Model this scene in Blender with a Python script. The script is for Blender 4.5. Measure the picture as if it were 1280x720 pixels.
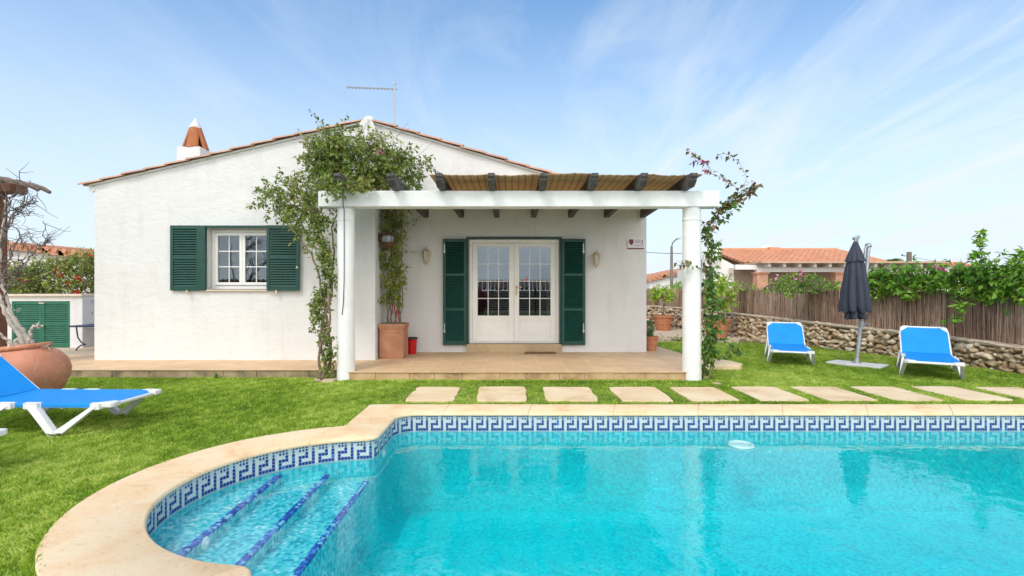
import bpy, bmesh, math, random
import numpy as np
from mathutils import Vector, Matrix, geometry
R = math.radians
PI = math.pi
scene = bpy.context.scene
COL = scene.collection
for o in list(bpy.data.objects):
    bpy.data.objects.remove(o)

# ------------------------------------------------------------------ camera
EYE = 1.45
FP = 650.0                       # focal length in pixels of the 1280 px wide photograph
cd = bpy.data.cameras.new('camera')
cam = bpy.data.objects.new('camera', cd)
COL.objects.link(cam)
cam.location = (0, 0, EYE)
cam.rotation_euler = (R(90), 0, 0)
cd.sensor_width = 36
cd.lens = 36 * FP / 1280
cd.clip_start = 0.05
cd.clip_end = 2000
scene.camera = cam

# ------------------------------------------------------------------ sky, sun, exposure
SUN_EL, SUN_AZ = 50, -28         # azimuth measured from behind the camera, towards its left
w = bpy.data.worlds.new('World')
scene.world = w
w.use_nodes = True
nt = w.node_tree
nt.nodes.clear()
N = nt.nodes.new
L = nt.links.new
sky = N('ShaderNodeTexSky')
sky.sky_type = 'NISHITA'
sky.sun_disc = False
sky.sun_elevation = R(SUN_EL)
sky.sun_rotation = R(180 - SUN_AZ)
sky.air_density = 1.0
sky.dust_density = 0.5
sky.ozone_density = 3.0
tc = N('ShaderNodeTexCoord')
sep = N('ShaderNodeSeparateXYZ')
L(tc.outputs['Generated'], sep.inputs[0])
# streaky high cloud: noise on the direction projected to a flat layer
mx = N('ShaderNodeMath'); mx.operation = 'MAXIMUM'; L(sep.outputs['Z'], mx.inputs[0]); mx.inputs[1].default_value = 0.02
ad = N('ShaderNodeMath'); ad.operation = 'ADD'; L(mx.outputs[0], ad.inputs[0]); ad.inputs[1].default_value = 0.12
dv = N('ShaderNodeVectorMath'); dv.operation = 'DIVIDE'
cb = N('ShaderNodeCombineXYZ'); L(ad.outputs[0], cb.inputs[0]); L(ad.outputs[0], cb.inputs[1]); cb.inputs[2].default_value = 1
L(tc.outputs['Generated'], dv.inputs[0]); L(cb.outputs[0], dv.inputs[1])
mp = N('ShaderNodeMapping'); mp.inputs['Rotation'].default_value = (0, 0, R(-38)); mp.inputs['Scale'].default_value = (1.5, 0.42, 1)
mp.inputs['Location'].default_value = (0.35, 0.2, 0)
L(dv.outputs[0], mp.inputs[0])
n1 = N('ShaderNodeTexNoise'); n1.inputs['Scale'].default_value = 1.5; n1.inputs['Detail'].default_value = 9; n1.inputs['Roughness'].default_value = 0.62; n1.inputs['Distortion'].default_value = 0.9
L(mp.outputs[0], n1.inputs['Vector'])
cr = N('ShaderNodeMapRange'); cr.inputs['From Min'].default_value = 0.46; cr.inputs['From Max'].default_value = 0.76; cr.inputs['To Max'].default_value = 0.48
L(n1.outputs['Fac'], cr.inputs['Value'])
# thicker veil towards the right and the horizon
rg = N('ShaderNodeMapRange'); rg.inputs['From Min'].default_value = -0.7; rg.inputs['From Max'].default_value = 0.7; rg.inputs['To Min'].default_value = 0.15; rg.inputs['To Max'].default_value = 0.95
L(sep.outputs['X'], rg.inputs['Value'])
ml = N('ShaderNodeMath'); ml.operation = 'MULTIPLY'; L(cr.outputs[0], ml.inputs[0]); L(rg.outputs[0], ml.inputs[1])
hz = N('ShaderNodeMapRange'); hz.inputs['From Min'].default_value = 0.0; hz.inputs['From Max'].default_value = 0.60; hz.inputs['To Min'].default_value = 0.92; hz.inputs['To Max'].default_value = 0.03
hz.interpolation_type = 'SMOOTHSTEP'
L(sep.outputs['Z'], hz.inputs['Value'])
mxm = N('ShaderNodeMath'); mxm.operation = 'ADD'; mxm.use_clamp = True
L(ml.outputs[0], mxm.inputs[0]); L(hz.outputs[0], mxm.inputs[1])
mix = N('ShaderNodeMixRGB')
L(mxm.outputs[0], mix.inputs['Fac']); L(sky.outputs[0], mix.inputs['Color1'])
mix.inputs['Color2'].default_value = (4.3, 4.8, 5.25, 1)
# bright broken cloud over the half of the sky behind the camera
tint = N('ShaderNodeMixRGB'); tint.blend_type = 'MULTIPLY'; tint.inputs[0].default_value = 1; tint.inputs['Color2'].default_value = (0.64, 1.02, 1.17, 1)
L(sky.outputs[0], tint.inputs['Color1']); L(tint.outputs[0], mix.inputs['Color1'])
bk_ = N('ShaderNodeMapRange'); bk_.interpolation_type = 'SMOOTHSTEP'
bk_.inputs['From Min'].default_value = 0.02; bk_.inputs['From Max'].default_value = -0.45; bk_.inputs['To Min'].default_value = 0.0; bk_.inputs['To Max'].default_value = 1.0
L(sep.outputs['Y'], bk_.inputs['Value'])
n2 = N('ShaderNodeTexNoise'); n2.inputs['Scale'].default_value = 2.6; n2.inputs['Detail'].default_value = 6; L(tc.outputs['Generated'], n2.inputs['Vector'])
cl2 = N('ShaderNodeValToRGB'); cl2.color_ramp.elements[0].position = 0.38; cl2.color_ramp.elements[0].color = (6.5, 6.7, 7.1, 1); cl2.color_ramp.elements[1].position = 0.62; cl2.color_ramp.elements[1].color = (12.5, 12.4, 12.2, 1)
L(n2.outputs['Fac'], cl2.inputs[0])
mx2 = N('ShaderNodeMixRGB'); L(bk_.outputs[0], mx2.inputs['Fac']); L(mix.outputs[0], mx2.inputs['Color1']); L(cl2.outputs[0], mx2.inputs['Color2'])
bg = N('ShaderNodeBackground'); bg.inputs['Strength'].default_value = 0.13
L(mx2.outputs[0], bg.inputs['Color'])
out = N('ShaderNodeOutputWorld'); L(bg.outputs[0], out.inputs['Surface'])

sd = bpy.data.lights.new('sun', 'SUN')
sun = bpy.data.objects.new('sun', sd)
COL.objects.link(sun)
sd.energy = 0.95
sd.angle = R(14)
sd.color = (1.0, 0.955, 0.89)
el, az = R(SUN_EL), R(SUN_AZ)
sdir = Vector((math.sin(az) * math.cos(el), -math.cos(az) * math.cos(el), math.sin(el)))   # towards the sun
sun.rotation_euler = sdir.to_track_quat('Z', 'Y').to_euler()
sun.location = sdir * 30

scene.view_settings.view_transform = 'Standard'
scene.view_settings.look = 'None'
scene.view_settings.gamma = 1
scene.view_settings.exposure = 0.62
scene.view_settings.use_curve_mapping = False
scene.cycles.use_denoising = True
scene.cycles.max_bounces = 10
scene.cycles.transparent_max_bounces = 16
scene.cycles.sample_clamp_indirect = 6

# ------------------------------------------------------------------ helpers
def PX(px, Y): return (px - 640) / FP * Y
def PZ(py, Y): return EYE - (py - 360) / FP * Y

class MB:
    """collects shapes for ONE mesh"""
    def __init__(s): s.v = []; s.f = []; s.m = []
    def add(s, vs, fs, mi=0):
        b = len(s.v)
        s.v += [tuple(v) for v in vs]
        s.f += [tuple(i + b for i in f) for f in fs]
        s.m += [mi] * len(fs)
        return s
    def box(s, x0, x1, y0, y1, z0, z1, mi=0, M=None):
        vs = [Vector((x, y, z)) for z in (z0, z1) for y in (y0, y1) for x in (x0, x1)]
        if M is not None: vs = [M @ v for v in vs]
        return s.add(vs, [(0, 2, 3, 1), (4, 5, 7, 6), (0, 1, 5, 4), (1, 3, 7, 5), (3, 2, 6, 7), (2, 0, 4, 6)], mi)
    def prism(s, poly, z0, z1, mi=0, M=None):
        n = len(poly)
        a = sum(poly[i][0] * poly[(i + 1) % n][1] - poly[(i + 1) % n][0] * poly[i][1] for i in range(n))
        if a < 0: poly = poly[::-1]
        vs = [Vector((p[0], p[1], z)) for z in (z0, z1) for p in poly]
        if M is not None: vs = [M @ v for v in vs]
        fs = [(i, (i + 1) % n, n + (i + 1) % n, n + i) for i in range(n)]
        fs += [tuple(range(n))[::-1], tuple(range(n, 2 * n))]
        return s.add(vs, fs, mi)
    def tube(s, pts, rad, n=6, mi=0, flat=1.0):
        pts = [Vector(p) for p in pts]
        if not hasattr(rad, '__len__'): rad = [rad] * len(pts)
        vs = []; fs = []
        up = Vector((0.13, 0.31, 0.94))
        for i, p in enumerate(pts):
            d = (pts[min(i + 1, len(pts) - 1)] - pts[max(i - 1, 0)])
            if d.length < 1e-9: d = Vector((0, 0, 1))
            d.normalize()
            u = up if abs(d.dot(up)) < 0.95 else Vector((1, 0, 0))
            a = d.cross(u).normalized(); b = a.cross(d).normalized()
            up = b
            for k in range(n):
                t = 2 * PI * k / n
                vs.append(p + (a * math.cos(t) + b * math.sin(t) * flat) * rad[i])
        for i in range(len(pts) - 1):
            for k in range(n):
                fs.append((i * n + k, i * n + (k + 1) % n, (i + 1) * n + (k + 1) % n, (i + 1) * n + k))
        fs.append(tuple(range(n))[::-1]); fs.append(tuple(range((len(pts) - 1) * n, len(pts) * n)))
        return s.add(vs, fs, mi)
    def lathe(s, prof, n=24, c=(0, 0, 0), mi=0, M=None, closed=False, pleat=0, amp=0.0):
        vs = []; fs = []
        m = len(prof)
        for r, z in prof:
            for k in range(n):
                t = 2 * PI * k / n
                rr = r * (1 + amp * math.cos(pleat * t)) if pleat else r
                vs.append(Vector((c[0] + rr * math.cos(t), c[1] + rr * math.sin(t), c[2] + z)))
        if M is not None: vs = [M @ v for v in vs]
        for i in range(m - 1 + (1 if closed else 0)):
            j = (i + 1) % m
            for k in range(n):
                fs.append((i * n + k, i * n + (k + 1) % n, j * n + (k + 1) % n, j * n + k))
        if not closed:
            if prof[0][0] > 1e-6: fs.append(tuple(range(n))[::-1])
            if prof[-1][0] > 1e-6: fs.append(tuple(range((m - 1) * n, m * n)))
        return s.add(vs, fs, mi)
    def build(s, name, mats, parent=None, smooth=False, bevel=0, loc=None, segs=2, recalc=True):
        me = bpy.data.meshes.new(name)
        me.from_pydata(s.v, [], s.f)
        if not isinstance(mats, (list, tuple)): mats = [mats]
        for m in mats: me.materials.append(m)
        if len(mats) > 1: me.polygons.foreach_set('material_index', s.m)
        if recalc:
            bm = bmesh.new(); bm.from_mesh(me)
            bmesh.ops.recalc_face_normals(bm, faces=bm.faces)
            bm.to_mesh(me); bm.free()
        o = bpy.data.objects.new(name, me)
        COL.objects.link(o)
        if parent: o.parent = parent
        if loc: o.location = loc
        if smooth:
            me.polygons.foreach_set('use_smooth', [True] * len(me.polygons))
            if smooth != 'all':
                try: me.set_sharp_from_angle(angle=R(40))
                except Exception: pass
        if bevel:
            b = o.modifiers.new('bevel', 'BEVEL'); b.width = bevel; b.segments = segs; b.limit_method = 'ANGLE'; b.angle_limit = R(35)
        me.update()
        return o

def tag(o, label=None, cat=None, group=None, kind=None):
    if label: o['label'] = label
    if cat: o['category'] = cat
    if group: o['group'] = group
    if kind: o['kind'] = kind
    return o
def empty(name, loc=(0, 0, 0), rz=0, label=None, cat=None, group=None):
    o = bpy.data.objects.new(name, None); COL.objects.link(o)
    o.location = loc; o.rotation_euler = (0, 0, rz); o.empty_display_size = 0.2
    return tag(o, label, cat, group)
def copy_tree(o, parent=None):
    c = o.copy(); COL.objects.link(c)
    if parent: c.parent = parent
    for ch in list(o.children):
        copy_tree(ch, c)
    return c

# ------------------------------------------------------------------ materials
def newmat(name):
    m = bpy.data.materials.new(name); m.use_nodes = True
    t = m.node_tree; t.nodes.clear()
    o = t.nodes.new('ShaderNodeOutputMaterial')
    p = t.nodes.new('ShaderNodeBsdfPrincipled')
    t.links.new(p.outputs[0], o.inputs['Surface'])
    return m, t, p, o
def c4(c): return (c[0], c[1], c[2], 1)
def noise(t, vec, scale, detail=4, rough=0.55, dist=0):
    n = t.nodes.new('ShaderNodeTexNoise')
    n.inputs['Scale'].default_value = scale; n.inputs['Detail'].default_value = detail
    n.inputs['Roughness'].default_value = rough; n.inputs['Distortion'].default_value = dist
    if vec is not None: t.links.new(vec, n.inputs['Vector'])
    return n
def ramp(t, fac, stops):
    r = t.nodes.new('ShaderNodeValToRGB')
    while len(r.color_ramp.elements) < len(stops): r.color_ramp.elements.new(0.5)
    for e, (p, c) in zip(r.color_ramp.elements, stops):
        e.position = p; e.color = c4(c)
    t.links.new(fac, r.inputs['Fac'])
    return r
def bump(t, p, h, strength, dist=0.01, prev=None):
    b = t.nodes.new('ShaderNodeBump')
    b.inputs['Strength'].default_value = strength; b.inputs['Distance'].default_value = dist
    t.links.new(h, b.inputs['Height'])
    if prev is not None: t.links.new(prev.outputs[0], b.inputs['Normal'])
    t.links.new(b.outputs[0], p.inputs['Normal'])
    return b
def pos(t, scale=None):
    g = t.nodes.new('ShaderNodeNewGeometry')
    if scale is None: return g.outputs['Position']
    m = t.nodes.new('ShaderNodeMapping'); m.inputs['Scale'].default_value = scale
    t.links.new(g.outputs['Position'], m.inputs[0])
    return m.outputs[0]
def obj(t, scale=None):
    g = t.nodes.new('ShaderNodeTexCoord')
    if scale is None: return g.outputs['Object']
    m = t.nodes.new('ShaderNodeMapping'); m.inputs['Scale'].default_value = scale
    t.links.new(g.outputs['Object'], m.inputs[0])
    return m.outputs[0]
def simple(name, c1, c2=None, scale=6, rough=0.6, bs=0, bscale=40, bdist=0.004, detail=5, metallic=0, stretch=None, spec=0.5, lo=0.35, hi=0.65, coord='pos'):
    m, t, p, o = newmat(name)
    src = pos(t, stretch) if coord == 'pos' else obj(t, stretch)
    if c2 is None: c2 = tuple(x * 0.88 for x in c1)
    n = noise(t, src, scale, detail)
    r = ramp(t, n.outputs['Fac'], [(lo, c2), (hi, c1)])
    t.links.new(r.outputs[0], p.inputs['Base Color'])
    p.inputs['Roughness'].default_value = rough
    p.inputs['Metallic'].default_value = metallic
    p.inputs['Specular IOR Level'].default_value = spec
    if bs:
        n2 = noise(t, src, bscale, 5)
        bump(t, p, n2.outputs['Fac'], bs, bdist)
    return m

def mat_stucco(name, col=(0.745, 0.745, 0.74), strength=0.30):
    m, t, p, o = newmat(name)
    P = pos(t)
    n = noise(t, P, 1.1, 6, 0.6)
    r = ramp(t, n.outputs['Fac'], [(0.3, tuple(x * 0.93 for x in col)), (0.7, col)])
    # a little dirt low on the wall and under the roof line, as splashes with their own shape
    n3 = noise(t, pos(t, (3, 3, 0.6)), 1.6, 7, 0.65)
    r3 = ramp(t, n3.outputs['Fac'], [(0.50, (1, 1, 1)), (0.80, (0.80, 0.77, 0.70))])
    mm = t.nodes.new('ShaderNodeMixRGB'); mm.blend_type = 'MULTIPLY'; mm.inputs[0].default_value = 0.5
    t.links.new(r.outputs[0], mm.inputs[1]); t.links.new(r3.outputs[0], mm.inputs[2])
    t.links.new(mm.outputs[0], p.inputs['Base Color'])
    p.inputs['Roughness'].default_value = 0.9
    p.inputs['Specular IOR Level'].default_value = 0.2
    a = noise(t, pos(t, (1, 1, 1.7)), 4.3, 5, 0.62, 0.35)
    b = noise(t, P, 24, 4, 0.6, 0.4)
    b1 = bump(t, p, a.outputs['Fac'], strength, 0.05)
    b2 = bump(t, p, b.outputs['Fac'], strength * 0.6, 0.008, b1)
    return m

M = {}
M['stucco'] = mat_stucco('white_stucco')
M['smooth_white'] = mat_stucco('white_painted_column', (0.85, 0.855, 0.85), 0.22)
M['far_white'] = simple('far_white_wall', (0.82, 0.80, 0.78), (0.74, 0.72, 0.70), 0.8, 0.9)
M['far_pink'] = simple('far_sand_wall', (0.62, 0.48, 0.40), (0.55, 0.42, 0.35), 0.8, 0.9)
M['terracotta'] = simple('terracotta_tile', (0.56, 0.20, 0.09), (0.36, 0.15, 0.085), 5, 0.85, 0.3, 60, 0.004, lo=0.3, hi=0.62)
M['orange_tile'] = simple('orange_roof_tile', (0.68, 0.32, 0.18), (0.54, 0.25, 0.14), 1.2, 0.85, lo=0.3, hi=0.65)
M['verge_tile'] = simple('pinkish_roof_tile', (0.58, 0.34, 0.24), (0.42, 0.26, 0.19), 3.5, 0.9, 0.3, 60, 0.004, lo=0.3, hi=0.62)
M['pot'] = simple('terracotta_pot', (0.56, 0.22, 0.11), (0.44, 0.175, 0.09), 7, 0.8, 0.15, 80, 0.003)
M['old_pot'] = simple('weathered_clay_pot', (0.60, 0.26, 0.16), (0.46, 0.19, 0.11), 4, 0.8, 0.25, 50, 0.004)
def bloom(m, c, lo, hi, sc):
    t = m.node_tree; p = [n for n in t.nodes if n.type == 'BSDF_PRINCIPLED'][0]; src = p.inputs['Base Color'].links[0].from_socket
    n = noise(t, pos(t), sc, 8, 0.7, 0.8); r = t.nodes.new('ShaderNodeMapRange'); r.inputs['From Min'].default_value = lo; r.inputs['From Max'].default_value = hi; r.inputs['To Max'].default_value = 0.55
    t.links.new(n.outputs['Fac'], r.inputs['Value']); x = t.nodes.new('ShaderNodeMixRGB'); t.links.new(r.outputs[0], x.inputs[0]); t.links.new(src, x.inputs[1]); x.inputs[2].default_value = c4(c); t.links.new(x.outputs[0], p.inputs['Base Color'])
bloom(M['old_pot'], (0.70, 0.52, 0.42), 0.52, 0.70, 3.5)
bloom(M['pot'], (0.66, 0.42, 0.30), 0.55, 0.72, 5)
M['box_pot'] = simple('pale_terracotta', (0.55, 0.27, 0.16), (0.42, 0.19, 0.11), 5, 0.8, 0.2, 60, 0.003)
M['cap_tile'] = simple('chimney_tile', (0.46, 0.16, 0.055), (0.34, 0.11, 0.04), 5, 0.8)
M['green_paint'] = simple('dark_green_paint', (0.006, 0.068, 0.052), (0.004, 0.052, 0.040), 9, 0.42)
M['green_light'] = simple('mid_green_paint', (0.018, 0.16, 0.095), (0.012, 0.12, 0.07), 9, 0.5)
M['white_frame'] = simple('white_window_paint', (0.85, 0.84, 0.81), (0.80, 0.79, 0.76), 5, 0.35)
M['cream_sill'] = simple('cream_sill', (0.72, 0.62, 0.50), (0.62, 0.52, 0.40), 5, 0.6)
M['plastic'] = simple('white_resin', (0.82, 0.82, 0.82), (0.74, 0.74, 0.73), 9, 0.38)
M['grey_metal'] = simple('grey_metal', (0.48, 0.50, 0.52), (0.40, 0.42, 0.44), 12, 0.35, metallic=0.6)
M['dark_metal'] = simple('dark_metal', (0.06, 0.06, 0.065), (0.04, 0.04, 0.04), 12, 0.5)
M['rust'] = simple('rusty_brown_metal', (0.16, 0.065, 0.04), (0.10, 0.045, 0.03), 8, 0.85, 0.3, 60)
M['ivory'] = simple('ivory_lantern', (0.62, 0.55, 0.42), (0.50, 0.43, 0.31), 12, 0.6)
M['red_plastic'] = simple('red_plastic', (0.62, 0.012, 0.02), (0.52, 0.01, 0.015), 9, 0.35)
M['dark_wood'] = simple('weathered_dark_timber', (0.13, 0.115, 0.105), (0.045, 0.04, 0.038), 6, 0.85, 0.6, 40, 0.006, stretch=(8, 1, 8))
M['dead_wood'] = simple('bleached_dead_wood', (0.60, 0.54, 0.47), (0.38, 0.32, 0.26), 10, 0.9, 0.4, 60)
M['twig_grey'] = simple('grey_dry_twig', (0.20, 0.165, 0.145), (0.11, 0.09, 0.08), 10, 0.9)
M['bark'] = simple('pale_brown_bark', (0.30, 0.22, 0.15), (0.17, 0.12, 0.08), 14, 0.9, 0.5, 50)
M['brown_mat'] = simple('brown_mat', (0.22, 0.12, 0.055), (0.16, 0.09, 0.04), 50, 0.9)
M['curtain'] = simple('white_curtain', (0.75, 0.73, 0.70), (0.62, 0.60, 0.58), 3, 0.9, stretch=(14, 14, 0.4))
M['room'] = simple('room_wall', (0.30, 0.28, 0.26), (0.25, 0.23, 0.22), 2, 0.9)
M['umbrella'] = simple('slate_umbrella_cloth', (0.045, 0.053, 0.080), (0.035, 0.042, 0.062), 9, 0.9)
M['base_slab'] = simple('pale_concrete_slab', (0.66, 0.66, 0.64), (0.55, 0.55, 0.53), 9, 0.8)
M['sign_white'] = simple('sign_white', (0.78, 0.74, 0.76), (0.72, 0.68, 0.70), 9, 0.4)
M['sign_purple'] = simple('sign_purple', (0.22, 0.02, 0.09), (0.18, 0.015, 0.075), 9, 0.4)
M['sign_grey'] = simple('sign_grey', (0.30, 0.25, 0.28), (0.26, 0.22, 0.25), 9, 0.4)
M['mortar'] = simple('pale_mortar', (0.50, 0.38, 0.25), (0.42, 0.31, 0.20), 12, 0.95)
M['rock'] = simple('pale_limestone_rock', (0.55, 0.45, 0.33), (0.36, 0.27, 0.18), 5, 0.95, 0.5, 25, 0.012)
M['blue_metal'] = simple('dark_blue_metal', (0.02, 0.03, 0.10), (0.015, 0.02, 0.07), 9, 0.4)

def mat_fabric():
    m, t, p, o = newmat('blue_sling_fabric')
    P = obj(t)
    n = noise(t, P, 5, 4)
    r = ramp(t, n.outputs['Fac'], [(0.3, (0.0, 0.25, 0.72)), (0.7, (0.0, 0.29, 0.80))])
    t.links.new(r.outputs[0], p.inputs['Base Color'])
    p.inputs['Roughness'].default_value = 0.6
    wv = t.nodes.new('ShaderNodeTexChecker'); wv.inputs['Scale'].default_value = 280
    t.links.new(P, wv.inputs['Vector'])
    bump(t, p, wv.outputs['Fac'], 0.25, 0.001)
    return m
M['fabric'] = mat_fabric()

def mat_coping():
    m, t, p, o = newmat('coping_sandstone')
    P = pos(t)
    n = noise(t, P, 2.6, 8, 0.68, 0.5)
    r = ramp(t, n.outputs['Fac'], [(0.28, (0.68, 0.42, 0.20)), (0.45, (0.84, 0.59, 0.34)), (0.62, (0.86, 0.67, 0.43)), (0.8, (0.82, 0.55, 0.30))])
    n2 = noise(t, P, 34, 5, 0.65)
    r2 = ramp(t, n2.outputs['Fac'], [(0.28, (0.72, 0.66, 0.58)), (0.45, (1, 1, 1))])
    mm = t.nodes.new('ShaderNodeMixRGB'); mm.blend_type = 'MULTIPLY'; mm.inputs[0].default_value = 0.7
    t.links.new(r.outputs[0], mm.inputs[1]); t.links.new(r2.outputs[0], mm.inputs[2])
    t.links.new(mm.outputs[0], p.inputs['Base Color'])
    p.inputs['Roughness'].default_value = 0.75
    bump(t, p, n2.outputs['Fac'], 0.35, 0.004)
    return m
M['coping'] = mat_coping()

def mat_flag(name, a, b, c, s=1.6, br=0.3):
    m, t, p, o = newmat(name)
    P = pos(t)
    n = noise(t, P, s, 6, 0.6, 0.6)
    r = ramp(t, n.outputs['Fac'], [(0.30, a), (0.5, b), (0.7, c)])
    n2 = noise(t, P, 30, 5, 0.7)
    t.links.new(r.outputs[0], p.inputs['Base Color'])
    p.inputs['Roughness'].default_value = 0.85
    bump(t, p, n2.outputs['Fac'], br, 0.006)
    return m
M['flag'] = mat_flag('stepping_sandstone', (0.62, 0.43, 0.23), (0.77, 0.59, 0.37), (0.82, 0.68, 0.47))
M['riser'] = mat_flag('terrace_edge_stone', (0.28, 0.18, 0.08), (0.50, 0.33, 0.17), (0.60, 0.44, 0.27), 3.6)
M['riser_old'] = mat_flag('stained_edge_stone', (0.13, 0.11, 0.07), (0.32, 0.24, 0.14), (0.42, 0.33, 0.21), 3.2)
M['step_stone'] = mat_flag('door_step_stone', (0.40, 0.29, 0.17), (0.50, 0.37, 0.22), (0.56, 0.42, 0.27), 3)

def mat_terrace():
    m, t, p, o = newmat('terrace_tile')
    P = pos(t)
    br = t.nodes.new('ShaderNodeTexBrick')
    br.offset = 0; br.squash = 1
    br.inputs['Scale'].default_value = 1
    br.inputs['Mortar Size'].default_value = 0.006
    br.inputs['Mortar Smooth'].default_value = 0.3
    br.inputs['Brick Width'].default_value = 0.44
    br.inputs['Row Height'].default_value = 0.44
    br.inputs['Color1'].default_value = (0.68, 0.475, 0.28, 1)
    br.inputs['Color2'].default_value = (0.63, 0.435, 0.25, 1)
    br.inputs['Mortar'].default_value = (0.72, 0.56, 0.38, 1)
    t.links.new(P, br.inputs['Vector'])
    n = noise(t, P, 3.5, 6, 0.6)
    r = ramp(t, n.outputs['Fac'], [(0.3, (0.86, 0.84, 0.80)), (0.65, (1.08, 1.06, 1.04))])
    mm = t.nodes.new('ShaderNodeMixRGB'); mm.blend_type = 'MULTIPLY'; mm.inputs[0].default_value = 1
    t.links.new(br.outputs['Color'], mm.inputs[1]); t.links.new(r.outputs[0], mm.inputs[2])
    t.links.new(mm.outputs[0], p.inputs['Base Color'])
    p.inputs['Roughness'].default_value = 0.6
    bump(t, p, br.outputs['Fac'], -0.4, 0.003)
    return m
M['terrace'] = mat_terrace()

def mat_reed():
    m, t, p, o = newmat('split_cane_mat')
    P = pos(t)
    n = noise(t, pos(t, (0.6, 60, 1)), 1.0, 3)
    r = ramp(t, n.outputs['Fac'], [(0.35, (0.40, 0.28, 0.15)), (0.6, (0.62, 0.47, 0.28))])
    wv = t.nodes.new('ShaderNodeTexWave'); wv.inputs['Scale'].default_value = 3.0; wv.inputs['Distortion'].default_value = 0.4
    t.links.new(P, wv.inputs['Vector'])
    r2 = ramp(t, wv.outputs['Fac'], [(0.03, (0.45, 0.4, 0.35)), (0.10, (1, 1, 1))])
    mm = t.nodes.new('ShaderNodeMixRGB'); mm.blend_type = 'MULTIPLY'; mm.inputs[0].default_value = 0.8
    t.links.new(r.outputs[0], mm.inputs[1]); t.links.new(r2.outputs[0], mm.inputs[2])
    t.links.new(mm.outputs[0], p.inputs['Base Color'])
    p.inputs['Roughness'].default_value = 0.8
    # sun glows through the thin cane
    tr = t.nodes.new('ShaderNodeBsdfTranslucent'); t.links.new(mm.outputs[0], tr.inputs['Color'])
    ms = t.nodes.new('ShaderNodeMixShader'); ms.inputs[0].default_value = 0.5
    t.links.new(p.outputs[0], ms.inputs[1]); t.links.new(tr.outputs[0], ms.inputs[2]); t.links.new(ms.outputs[0], o.inputs['Surface'])
    bump(t, p, n.outputs['Fac'], 0.5, 0.01)
    return m
M['reed'] = mat_reed()

def mat_leaf(name, stops, trans=0.3, rough=0.45):
    if 'leaf' in name: stops = [(p, tuple(min(0.7, x * (1.25 if 'boug' in name else 1.75 if 'hibis' in name else 1.4)) for x in c)) for p, c in stops]
    m, t, p, o = newmat(name)
    a = t.nodes.new('ShaderNodeAttribute'); a.attribute_name = 'shade'
    r = ramp(t, a.outputs['Fac'], stops)
    t.links.new(r.outputs[0], p.inputs['Base Color'])
    p.inputs['Roughness'].default_value = rough
    p.inputs['Specular IOR Level'].default_value = 0.35
    tr = t.nodes.new('ShaderNodeBsdfTranslucent')
    mm = t.nodes.new('ShaderNodeMixRGB'); mm.blend_type = 'MULTIPLY'; mm.inputs[0].default_value = 1; mm.inputs[2].default_value = (1.3, 1.3, 0.6, 1)
    t.links.new(r.outputs[0], mm.inputs[1]); t.links.new(mm.outputs[0], tr.inputs['Color'])
    ms = t.nodes.new('ShaderNodeMixShader'); ms.inputs[0].default_value = trans
    t.links.new(p.outputs[0], ms.inputs[1]); t.links.new(tr.outputs[0], ms.inputs[2]); t.links.new(ms.outputs[0], o.inputs['Surface'])
    return m
M['leaf_boug'] = mat_leaf('bougainvillea_leaf', [(0.0, (0.07, 0.115, 0.02)), (0.5, (0.15, 0.22, 0.045)), (0.85, (0.27, 0.30, 0.08)), (1.0, (0.30, 0.22, 0.10))])
M['leaf_vine'] = mat_leaf('vine_leaf', [(0.0, (0.035, 0.085, 0.018)), (0.6, (0.085, 0.17, 0.035)), (0.85, (0.16, 0.20, 0.05)), (1.0, (0.24, 0.13, 0.07))])
M['leaf_bronze'] = mat_leaf('bronze_vine_leaf', [(0.0, (0.075, 0.08, 0.03)), (0.6, (0.14, 0.13, 0.05)), (1.0, (0.25, 0.10, 0.06))])
M['leaf_jasmine'] = mat_leaf('jasmine_leaf', [(0.0, (0.055, 0.10, 0.012)), (0.5, (0.15, 0.22, 0.025)), (1.0, (0.30, 0.31, 0.06))])
M['leaf_bright'] = mat_leaf('bright_creeper_leaf', [(0.0, (0.035, 0.11, 0.012)), (0.5, (0.11, 0.25, 0.025)), (1.0, (0.27, 0.38, 0.05))])
M['leaf_lemon'] = mat_leaf('lemon_leaf', [(0.0, (0.08, 0.17, 0.015)), (0.6, (0.20, 0.33, 0.03)), (1.0, (0.36, 0.42, 0.06))])
M['leaf_hedge'] = mat_leaf('hibiscus_leaf', [(0.0, (0.06, 0.09, 0.02)), (0.5, (0.13, 0.19, 0.035)), (1.0, (0.32, 0.33, 0.09))])
M['petal_red'] = mat_leaf('red_petal', [(0, (0.55, 0.02, 0.02)), (1, (0.75, 0.05, 0.03))])
M['petal_magenta'] = mat_leaf('magenta_bract', [(0, (0.45, 0.02, 0.18)), (1, (0.65, 0.06, 0.32))])
M['petal_pink'] = mat_leaf('pink_petal', [(0, (0.62, 0.22, 0.40)), (1, (0.80, 0.42, 0.58))])
M['leaf_palm'] = mat_leaf('palm_leaf', [(0, (0.04, 0.08, 0.02)), (1, (0.12, 0.18, 0.04))])
M['grass'] = mat_leaf('grass_blade', [(0.0, (0.10, 0.19, 0.018)), (0.4, (0.26, 0.43, 0.04)), (0.7, (0.50, 0.64, 0.10)), (1.0, (0.76, 0.76, 0.32))], 0.35, 0.55)

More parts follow.
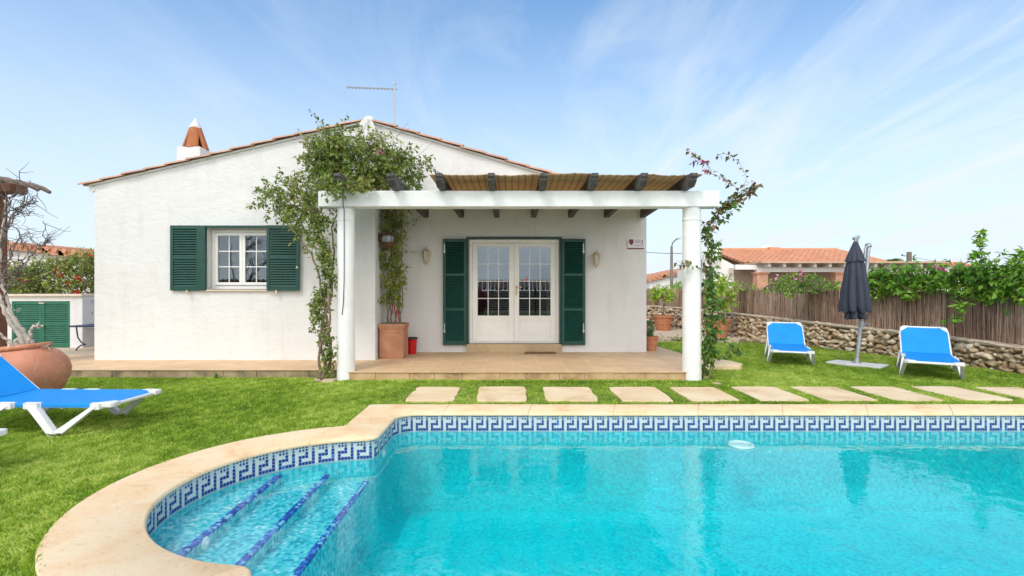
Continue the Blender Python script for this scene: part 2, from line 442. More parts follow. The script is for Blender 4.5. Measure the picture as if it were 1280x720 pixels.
def mat_lawn():
    m, t, p, o = newmat('lawn_ground')
    P = pos(t)
    n = noise(t, P, 2.0, 8, 0.7)
    r = ramp(t, n.outputs['Fac'], [(0.3, (0.10, 0.15, 0.025)), (0.55, (0.18, 0.25, 0.04)), (0.75, (0.32, 0.33, 0.10))])
    t.links.new(r.outputs[0], p.inputs['Base Color'])
    p.inputs['Roughness'].default_value = 1
    n2 = noise(t, P, 90, 4); bump(t, p, n2.outputs['Fac'], 0.8, 0.02)
    return m
M['lawn'] = mat_lawn()
M['earth'] = simple('dry_earth', (0.30, 0.23, 0.15), (0.16, 0.16, 0.07), 0.25, 0.95, 0.5, 8, 0.03, detail=9)

def mat_gravel():
    m, t, p, o = newmat('cream_gravel')
    P = pos(t)
    v = t.nodes.new('ShaderNodeTexVoronoi'); v.inputs['Scale'].default_value = 42
    t.links.new(P, v.inputs['Vector'])
    sp = t.nodes.new('ShaderNodeSeparateColor'); t.links.new(v.outputs['Color'], sp.inputs[0])
    r = ramp(t, sp.outputs[0], [(0.0, (0.42, 0.29, 0.18)), (0.5, (0.62, 0.48, 0.33)), (1.0, (0.76, 0.64, 0.50))])
    t.links.new(r.outputs[0], p.inputs['Base Color'])
    p.inputs['Roughness'].default_value = 0.95
    bump(t, p, v.outputs['Distance'], -1.0, 0.02)
    return m
M['gravel'] = mat_gravel()

def mat_mosaic(name, cols, tile=0.025, grout=(0.45, 0.62, 0.62), gw=0.045, rough=0.6):
    m, t, p, o = newmat(name)
    P = pos(t)
    sc = t.nodes.new('ShaderNodeVectorMath'); sc.operation = 'MULTIPLY_ADD'
    sc.inputs[1].default_value = (1 / tile,) * 3; sc.inputs[2].default_value = (0.37, 0.41, 0.45)
    t.links.new(P, sc.inputs[0])
    fl = t.nodes.new('ShaderNodeVectorMath'); fl.operation = 'FLOOR'; t.links.new(sc.outputs[0], fl.inputs[0])
    wn = t.nodes.new('ShaderNodeTexWhiteNoise'); wn.noise_dimensions = '3D'; t.links.new(fl.outputs[0], wn.inputs['Vector'])
    n = noise(t, P, 3.0, 3)
    mx_ = t.nodes.new('ShaderNodeMath'); mx_.operation = 'MULTIPLY_ADD'; mx_.inputs[1].default_value = 0.75
    n_ = t.nodes.new('ShaderNodeMath'); n_.operation = 'MULTIPLY_ADD'; n_.inputs[1].default_value = 0.8; n_.inputs[2].default_value = -0.27
    t.links.new(n.outputs['Fac'], n_.inputs[0])
    t.links.new(wn.outputs['Value'], mx_.inputs[0]); t.links.new(n_.outputs[0], mx_.inputs[2])
    r = ramp(t, mx_.outputs[0], cols)
    if len(cols) > 3: r.color_ramp.interpolation = 'CONSTANT'
    t.links.new(r.outputs[0], p.inputs['Base Color'])
    p.inputs['Roughness'].default_value = rough
    return m
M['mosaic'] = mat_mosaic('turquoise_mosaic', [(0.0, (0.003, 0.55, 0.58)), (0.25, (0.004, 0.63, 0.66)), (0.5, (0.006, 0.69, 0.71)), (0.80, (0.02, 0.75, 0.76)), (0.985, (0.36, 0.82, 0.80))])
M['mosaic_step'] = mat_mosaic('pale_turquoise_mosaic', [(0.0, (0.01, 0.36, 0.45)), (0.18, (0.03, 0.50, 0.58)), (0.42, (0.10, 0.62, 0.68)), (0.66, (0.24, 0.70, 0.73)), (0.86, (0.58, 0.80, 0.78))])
M['mosaic_wall'] = mat_mosaic('shaded_turquoise_mosaic', [(0.0, (0.002, 0.43, 0.48)), (0.25, (0.003, 0.49, 0.54)), (0.5, (0.005, 0.55, 0.59)), (0.80, (0.015, 0.61, 0.64)), (0.985, (0.28, 0.68, 0.67))])  # floor mosaic in darker tones, so the walls' shade is put into the colour
M['nosing'] = mat_mosaic('cobalt_mosaic', [(0.0, (0.005, 0.04, 0.32)), (0.3, (0.015, 0.10, 0.48)), (0.55, (0.08, 0.28, 0.62)), (0.75, (0.30, 0.60, 0.74))])
M['tile_white'] = simple('white_glass_tile', (0.60, 0.64, 0.63), (0.50, 0.56, 0.56), 60, 0.25)
M['tile_blue'] = simple('cobalt_glass_tile', (0.004, 0.028, 0.19), (0.008, 0.06, 0.26), 60, 0.2)
M['tile_grout'] = simple('pale_grout', (0.50, 0.58, 0.57), (0.36, 0.45, 0.45), 30, 0.8)

def mat_water():
    m, t, p, o = newmat('pool_water')
    t.nodes.remove(p)
    tr = t.nodes.new('ShaderNodeBsdfTransparent'); tr.inputs['Color'].default_value = (0.93, 0.99, 1.0, 1)
    gl = t.nodes.new('ShaderNodeBsdfGlossy'); gl.inputs['Roughness'].default_value = 0.015
    fr = t.nodes.new('ShaderNodeFresnel'); gb = t.nodes.new('ShaderNodeNewGeometry')          # same reflectance from both sides: the sheet does not bend light
    io = t.nodes.new('ShaderNodeMath'); io.operation = 'MULTIPLY_ADD'; io.inputs[1].default_value = 1 / 1.52 - 1.52; io.inputs[2].default_value = 1.52
    t.links.new(gb.outputs['Backfacing'], io.inputs[0]); t.links.new(io.outputs[0], fr.inputs['IOR'])
    ms = t.nodes.new('ShaderNodeMixShader')
    t.links.new(fr.outputs[0], ms.inputs[0]); t.links.new(tr.outputs[0], ms.inputs[1]); t.links.new(gl.outputs[0], ms.inputs[2])
    t.links.new(ms.outputs[0], o.inputs['Surface'])
    P = pos(t)
    a = noise(t, P, 3.5, 3, 0.5, 0.6); b = noise(t, P, 14, 2, 0.5, 0.3)
    b1 = t.nodes.new('ShaderNodeBump'); b1.inputs['Strength'].default_value = 0.10; b1.inputs['Distance'].default_value = 0.05; t.links.new(a.outputs['Fac'], b1.inputs['Height'])
    b2 = t.nodes.new('ShaderNodeBump'); b2.inputs['Strength'].default_value = 0.05; b2.inputs['Distance'].default_value = 0.012; t.links.new(b.outputs['Fac'], b2.inputs['Height'])
    t.links.new(b1.outputs[0], b2.inputs['Normal'])
    t.links.new(b2.outputs[0], gl.inputs['Normal']); t.links.new(b2.outputs[0], fr.inputs['Normal'])
    va = t.nodes.new('ShaderNodeVolumeAbsorption'); va.inputs['Color'].default_value = (0.0, 0.91, 0.92, 1); va.inputs['Density'].default_value = 0.55
    t.links.new(va.outputs[0], o.inputs['Volume'])
    return m
M['water'] = mat_water()

def mat_glass(name='window_glass', refl=0.10):
    m, t, p, o = newmat(name)
    t.nodes.remove(p)
    tr = t.nodes.new('ShaderNodeBsdfTransparent'); tr.inputs['Color'].default_value = (0.62, 0.66, 0.66, 1)
    gl = t.nodes.new('ShaderNodeBsdfGlossy'); gl.inputs['Roughness'].default_value = 0.0; gl.inputs['Color'].default_value = (0.78, 0.90, 1.0, 1)
    ms = t.nodes.new('ShaderNodeMixShader'); ms.inputs[0].default_value = refl
    n = noise(t, pos(t), 2.0, 2); b = t.nodes.new('ShaderNodeBump'); b.inputs['Strength'].default_value = 0.01; b.inputs['Distance'].default_value = 0.002
    t.links.new(n.outputs['Fac'], b.inputs['Height']); t.links.new(b.outputs[0], gl.inputs['Normal'])
    t.links.new(tr.outputs[0], ms.inputs[1]); t.links.new(gl.outputs[0], ms.inputs[2]); t.links.new(ms.outputs[0], o.inputs['Surface'])
    return m
M['glass'] = mat_glass()
M['door_glass'] = mat_glass('door_glass', 0.13)

# ================================================================== POOL GEOMETRY
PX0, PX1, PY0, PY1 = -1.27, 7.2, 0.55, 5.83
BC = (-1.27, 3.75); BR, BRO = 1.12, 1.60
CW = 0.44
Z_COP, Z_NOSE, Z_W, Z_FLOOR = 0.05, 0.016, -0.152, -0.98
def arc(cx, cy, r, a0, a1, n):
    return [(cx + r * math.cos(R(a0 + (a1 - a0) * i / n)), cy + r * math.sin(R(a0 + (a1 - a0) * i / n))) for i in range(n + 1)]
def pool_path():
    """pairs (inner point, outer point), running counter-clockwise when seen from above"""
    P = []
    def seg(a, b, oa, ob, n):
        for i in range(n):
            t = i / n
            P.append(((a[0] + (b[0] - a[0]) * t, a[1] + (b[1] - a[1]) * t), (oa[0] + (ob[0] - oa[0]) * t, oa[1] + (ob[1] - oa[1]) * t)))
    f = 0.22
    seg((PX1, PY1), (PX0 + f, PY1), (PX1 + CW, PY1 + CW), (PX0 + f, PY1 + CW), 60)
    ci = arc(PX0 + f, PY1 - f, f, 90, 180, 10)
    for i, p in enumerate(ci[:-1]):
        t = i / 10
        o = (PX0 + f - (f + CW) * min(1, 2 * t), PY1 + CW) if t < 0.5 else (PX0 - CW, PY1 + CW - (f + CW) * (2 * t - 1))
        P.append((p, o))
    kink = (PX0 - CW, BC[1] + math.sqrt(BRO ** 2 - CW ** 2))
    ka = math.degrees(math.atan2(kink[1] - BC[1], kink[0] - BC[0]))
    g = 0.13
    seg((PX0, PY1 - f), (PX0, BC[1] + BR + g), (PX0 - CW, PY1 - f), kink, 10)
    cv = arc(PX0 - g, BC[1] + BR + g - 0.01, g, 0, -88, 6)
    for i, p in enumerate(cv[:-1]):
        a = ka + 1.0 * i
        P.append((p, (BC[0] + BRO * math.cos(R(a)), BC[1] + BRO * math.sin(R(a)))))
    a0 = 97; n = 44
    for i in range(n + 1):
        t = i / n
        ai = a0 + (360 - 2 * a0) * t; ao = ka + 6 + (360 - 2 * (ka + 6)) * t
        P.append(((BC[0] + BR * math.cos(R(ai)), BC[1] + BR * math.sin(R(ai))), (BC[0] + BRO * math.cos(R(ao)), BC[1] + BRO * math.sin(R(ao)))))
    kl = (kink[0], 2 * BC[1] - kink[1])
    cv = [(p[0], 2 * BC[1] - p[1]) for p in cv][::-1]
    for i, p in enumerate(cv[1:]):
        a = 360 - ka - 5 + 1.0 * i
        P.append((p, (BC[0] + BRO * math.cos(R(a)), BC[1] + BRO * math.sin(R(a)))))
    seg((PX0, BC[1] - BR - g), (PX0, PY0), kl, (PX0 - CW, PY0 - CW), 14)
    seg((PX0, PY0), (PX1, PY0), (PX0 - CW, PY0 - CW), (PX1 + CW, PY0 - CW), 50)
    seg((PX1, PY0), (PX1, PY1), (PX1 + CW, PY0 - CW), (PX1 + CW, PY1 + CW), 30)
    return P
PATH = pool_path()
INN = np.array([p[0] for p in PATH]); OUT = np.array([p[1] for p in PATH])
def offset_closed(pts, d):
    n = len(pts); res = []
    for i in range(n):
        a = pts[(i - 1) % n]; b = pts[(i + 1) % n]
        t = b - a; t = t / (np.linalg.norm(t) + 1e-9)
        nrm = np.array([t[1], -t[0]])            # right-hand side = outwards (path is counter-clockwise)
        res.append(pts[i] + nrm * d)
    return np.array(res)
def area(p): return 0.5 * np.sum(p[:, 0] * np.roll(p[:, 1], -1) - np.roll(p[:, 0], -1) * p[:, 1])
if area(INN) < 0: SGN = -1
else: SGN = 1
WALL = offset_closed(INN, 0.028 * SGN)
WET = offset_closed(INN, 0.05 * SGN)
HOLE = offset_closed(INN, 0.20 * SGN)
def inside(pts, poly):
    """vectorised point in polygon"""
    x, y = pts[:, 0], pts[:, 1]; r = np.zeros(len(pts), bool); n = len(poly)
    for i in range(n):
        x0, y0 = poly[i]; x1, y1 = poly[(i + 1) % n]
        if y0 == y1: continue
        c = ((y0 > y) != (y1 > y)) & (x < (x1 - x0) * (y - y0) / (y1 - y0) + x0)
        r ^= c
    return r
def sheet(name, outer, holes, z, m, zf=None):
    loops = [[Vector((p[0], p[1], 0)) for p in outer]] + [[Vector((p[0], p[1], 0)) for p in h] for h in holes]
    tris = geometry.tessellate_polygon(loops)
    vs = [v for l in loops for v in l]
    b = MB(); b.add([(v.x, v.y, z) for v in vs], [tuple(t) for t in tris])
    o = b.build(name, m)
    if o.data.polygons and sum(p.normal.z for p in o.data.polygons) < 0: o.data.flip_normals()
    return o

# ------------------------------------------------------------------ ground sheets
hole = [tuple(p) for p in HOLE]
o = sheet('ground', [(-400, -200), (400, -200), (400, 600), (-400, 600)], [hole], -0.012, M['earth']); tag(o, kind='structure')
LAWN = [(-16, -8), (14, -8), (9.6, 5.5), (9.0, 7.6), (8.55, 9.2), (8.2, 10.5), (7.35, 12.6), (6.95, 13.5), (3.0, 14.0), (2.2, 13.8), (2.2, 8.5), (-16, 8.5)]
o = sheet('lawn', LAWN, [hole], 0.0, M['lawn']); tag(o, kind='structure')
o = sheet('gravel_path', [(2.0, 13.6), (3.0, 13.75), (7.0, 13.25), (9, 14), (9, 24), (-1, 24), (-1, 13.6)], [], 0.006, M['gravel']); tag(o, kind='structure')
b = MB(); b.box(-16, -7.2, 10.05, 16, -0.01, 0.13); o = b.build('gravel_ground', M['gravel']); tag(o, kind='structure')

# ------------------------------------------------------------------ terrace
TZ = 0.15
LF, RF = 8.27, 8.05
TER_R = [(-2.55, RF), (2.70, RF), (2.93, 8.55), (3.22, 9.7), (3.36, 10.4), (3.22, 11.6), (3.15, 13.6), (2.0, 13.6), (-2.55, 13.6)]
def put(o, parent):
    o.parent = parent; o.matrix_parent_inverse = Matrix.Translation(-Vector(parent.location)) if parent.rotation_euler.z == 0 else parent.matrix_world.inverted()
    return o
ter = empty('terrace', (0.1, 9.2, 0), 0, 'beige tiled porch terrace with a rough sandstone front edge under the pergola', 'terrace')
b = MB(); b.prism([(x if x != -2.55 else x + 0.02, y if y != RF else RF + 0.05) for x, y in TER_R], -0.01, TZ - 0.012); put(b.build('base', M['riser']), ter)
def edge_blocks(x0, x1, yf, seed, tone):
    b = MB(); r_ = random.Random(seed); x = x0
    while x < x1 - 0.02:
        w_ = min(r_.uniform(0.38, 0.62), x1 - x)
        if x1 - x - w_ < 0.15: w_ = x1 - x
        dy = r_.uniform(-0.006, 0.006); b.box(x + 0.002, x + w_ - 0.002, yf + dy, yf + 0.12, -0.02, TZ - 0.013 + r_.uniform(-0.001, 0.0)); x += w_
    return b
put(edge_blocks(-2.55, 2.70, RF, 3, 0).build('edge_stones', M['riser'], bevel=0.006), ter)
b = MB(); b.prism([(-2.56, RF - 0.015), (2.71, RF - 0.015), (2.945, 8.55), (3.235, 9.7), (3.375, 10.4), (3.235, 11.6), (3.165, 13.61), (-2.56, 13.61)], TZ - 0.010, TZ)
put(b.build('paving', M['terrace'], bevel=0.004), ter)
pth = empty('side_terrace', (-7, 9, 0), 0, 'narrow tiled ledge with a stained stone edge along the windowed house wall', 'terrace')
b = MB(); b.box(-12, -2.572, LF + 0.05, 10.05, -0.01, TZ - 0.012); put(b.build('base', M['riser_old']), pth)
put(edge_blocks(-12, -2.552, LF, 4, 1).build('edge_stones', M['riser_old'], bevel=0.006), pth)
b = MB(); b.box(-12.01, -2.562, LF - 0.015, 10.06, TZ - 0.010, TZ); put(b.build('paving', M['terrace'], bevel=0.004), pth)

# ------------------------------------------------------------------ pool: coping, tile band, shell, steps
pool = empty('swimming_pool', (3, 3, 0), 0, 'turquoise mosaic swimming pool with a rounded step bay and stone coping in the lawn', 'pool')
cl = np.concatenate([INN, INN[:1]]); ol = np.concatenate([OUT, OUT[:1]])
sl = np.concatenate([[0], np.cumsum(np.linalg.norm(np.diff(cl, axis=0), axis=1))])
TOT = sl[-1]
def at_s(s):
    s = s % TOT
    return (np.array([np.interp(s, sl, cl[:, 0]), np.interp(s, sl, cl[:, 1])]), np.array([np.interp(s, sl, ol[:, 0]), np.interp(s, sl, ol[:, 1])]))
b = MB(); s0 = 0.35; SL = 0.93; nsl = int(TOT / SL)
rng = random.Random(3)
for k in range(nsl):
    a = s0 + TOT * k / nsl + 0.003; e = s0 + TOT * (k + 1) / nsl - 0.003
    dz = rng.uniform(-0.0012, 0.0012)
    m = max(3, int((e - a) / 0.045)); rings = []
    for i in range(m + 1):
        pi, po = at_s(a + (e - a) * i / m)
        d = po - pi; ln = np.linalg.norm(d) + 1e-9; d = d / ln
        prof = [(0.006, Z_NOSE - 0.001), (0.0, Z_NOSE + 0.008), (0.0, Z_COP - 0.016), (0.005, Z_COP - 0.006), (0.016, Z_COP), (ln - 0.008, Z_COP), (ln, Z_COP - 0.008), (ln, -0.03), (0.2, -0.03), (0.15, Z_NOSE - 0.001)]
        rings.append([(pi[0] + d[0] * u, pi[1] + d[1] * u, z + dz) for u, z in prof])
    npf = len(rings[0]); base = []
    for r_ in rings: base += r_
    fs = [(i * npf + k2, i * npf + (k2 + 1) % npf, (i + 1) * npf + (k2 + 1) % npf, (i + 1) * npf + k2) for i in range(m) for k2 in range(npf)]
    fs += [tuple(range(npf))[::-1], tuple(range(m * npf, (m + 1) * npf))]
    b.add(base, fs)
put(b.build('coping', M['coping'], smooth=True), pool)
# mortar under the joints
b = MB(); n = len(INN); A = offset_closed(INN, 0.008 * SGN); 
B2 = OUT + (INN - OUT) / (np.linalg.norm(INN - OUT, axis=1)[:, None] + 1e-9) * 0.01
vs = [(p[0], p[1], Z_COP - 0.007) for p in A] + [(p[0], p[1], Z_COP - 0.007) for p in B2]
b.add(vs, [(i, (i + 1) % n, n + (i + 1) % n, n + i) for i in range(n)])
put(b.build('joint_mortar', M['mortar']), pool)

# key-pattern tile band
wl = np.concatenate([WALL, WALL[:1]]); ws = np.concatenate([[0], np.cumsum(np.linalg.norm(np.diff(wl, axis=0), axis=1))])
TW = ws[-1]; TS = 0.0283; ncol = int(round(TW / TS / 6)) * 6; tsz = TW / ncol
KEY = ['dddd.d', 'dddd.d', '...BWB'.replace('.', 'W'), 'WBBB.B'.replace('.', 'W'), 'WBWWWB', 'WBBBBB']
KEY = ['dddd.d', '.ddd.d', 'WWWBWB', 'WBBBWB', 'WBWWWB', 'WBBBBB', 'WBBBBB']
b = MB(); g = 0.0016
rh = (Z_NOSE + 0.004 - Z_W + 0.012) / 6.25
rngk = random.Random(5)
def wall_pt(s):
    s = s % TW
    return np.array([np.interp(s, ws, wl[:, 0]), np.interp(s, ws, wl[:, 1])])
for c in range(ncol):
    p0 = wall_pt(c * tsz + g); p1 = wall_pt((c + 1) * tsz - g)
    kc = 5 - (c % 6)
    for r_ in range(6):
        ch = KEY[r_][kc]
        zt = Z_NOSE + 0.004 - r_ * rh - g; zb = Z_NOSE + 0.004 - (r_ + 1) * rh + g
        q0, q1 = p0, p1
        if ch == 'd':
            ins = 0.0045; d = (p1 - p0) / (np.linalg.norm(p1 - p0) + 1e-9)
            q0 = p0 + d * ins; q1 = p1 - d * ins; zt -= ins * 0.7; zb += ins * 0.7
        mi = 0 if ch in 'W.' else (1 if rngk.random() > 0.04 else 2)
        b.add([(q0[0], q0[1], zb), (q1[0], q1[1], zb), (q1[0], q1[1], zt), (q0[0], q0[1], zt)], [(0, 1, 2, 3)], mi)
M['tile_blue2'] = simple('light_cobalt_tile', (0.03, 0.18, 0.50), (0.02, 0.14, 0.42), 60, 0.2)
put(b.build('tile_band', [M['tile_white'], M['tile_blue'], M['tile_blue2']], recalc=False), pool)
b = MB(); GR = offset_closed(INN, 0.0295 * SGN); n = len(GR)
vs = [(p[0], p[1], Z_NOSE + 0.01) for p in GR] + [(p[0], p[1], Z_W - 0.02) for p in GR]
b.add(vs, [(i, (i + 1) % n, n + (i + 1) % n, n + i) for i in range(n)])
put(b.build('band_grout', M['tile_grout'], recalc=False), pool)
# shell
b = MB(); SH = offset_closed(INN, 0.030 * SGN)
zt = Z_W - 0.019
rings = [(SH, zt), (SH, -0.50)]
for d_, z_ in ((0.015, -0.72), (-0.03, -0.86), (-0.10, -0.94), (-0.19, Z_FLOOR - 0.01)):
    rings.append((offset_closed(INN, d_ * SGN), z_))
vs = [(p[0], p[1], z_) for ring_, z_ in rings for p in ring_]
b.add(vs, [(j * n + i, j * n + (i + 1) % n, (j + 1) * n + (i + 1) % n, (j + 1) * n + i) for j in range(len(rings) - 1) for i in range(n)])
tris = geometry.tessellate_polygon([[Vector((p[0], p[1], 0)) for p in SH]])
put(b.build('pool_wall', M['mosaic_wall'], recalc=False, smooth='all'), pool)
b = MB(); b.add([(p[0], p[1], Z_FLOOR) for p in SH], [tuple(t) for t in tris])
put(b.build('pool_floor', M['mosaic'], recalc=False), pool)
STEPS = [(-2.04, -0.20), (-1.69, -0.28), (-1.355, -0.37)]
for X, z in STEPS:
    b = MB(); b.box(-2.7, X, 2.40, 5.1, Z_FLOOR - 0.02, z)
    st = put(b.build('step', M['mosaic_step']), pool)
    b = MB(); b.box(X - 0.042, X + 0.003, 2.45, 5.06, z - 0.020, z + 0.003)
    nz = b.build('nosing', M['nosing']); nz.parent = st; nz.matrix_parent_inverse = st.matrix_world.inverted()
    nz.matrix_parent_inverse = Matrix.Translation(-Vector(pool.location)) @ Matrix.Identity(4)
    nz.matrix_parent_inverse = Matrix.Identity(4)
# wall inlets
def inlet(x, y, z, ang):
    b = MB(); Mx = Matrix.Translation((x, y, z)) @ Matrix.Rotation(R(ang), 4, 'Z') @ Matrix.Rotation(R(90), 4, 'Y')
    b.lathe([(0.0, 0.022), (0.016, 0.02), (0.018, 0.012), (0.038, 0.010), (0.044, 0.0)], 20, M=Mx)
    return put(b.build('water_inlet', M['plastic'], smooth=True), pool)
inlet(-2.04 + 0.004, 3.45, -0.245, 0)
inlet(PX0 - 0.028, 5.25, -0.22, 0)
# water body
b = MB(); n = len(WET)
vs = [(p[0], p[1], Z_W) for p in WET] + [(p[0], p[1], Z_FLOOR - 0.06) for p in WET]
fs = [(i, (i + 1) % n, n + (i + 1) % n, n + i) for i in range(n)]
tris = geometry.tessellate_polygon([[Vector((p[0], p[1], 0)) for p in WET]])
fs += [tuple(t) for t in tris] + [tuple(n + i for i in t) for t in tris]
b.add(vs, fs)
o = b.build('water', M['water']); tag(o, kind='structure')

# ================================================================== HOUSE
HY, RY = 9.39, 10.56                 # front wall plane, recessed porch wall plane
HL, HC, HR = -7.54, -2.47, 2.73      # left edge, inner corner, right edge
BACK = 19.0
RIDGE = (-2.60, 4.44)
def roof_z(x):
    pts = [(-7.9, 3.215), (-7.54, 3.30), RIDGE, (0.58, 3.49), (1.5, 3.26), (2.73, 3.14), (3.0, 3.12)]
    return float(np.interp(x, [p[0] for p in pts], [p[1] for p in pts]))
house = empty('white_house', (-2.4, HY, 0), 0, 'long white stucco bungalow with a tiled gable roof behind the pool terrace', 'house')
def hp(o): return put(o, house)
def stucco_edges(o, wd=0.03):
    m = o.modifiers.new('bevel', 'BEVEL'); m.width = wd; m.segments = 3; m.limit_method = 'ANGLE'; m.angle_limit = R(60)
    return o
# left wall with window opening
WX0, WX1, WZ0, WZ1 = -5.50, -4.36, 1.42, 2.53
DX0, DX1, DZ0, DZ1 = -0.875, 0.960, 0.315, 2.44
def gable_wall(name, y0, y1, xs, z0, openings, extra=0.0):
    """vertical wall built as columns between xs; each column runs z0..roof with optional openings"""
    bm = bmesh.new()
    outline = [(x, z0) for x in (xs[0], xs[-1])]
    tops = [(x, roof_z(x) - extra) for x in xs][::-1]
    loops = [[Vector((xs[0], z0, 0)), Vector((xs[-1], z0, 0))] + [Vector((x, z, 0)) for x, z in tops]]
    for (a, c, d, e) in openings:
        loops.append([Vector((a, d, 0)), Vector((a, e, 0)), Vector((c, e, 0)), Vector((c, d, 0))])
    tris = geometry.tessellate_polygon(loops)
    allv = [v for l in loops for v in l]
    mb = MB(); nv = len(allv)
    vs = [(v.x, y0, v.y) for v in allv] + [(v.x, y1, v.y) for v in allv]
    fs = [tuple(t) for t in tris] + [tuple(nv + i for i in t)[::-1] for t in tris]
    off = 0
    for l in loops:
        k = len(l)
        fs += [(off + i, off + (i + 1) % k, nv + off + (i + 1) % k, nv + off + i) for i in range(k)]
        off += k
    mb.add(vs, fs)
    return mb.build(name, M['stucco'])
o = hp(gable_wall('wall', HY, HY + 0.28, [HL, -6.5, -5.5, -4.36, -3.4, HC], 0.10, [(WX0, WX1, WZ0, WZ1)]))
o = hp(gable_wall('wall', HY + 0.004, HY + 0.26, [HC + 0.001, 0.0, 0.58, 1.5, 1.85], 3.14, []))
hp(gable_wall('wall', RY, RY + 0.26, [HC + 0.001, DX0, DX1, HR], 0.10, [(DX0, DX1, DZ0, DZ1)], 0.02))
b = MB(); b.box(HC - 0.26, HC, HY + 0.281, RY + 0.1, 0.1, 4.35); hp(b.build('wall', M['stucco']))
b = MB(); b.box(HC, 1.85, HY + 0.01, RY + 0.02, 3.10, 3.16); hp(b.build('soffit', M['stucco']))
b = MB(); b.box(HL, HL + 0.28, HY + 0.281, BACK, 0.05, 3.28); b.box(HR - 0.28, HR, RY + 0.261, BACK, 0.05, 3.10); b.box(HL, HR, BACK, BACK + 0.28, 0.05, 3.1)
hp(b.build('wall', M['stucco']))
# roof deck
def roof_deck(x0, x1, y0, nx=10, th=0.05):
    b = MB(); xs = sorted(set([x0, x1] + [x for x in (RIDGE[0], 0.58, 1.5, 1.85) if x0 < x < x1]))
    for a, c in zip(xs[:-1], xs[1:]):
        za, zc = roof_z(a), roof_z(c)
        vs = [(a, y0, za), (c, y0, zc), (c, BACK + 0.3, zc), (a, BACK + 0.3, za)]
        vs += [(p[0], p[1], p[2] + th) for p in vs]
        b.add(vs, [(3, 2, 1, 0), (4, 5, 6, 7), (0, 1, 5, 4), (2, 3, 7, 6), (1, 2, 6, 5), (3, 0, 4, 7)])
    return b
b = roof_deck(-7.62, 1.85, HY - 0.03, th=0.035); b2 = roof_deck(1.85, 2.82, RY - 0.02, th=0.035); b.add(b2.v, b2.f)
hp(b.build('roof_deck', M['stucco']))
# barrel tiles running down each slope, first row is the verge seen from the pool
b = MB(); rt = random.Random(8)
def barrel(x0, z0, x1, z1, y, r=0.078):
    """one barrel tile from the upper end to the lower end"""
    n = 7; up = Vector((x0, y, z0)); lo = Vector((x1, y, z1)); d = (lo - up).normalized()
    nrm = Vector((-d.z, 0, d.x)); nrm = nrm if nrm.z > 0 else -nrm
    vs = []
    for th_ in (0, -0.016):
        for p, rr, lift in ((up, r * 0.86, 0.0), (lo, r, 0.020)):
            for k in range(n + 1):
                t = PI * k / n
                q = p + Vector((0, 1, 0)) * (rr + th_) * math.cos(t) + nrm * ((rr + th_) * 0.62 * math.sin(t) + lift)
                vs.append(q)
    m = n + 1; fs = []
    for k in range(n):
        fs += [(k, k + 1, m + k + 1, m + k), (2 * m + k + 1, 2 * m + k, 3 * m + k, 3 * m + k + 1), (m + k, m + k + 1, 3 * m + k + 1, 3 * m + k), (k + 1, k, 2 * m + k, 2 * m + k + 1)]
    fs += [(0, m, 3 * m, 2 * m), (n, 2 * m + n, 3 * m + n, m + n)]
    b.add(vs, fs)
def slope_tiles(xa, xb, yy):
    L_ = abs(xb - xa); nn = int(round(L_ / 0.40)); s = (xb - xa) / nn
    for k in range(nn):
        x0 = xa + s * k; x1 = x0 + s * 1.12
        j = rt.uniform(-0.006, 0.006)
        barrel(x0, roof_z(x0) + 0.036 + j, x1, roof_z(min(max(x1, -7.9), 3.0)) + 0.036 + j, yy + rt.uniform(-0.01, 0.01))
ys = [HY - 0.02 + 0.215 * k for k in range(44)]
for yy in ys:
    slope_tiles(RIDGE[0] - 0.08, -7.72, yy)
    slope_tiles(RIDGE[0] + 0.08, 1.85 if yy < RY - 0.05 else 2.9, yy)
hp(b.build('roof', M['verge_tile']))
b = MB(); b.tube([(RIDGE[0], HY + 0.02, RIDGE[1] + 0.03), (RIDGE[0], BACK, RIDGE[1] + 0.03)], 0.10, 14)
capp = [(-0.13, 3.96), (0.13, 3.96), (0.15, 4.26), (0.12, 4.36), (0.07, 4.45), (0.01, 4.50), (-0.03, 4.47), (-0.05, 4.485), (-0.10, 4.45), (-0.14, 4.40), (-0.14, 4.26)]
b.prism([(RIDGE[0] + 0.02 + x, z) for x, z in capp], -HY - 0.04, -HY + 0.10, M=Matrix.Rotation(R(90), 4, 'X'))
b.tube([(RIDGE[0] + 0.01, HY - 0.10, 3.98), (RIDGE[0] + 0.01, HY - 0.10, 4.47)], 0.045, 8)
hp(b.build('ridge_cap', M['stucco'], smooth=True))
# plaster cornice roll at the left eave
b = MB(); b.tube([(-7.58, HY - 0.01, 3.235), (-7.58, BACK, 3.235)], 0.055, 10); hp(b.build('eave_moulding', M['stucco'], smooth=True))
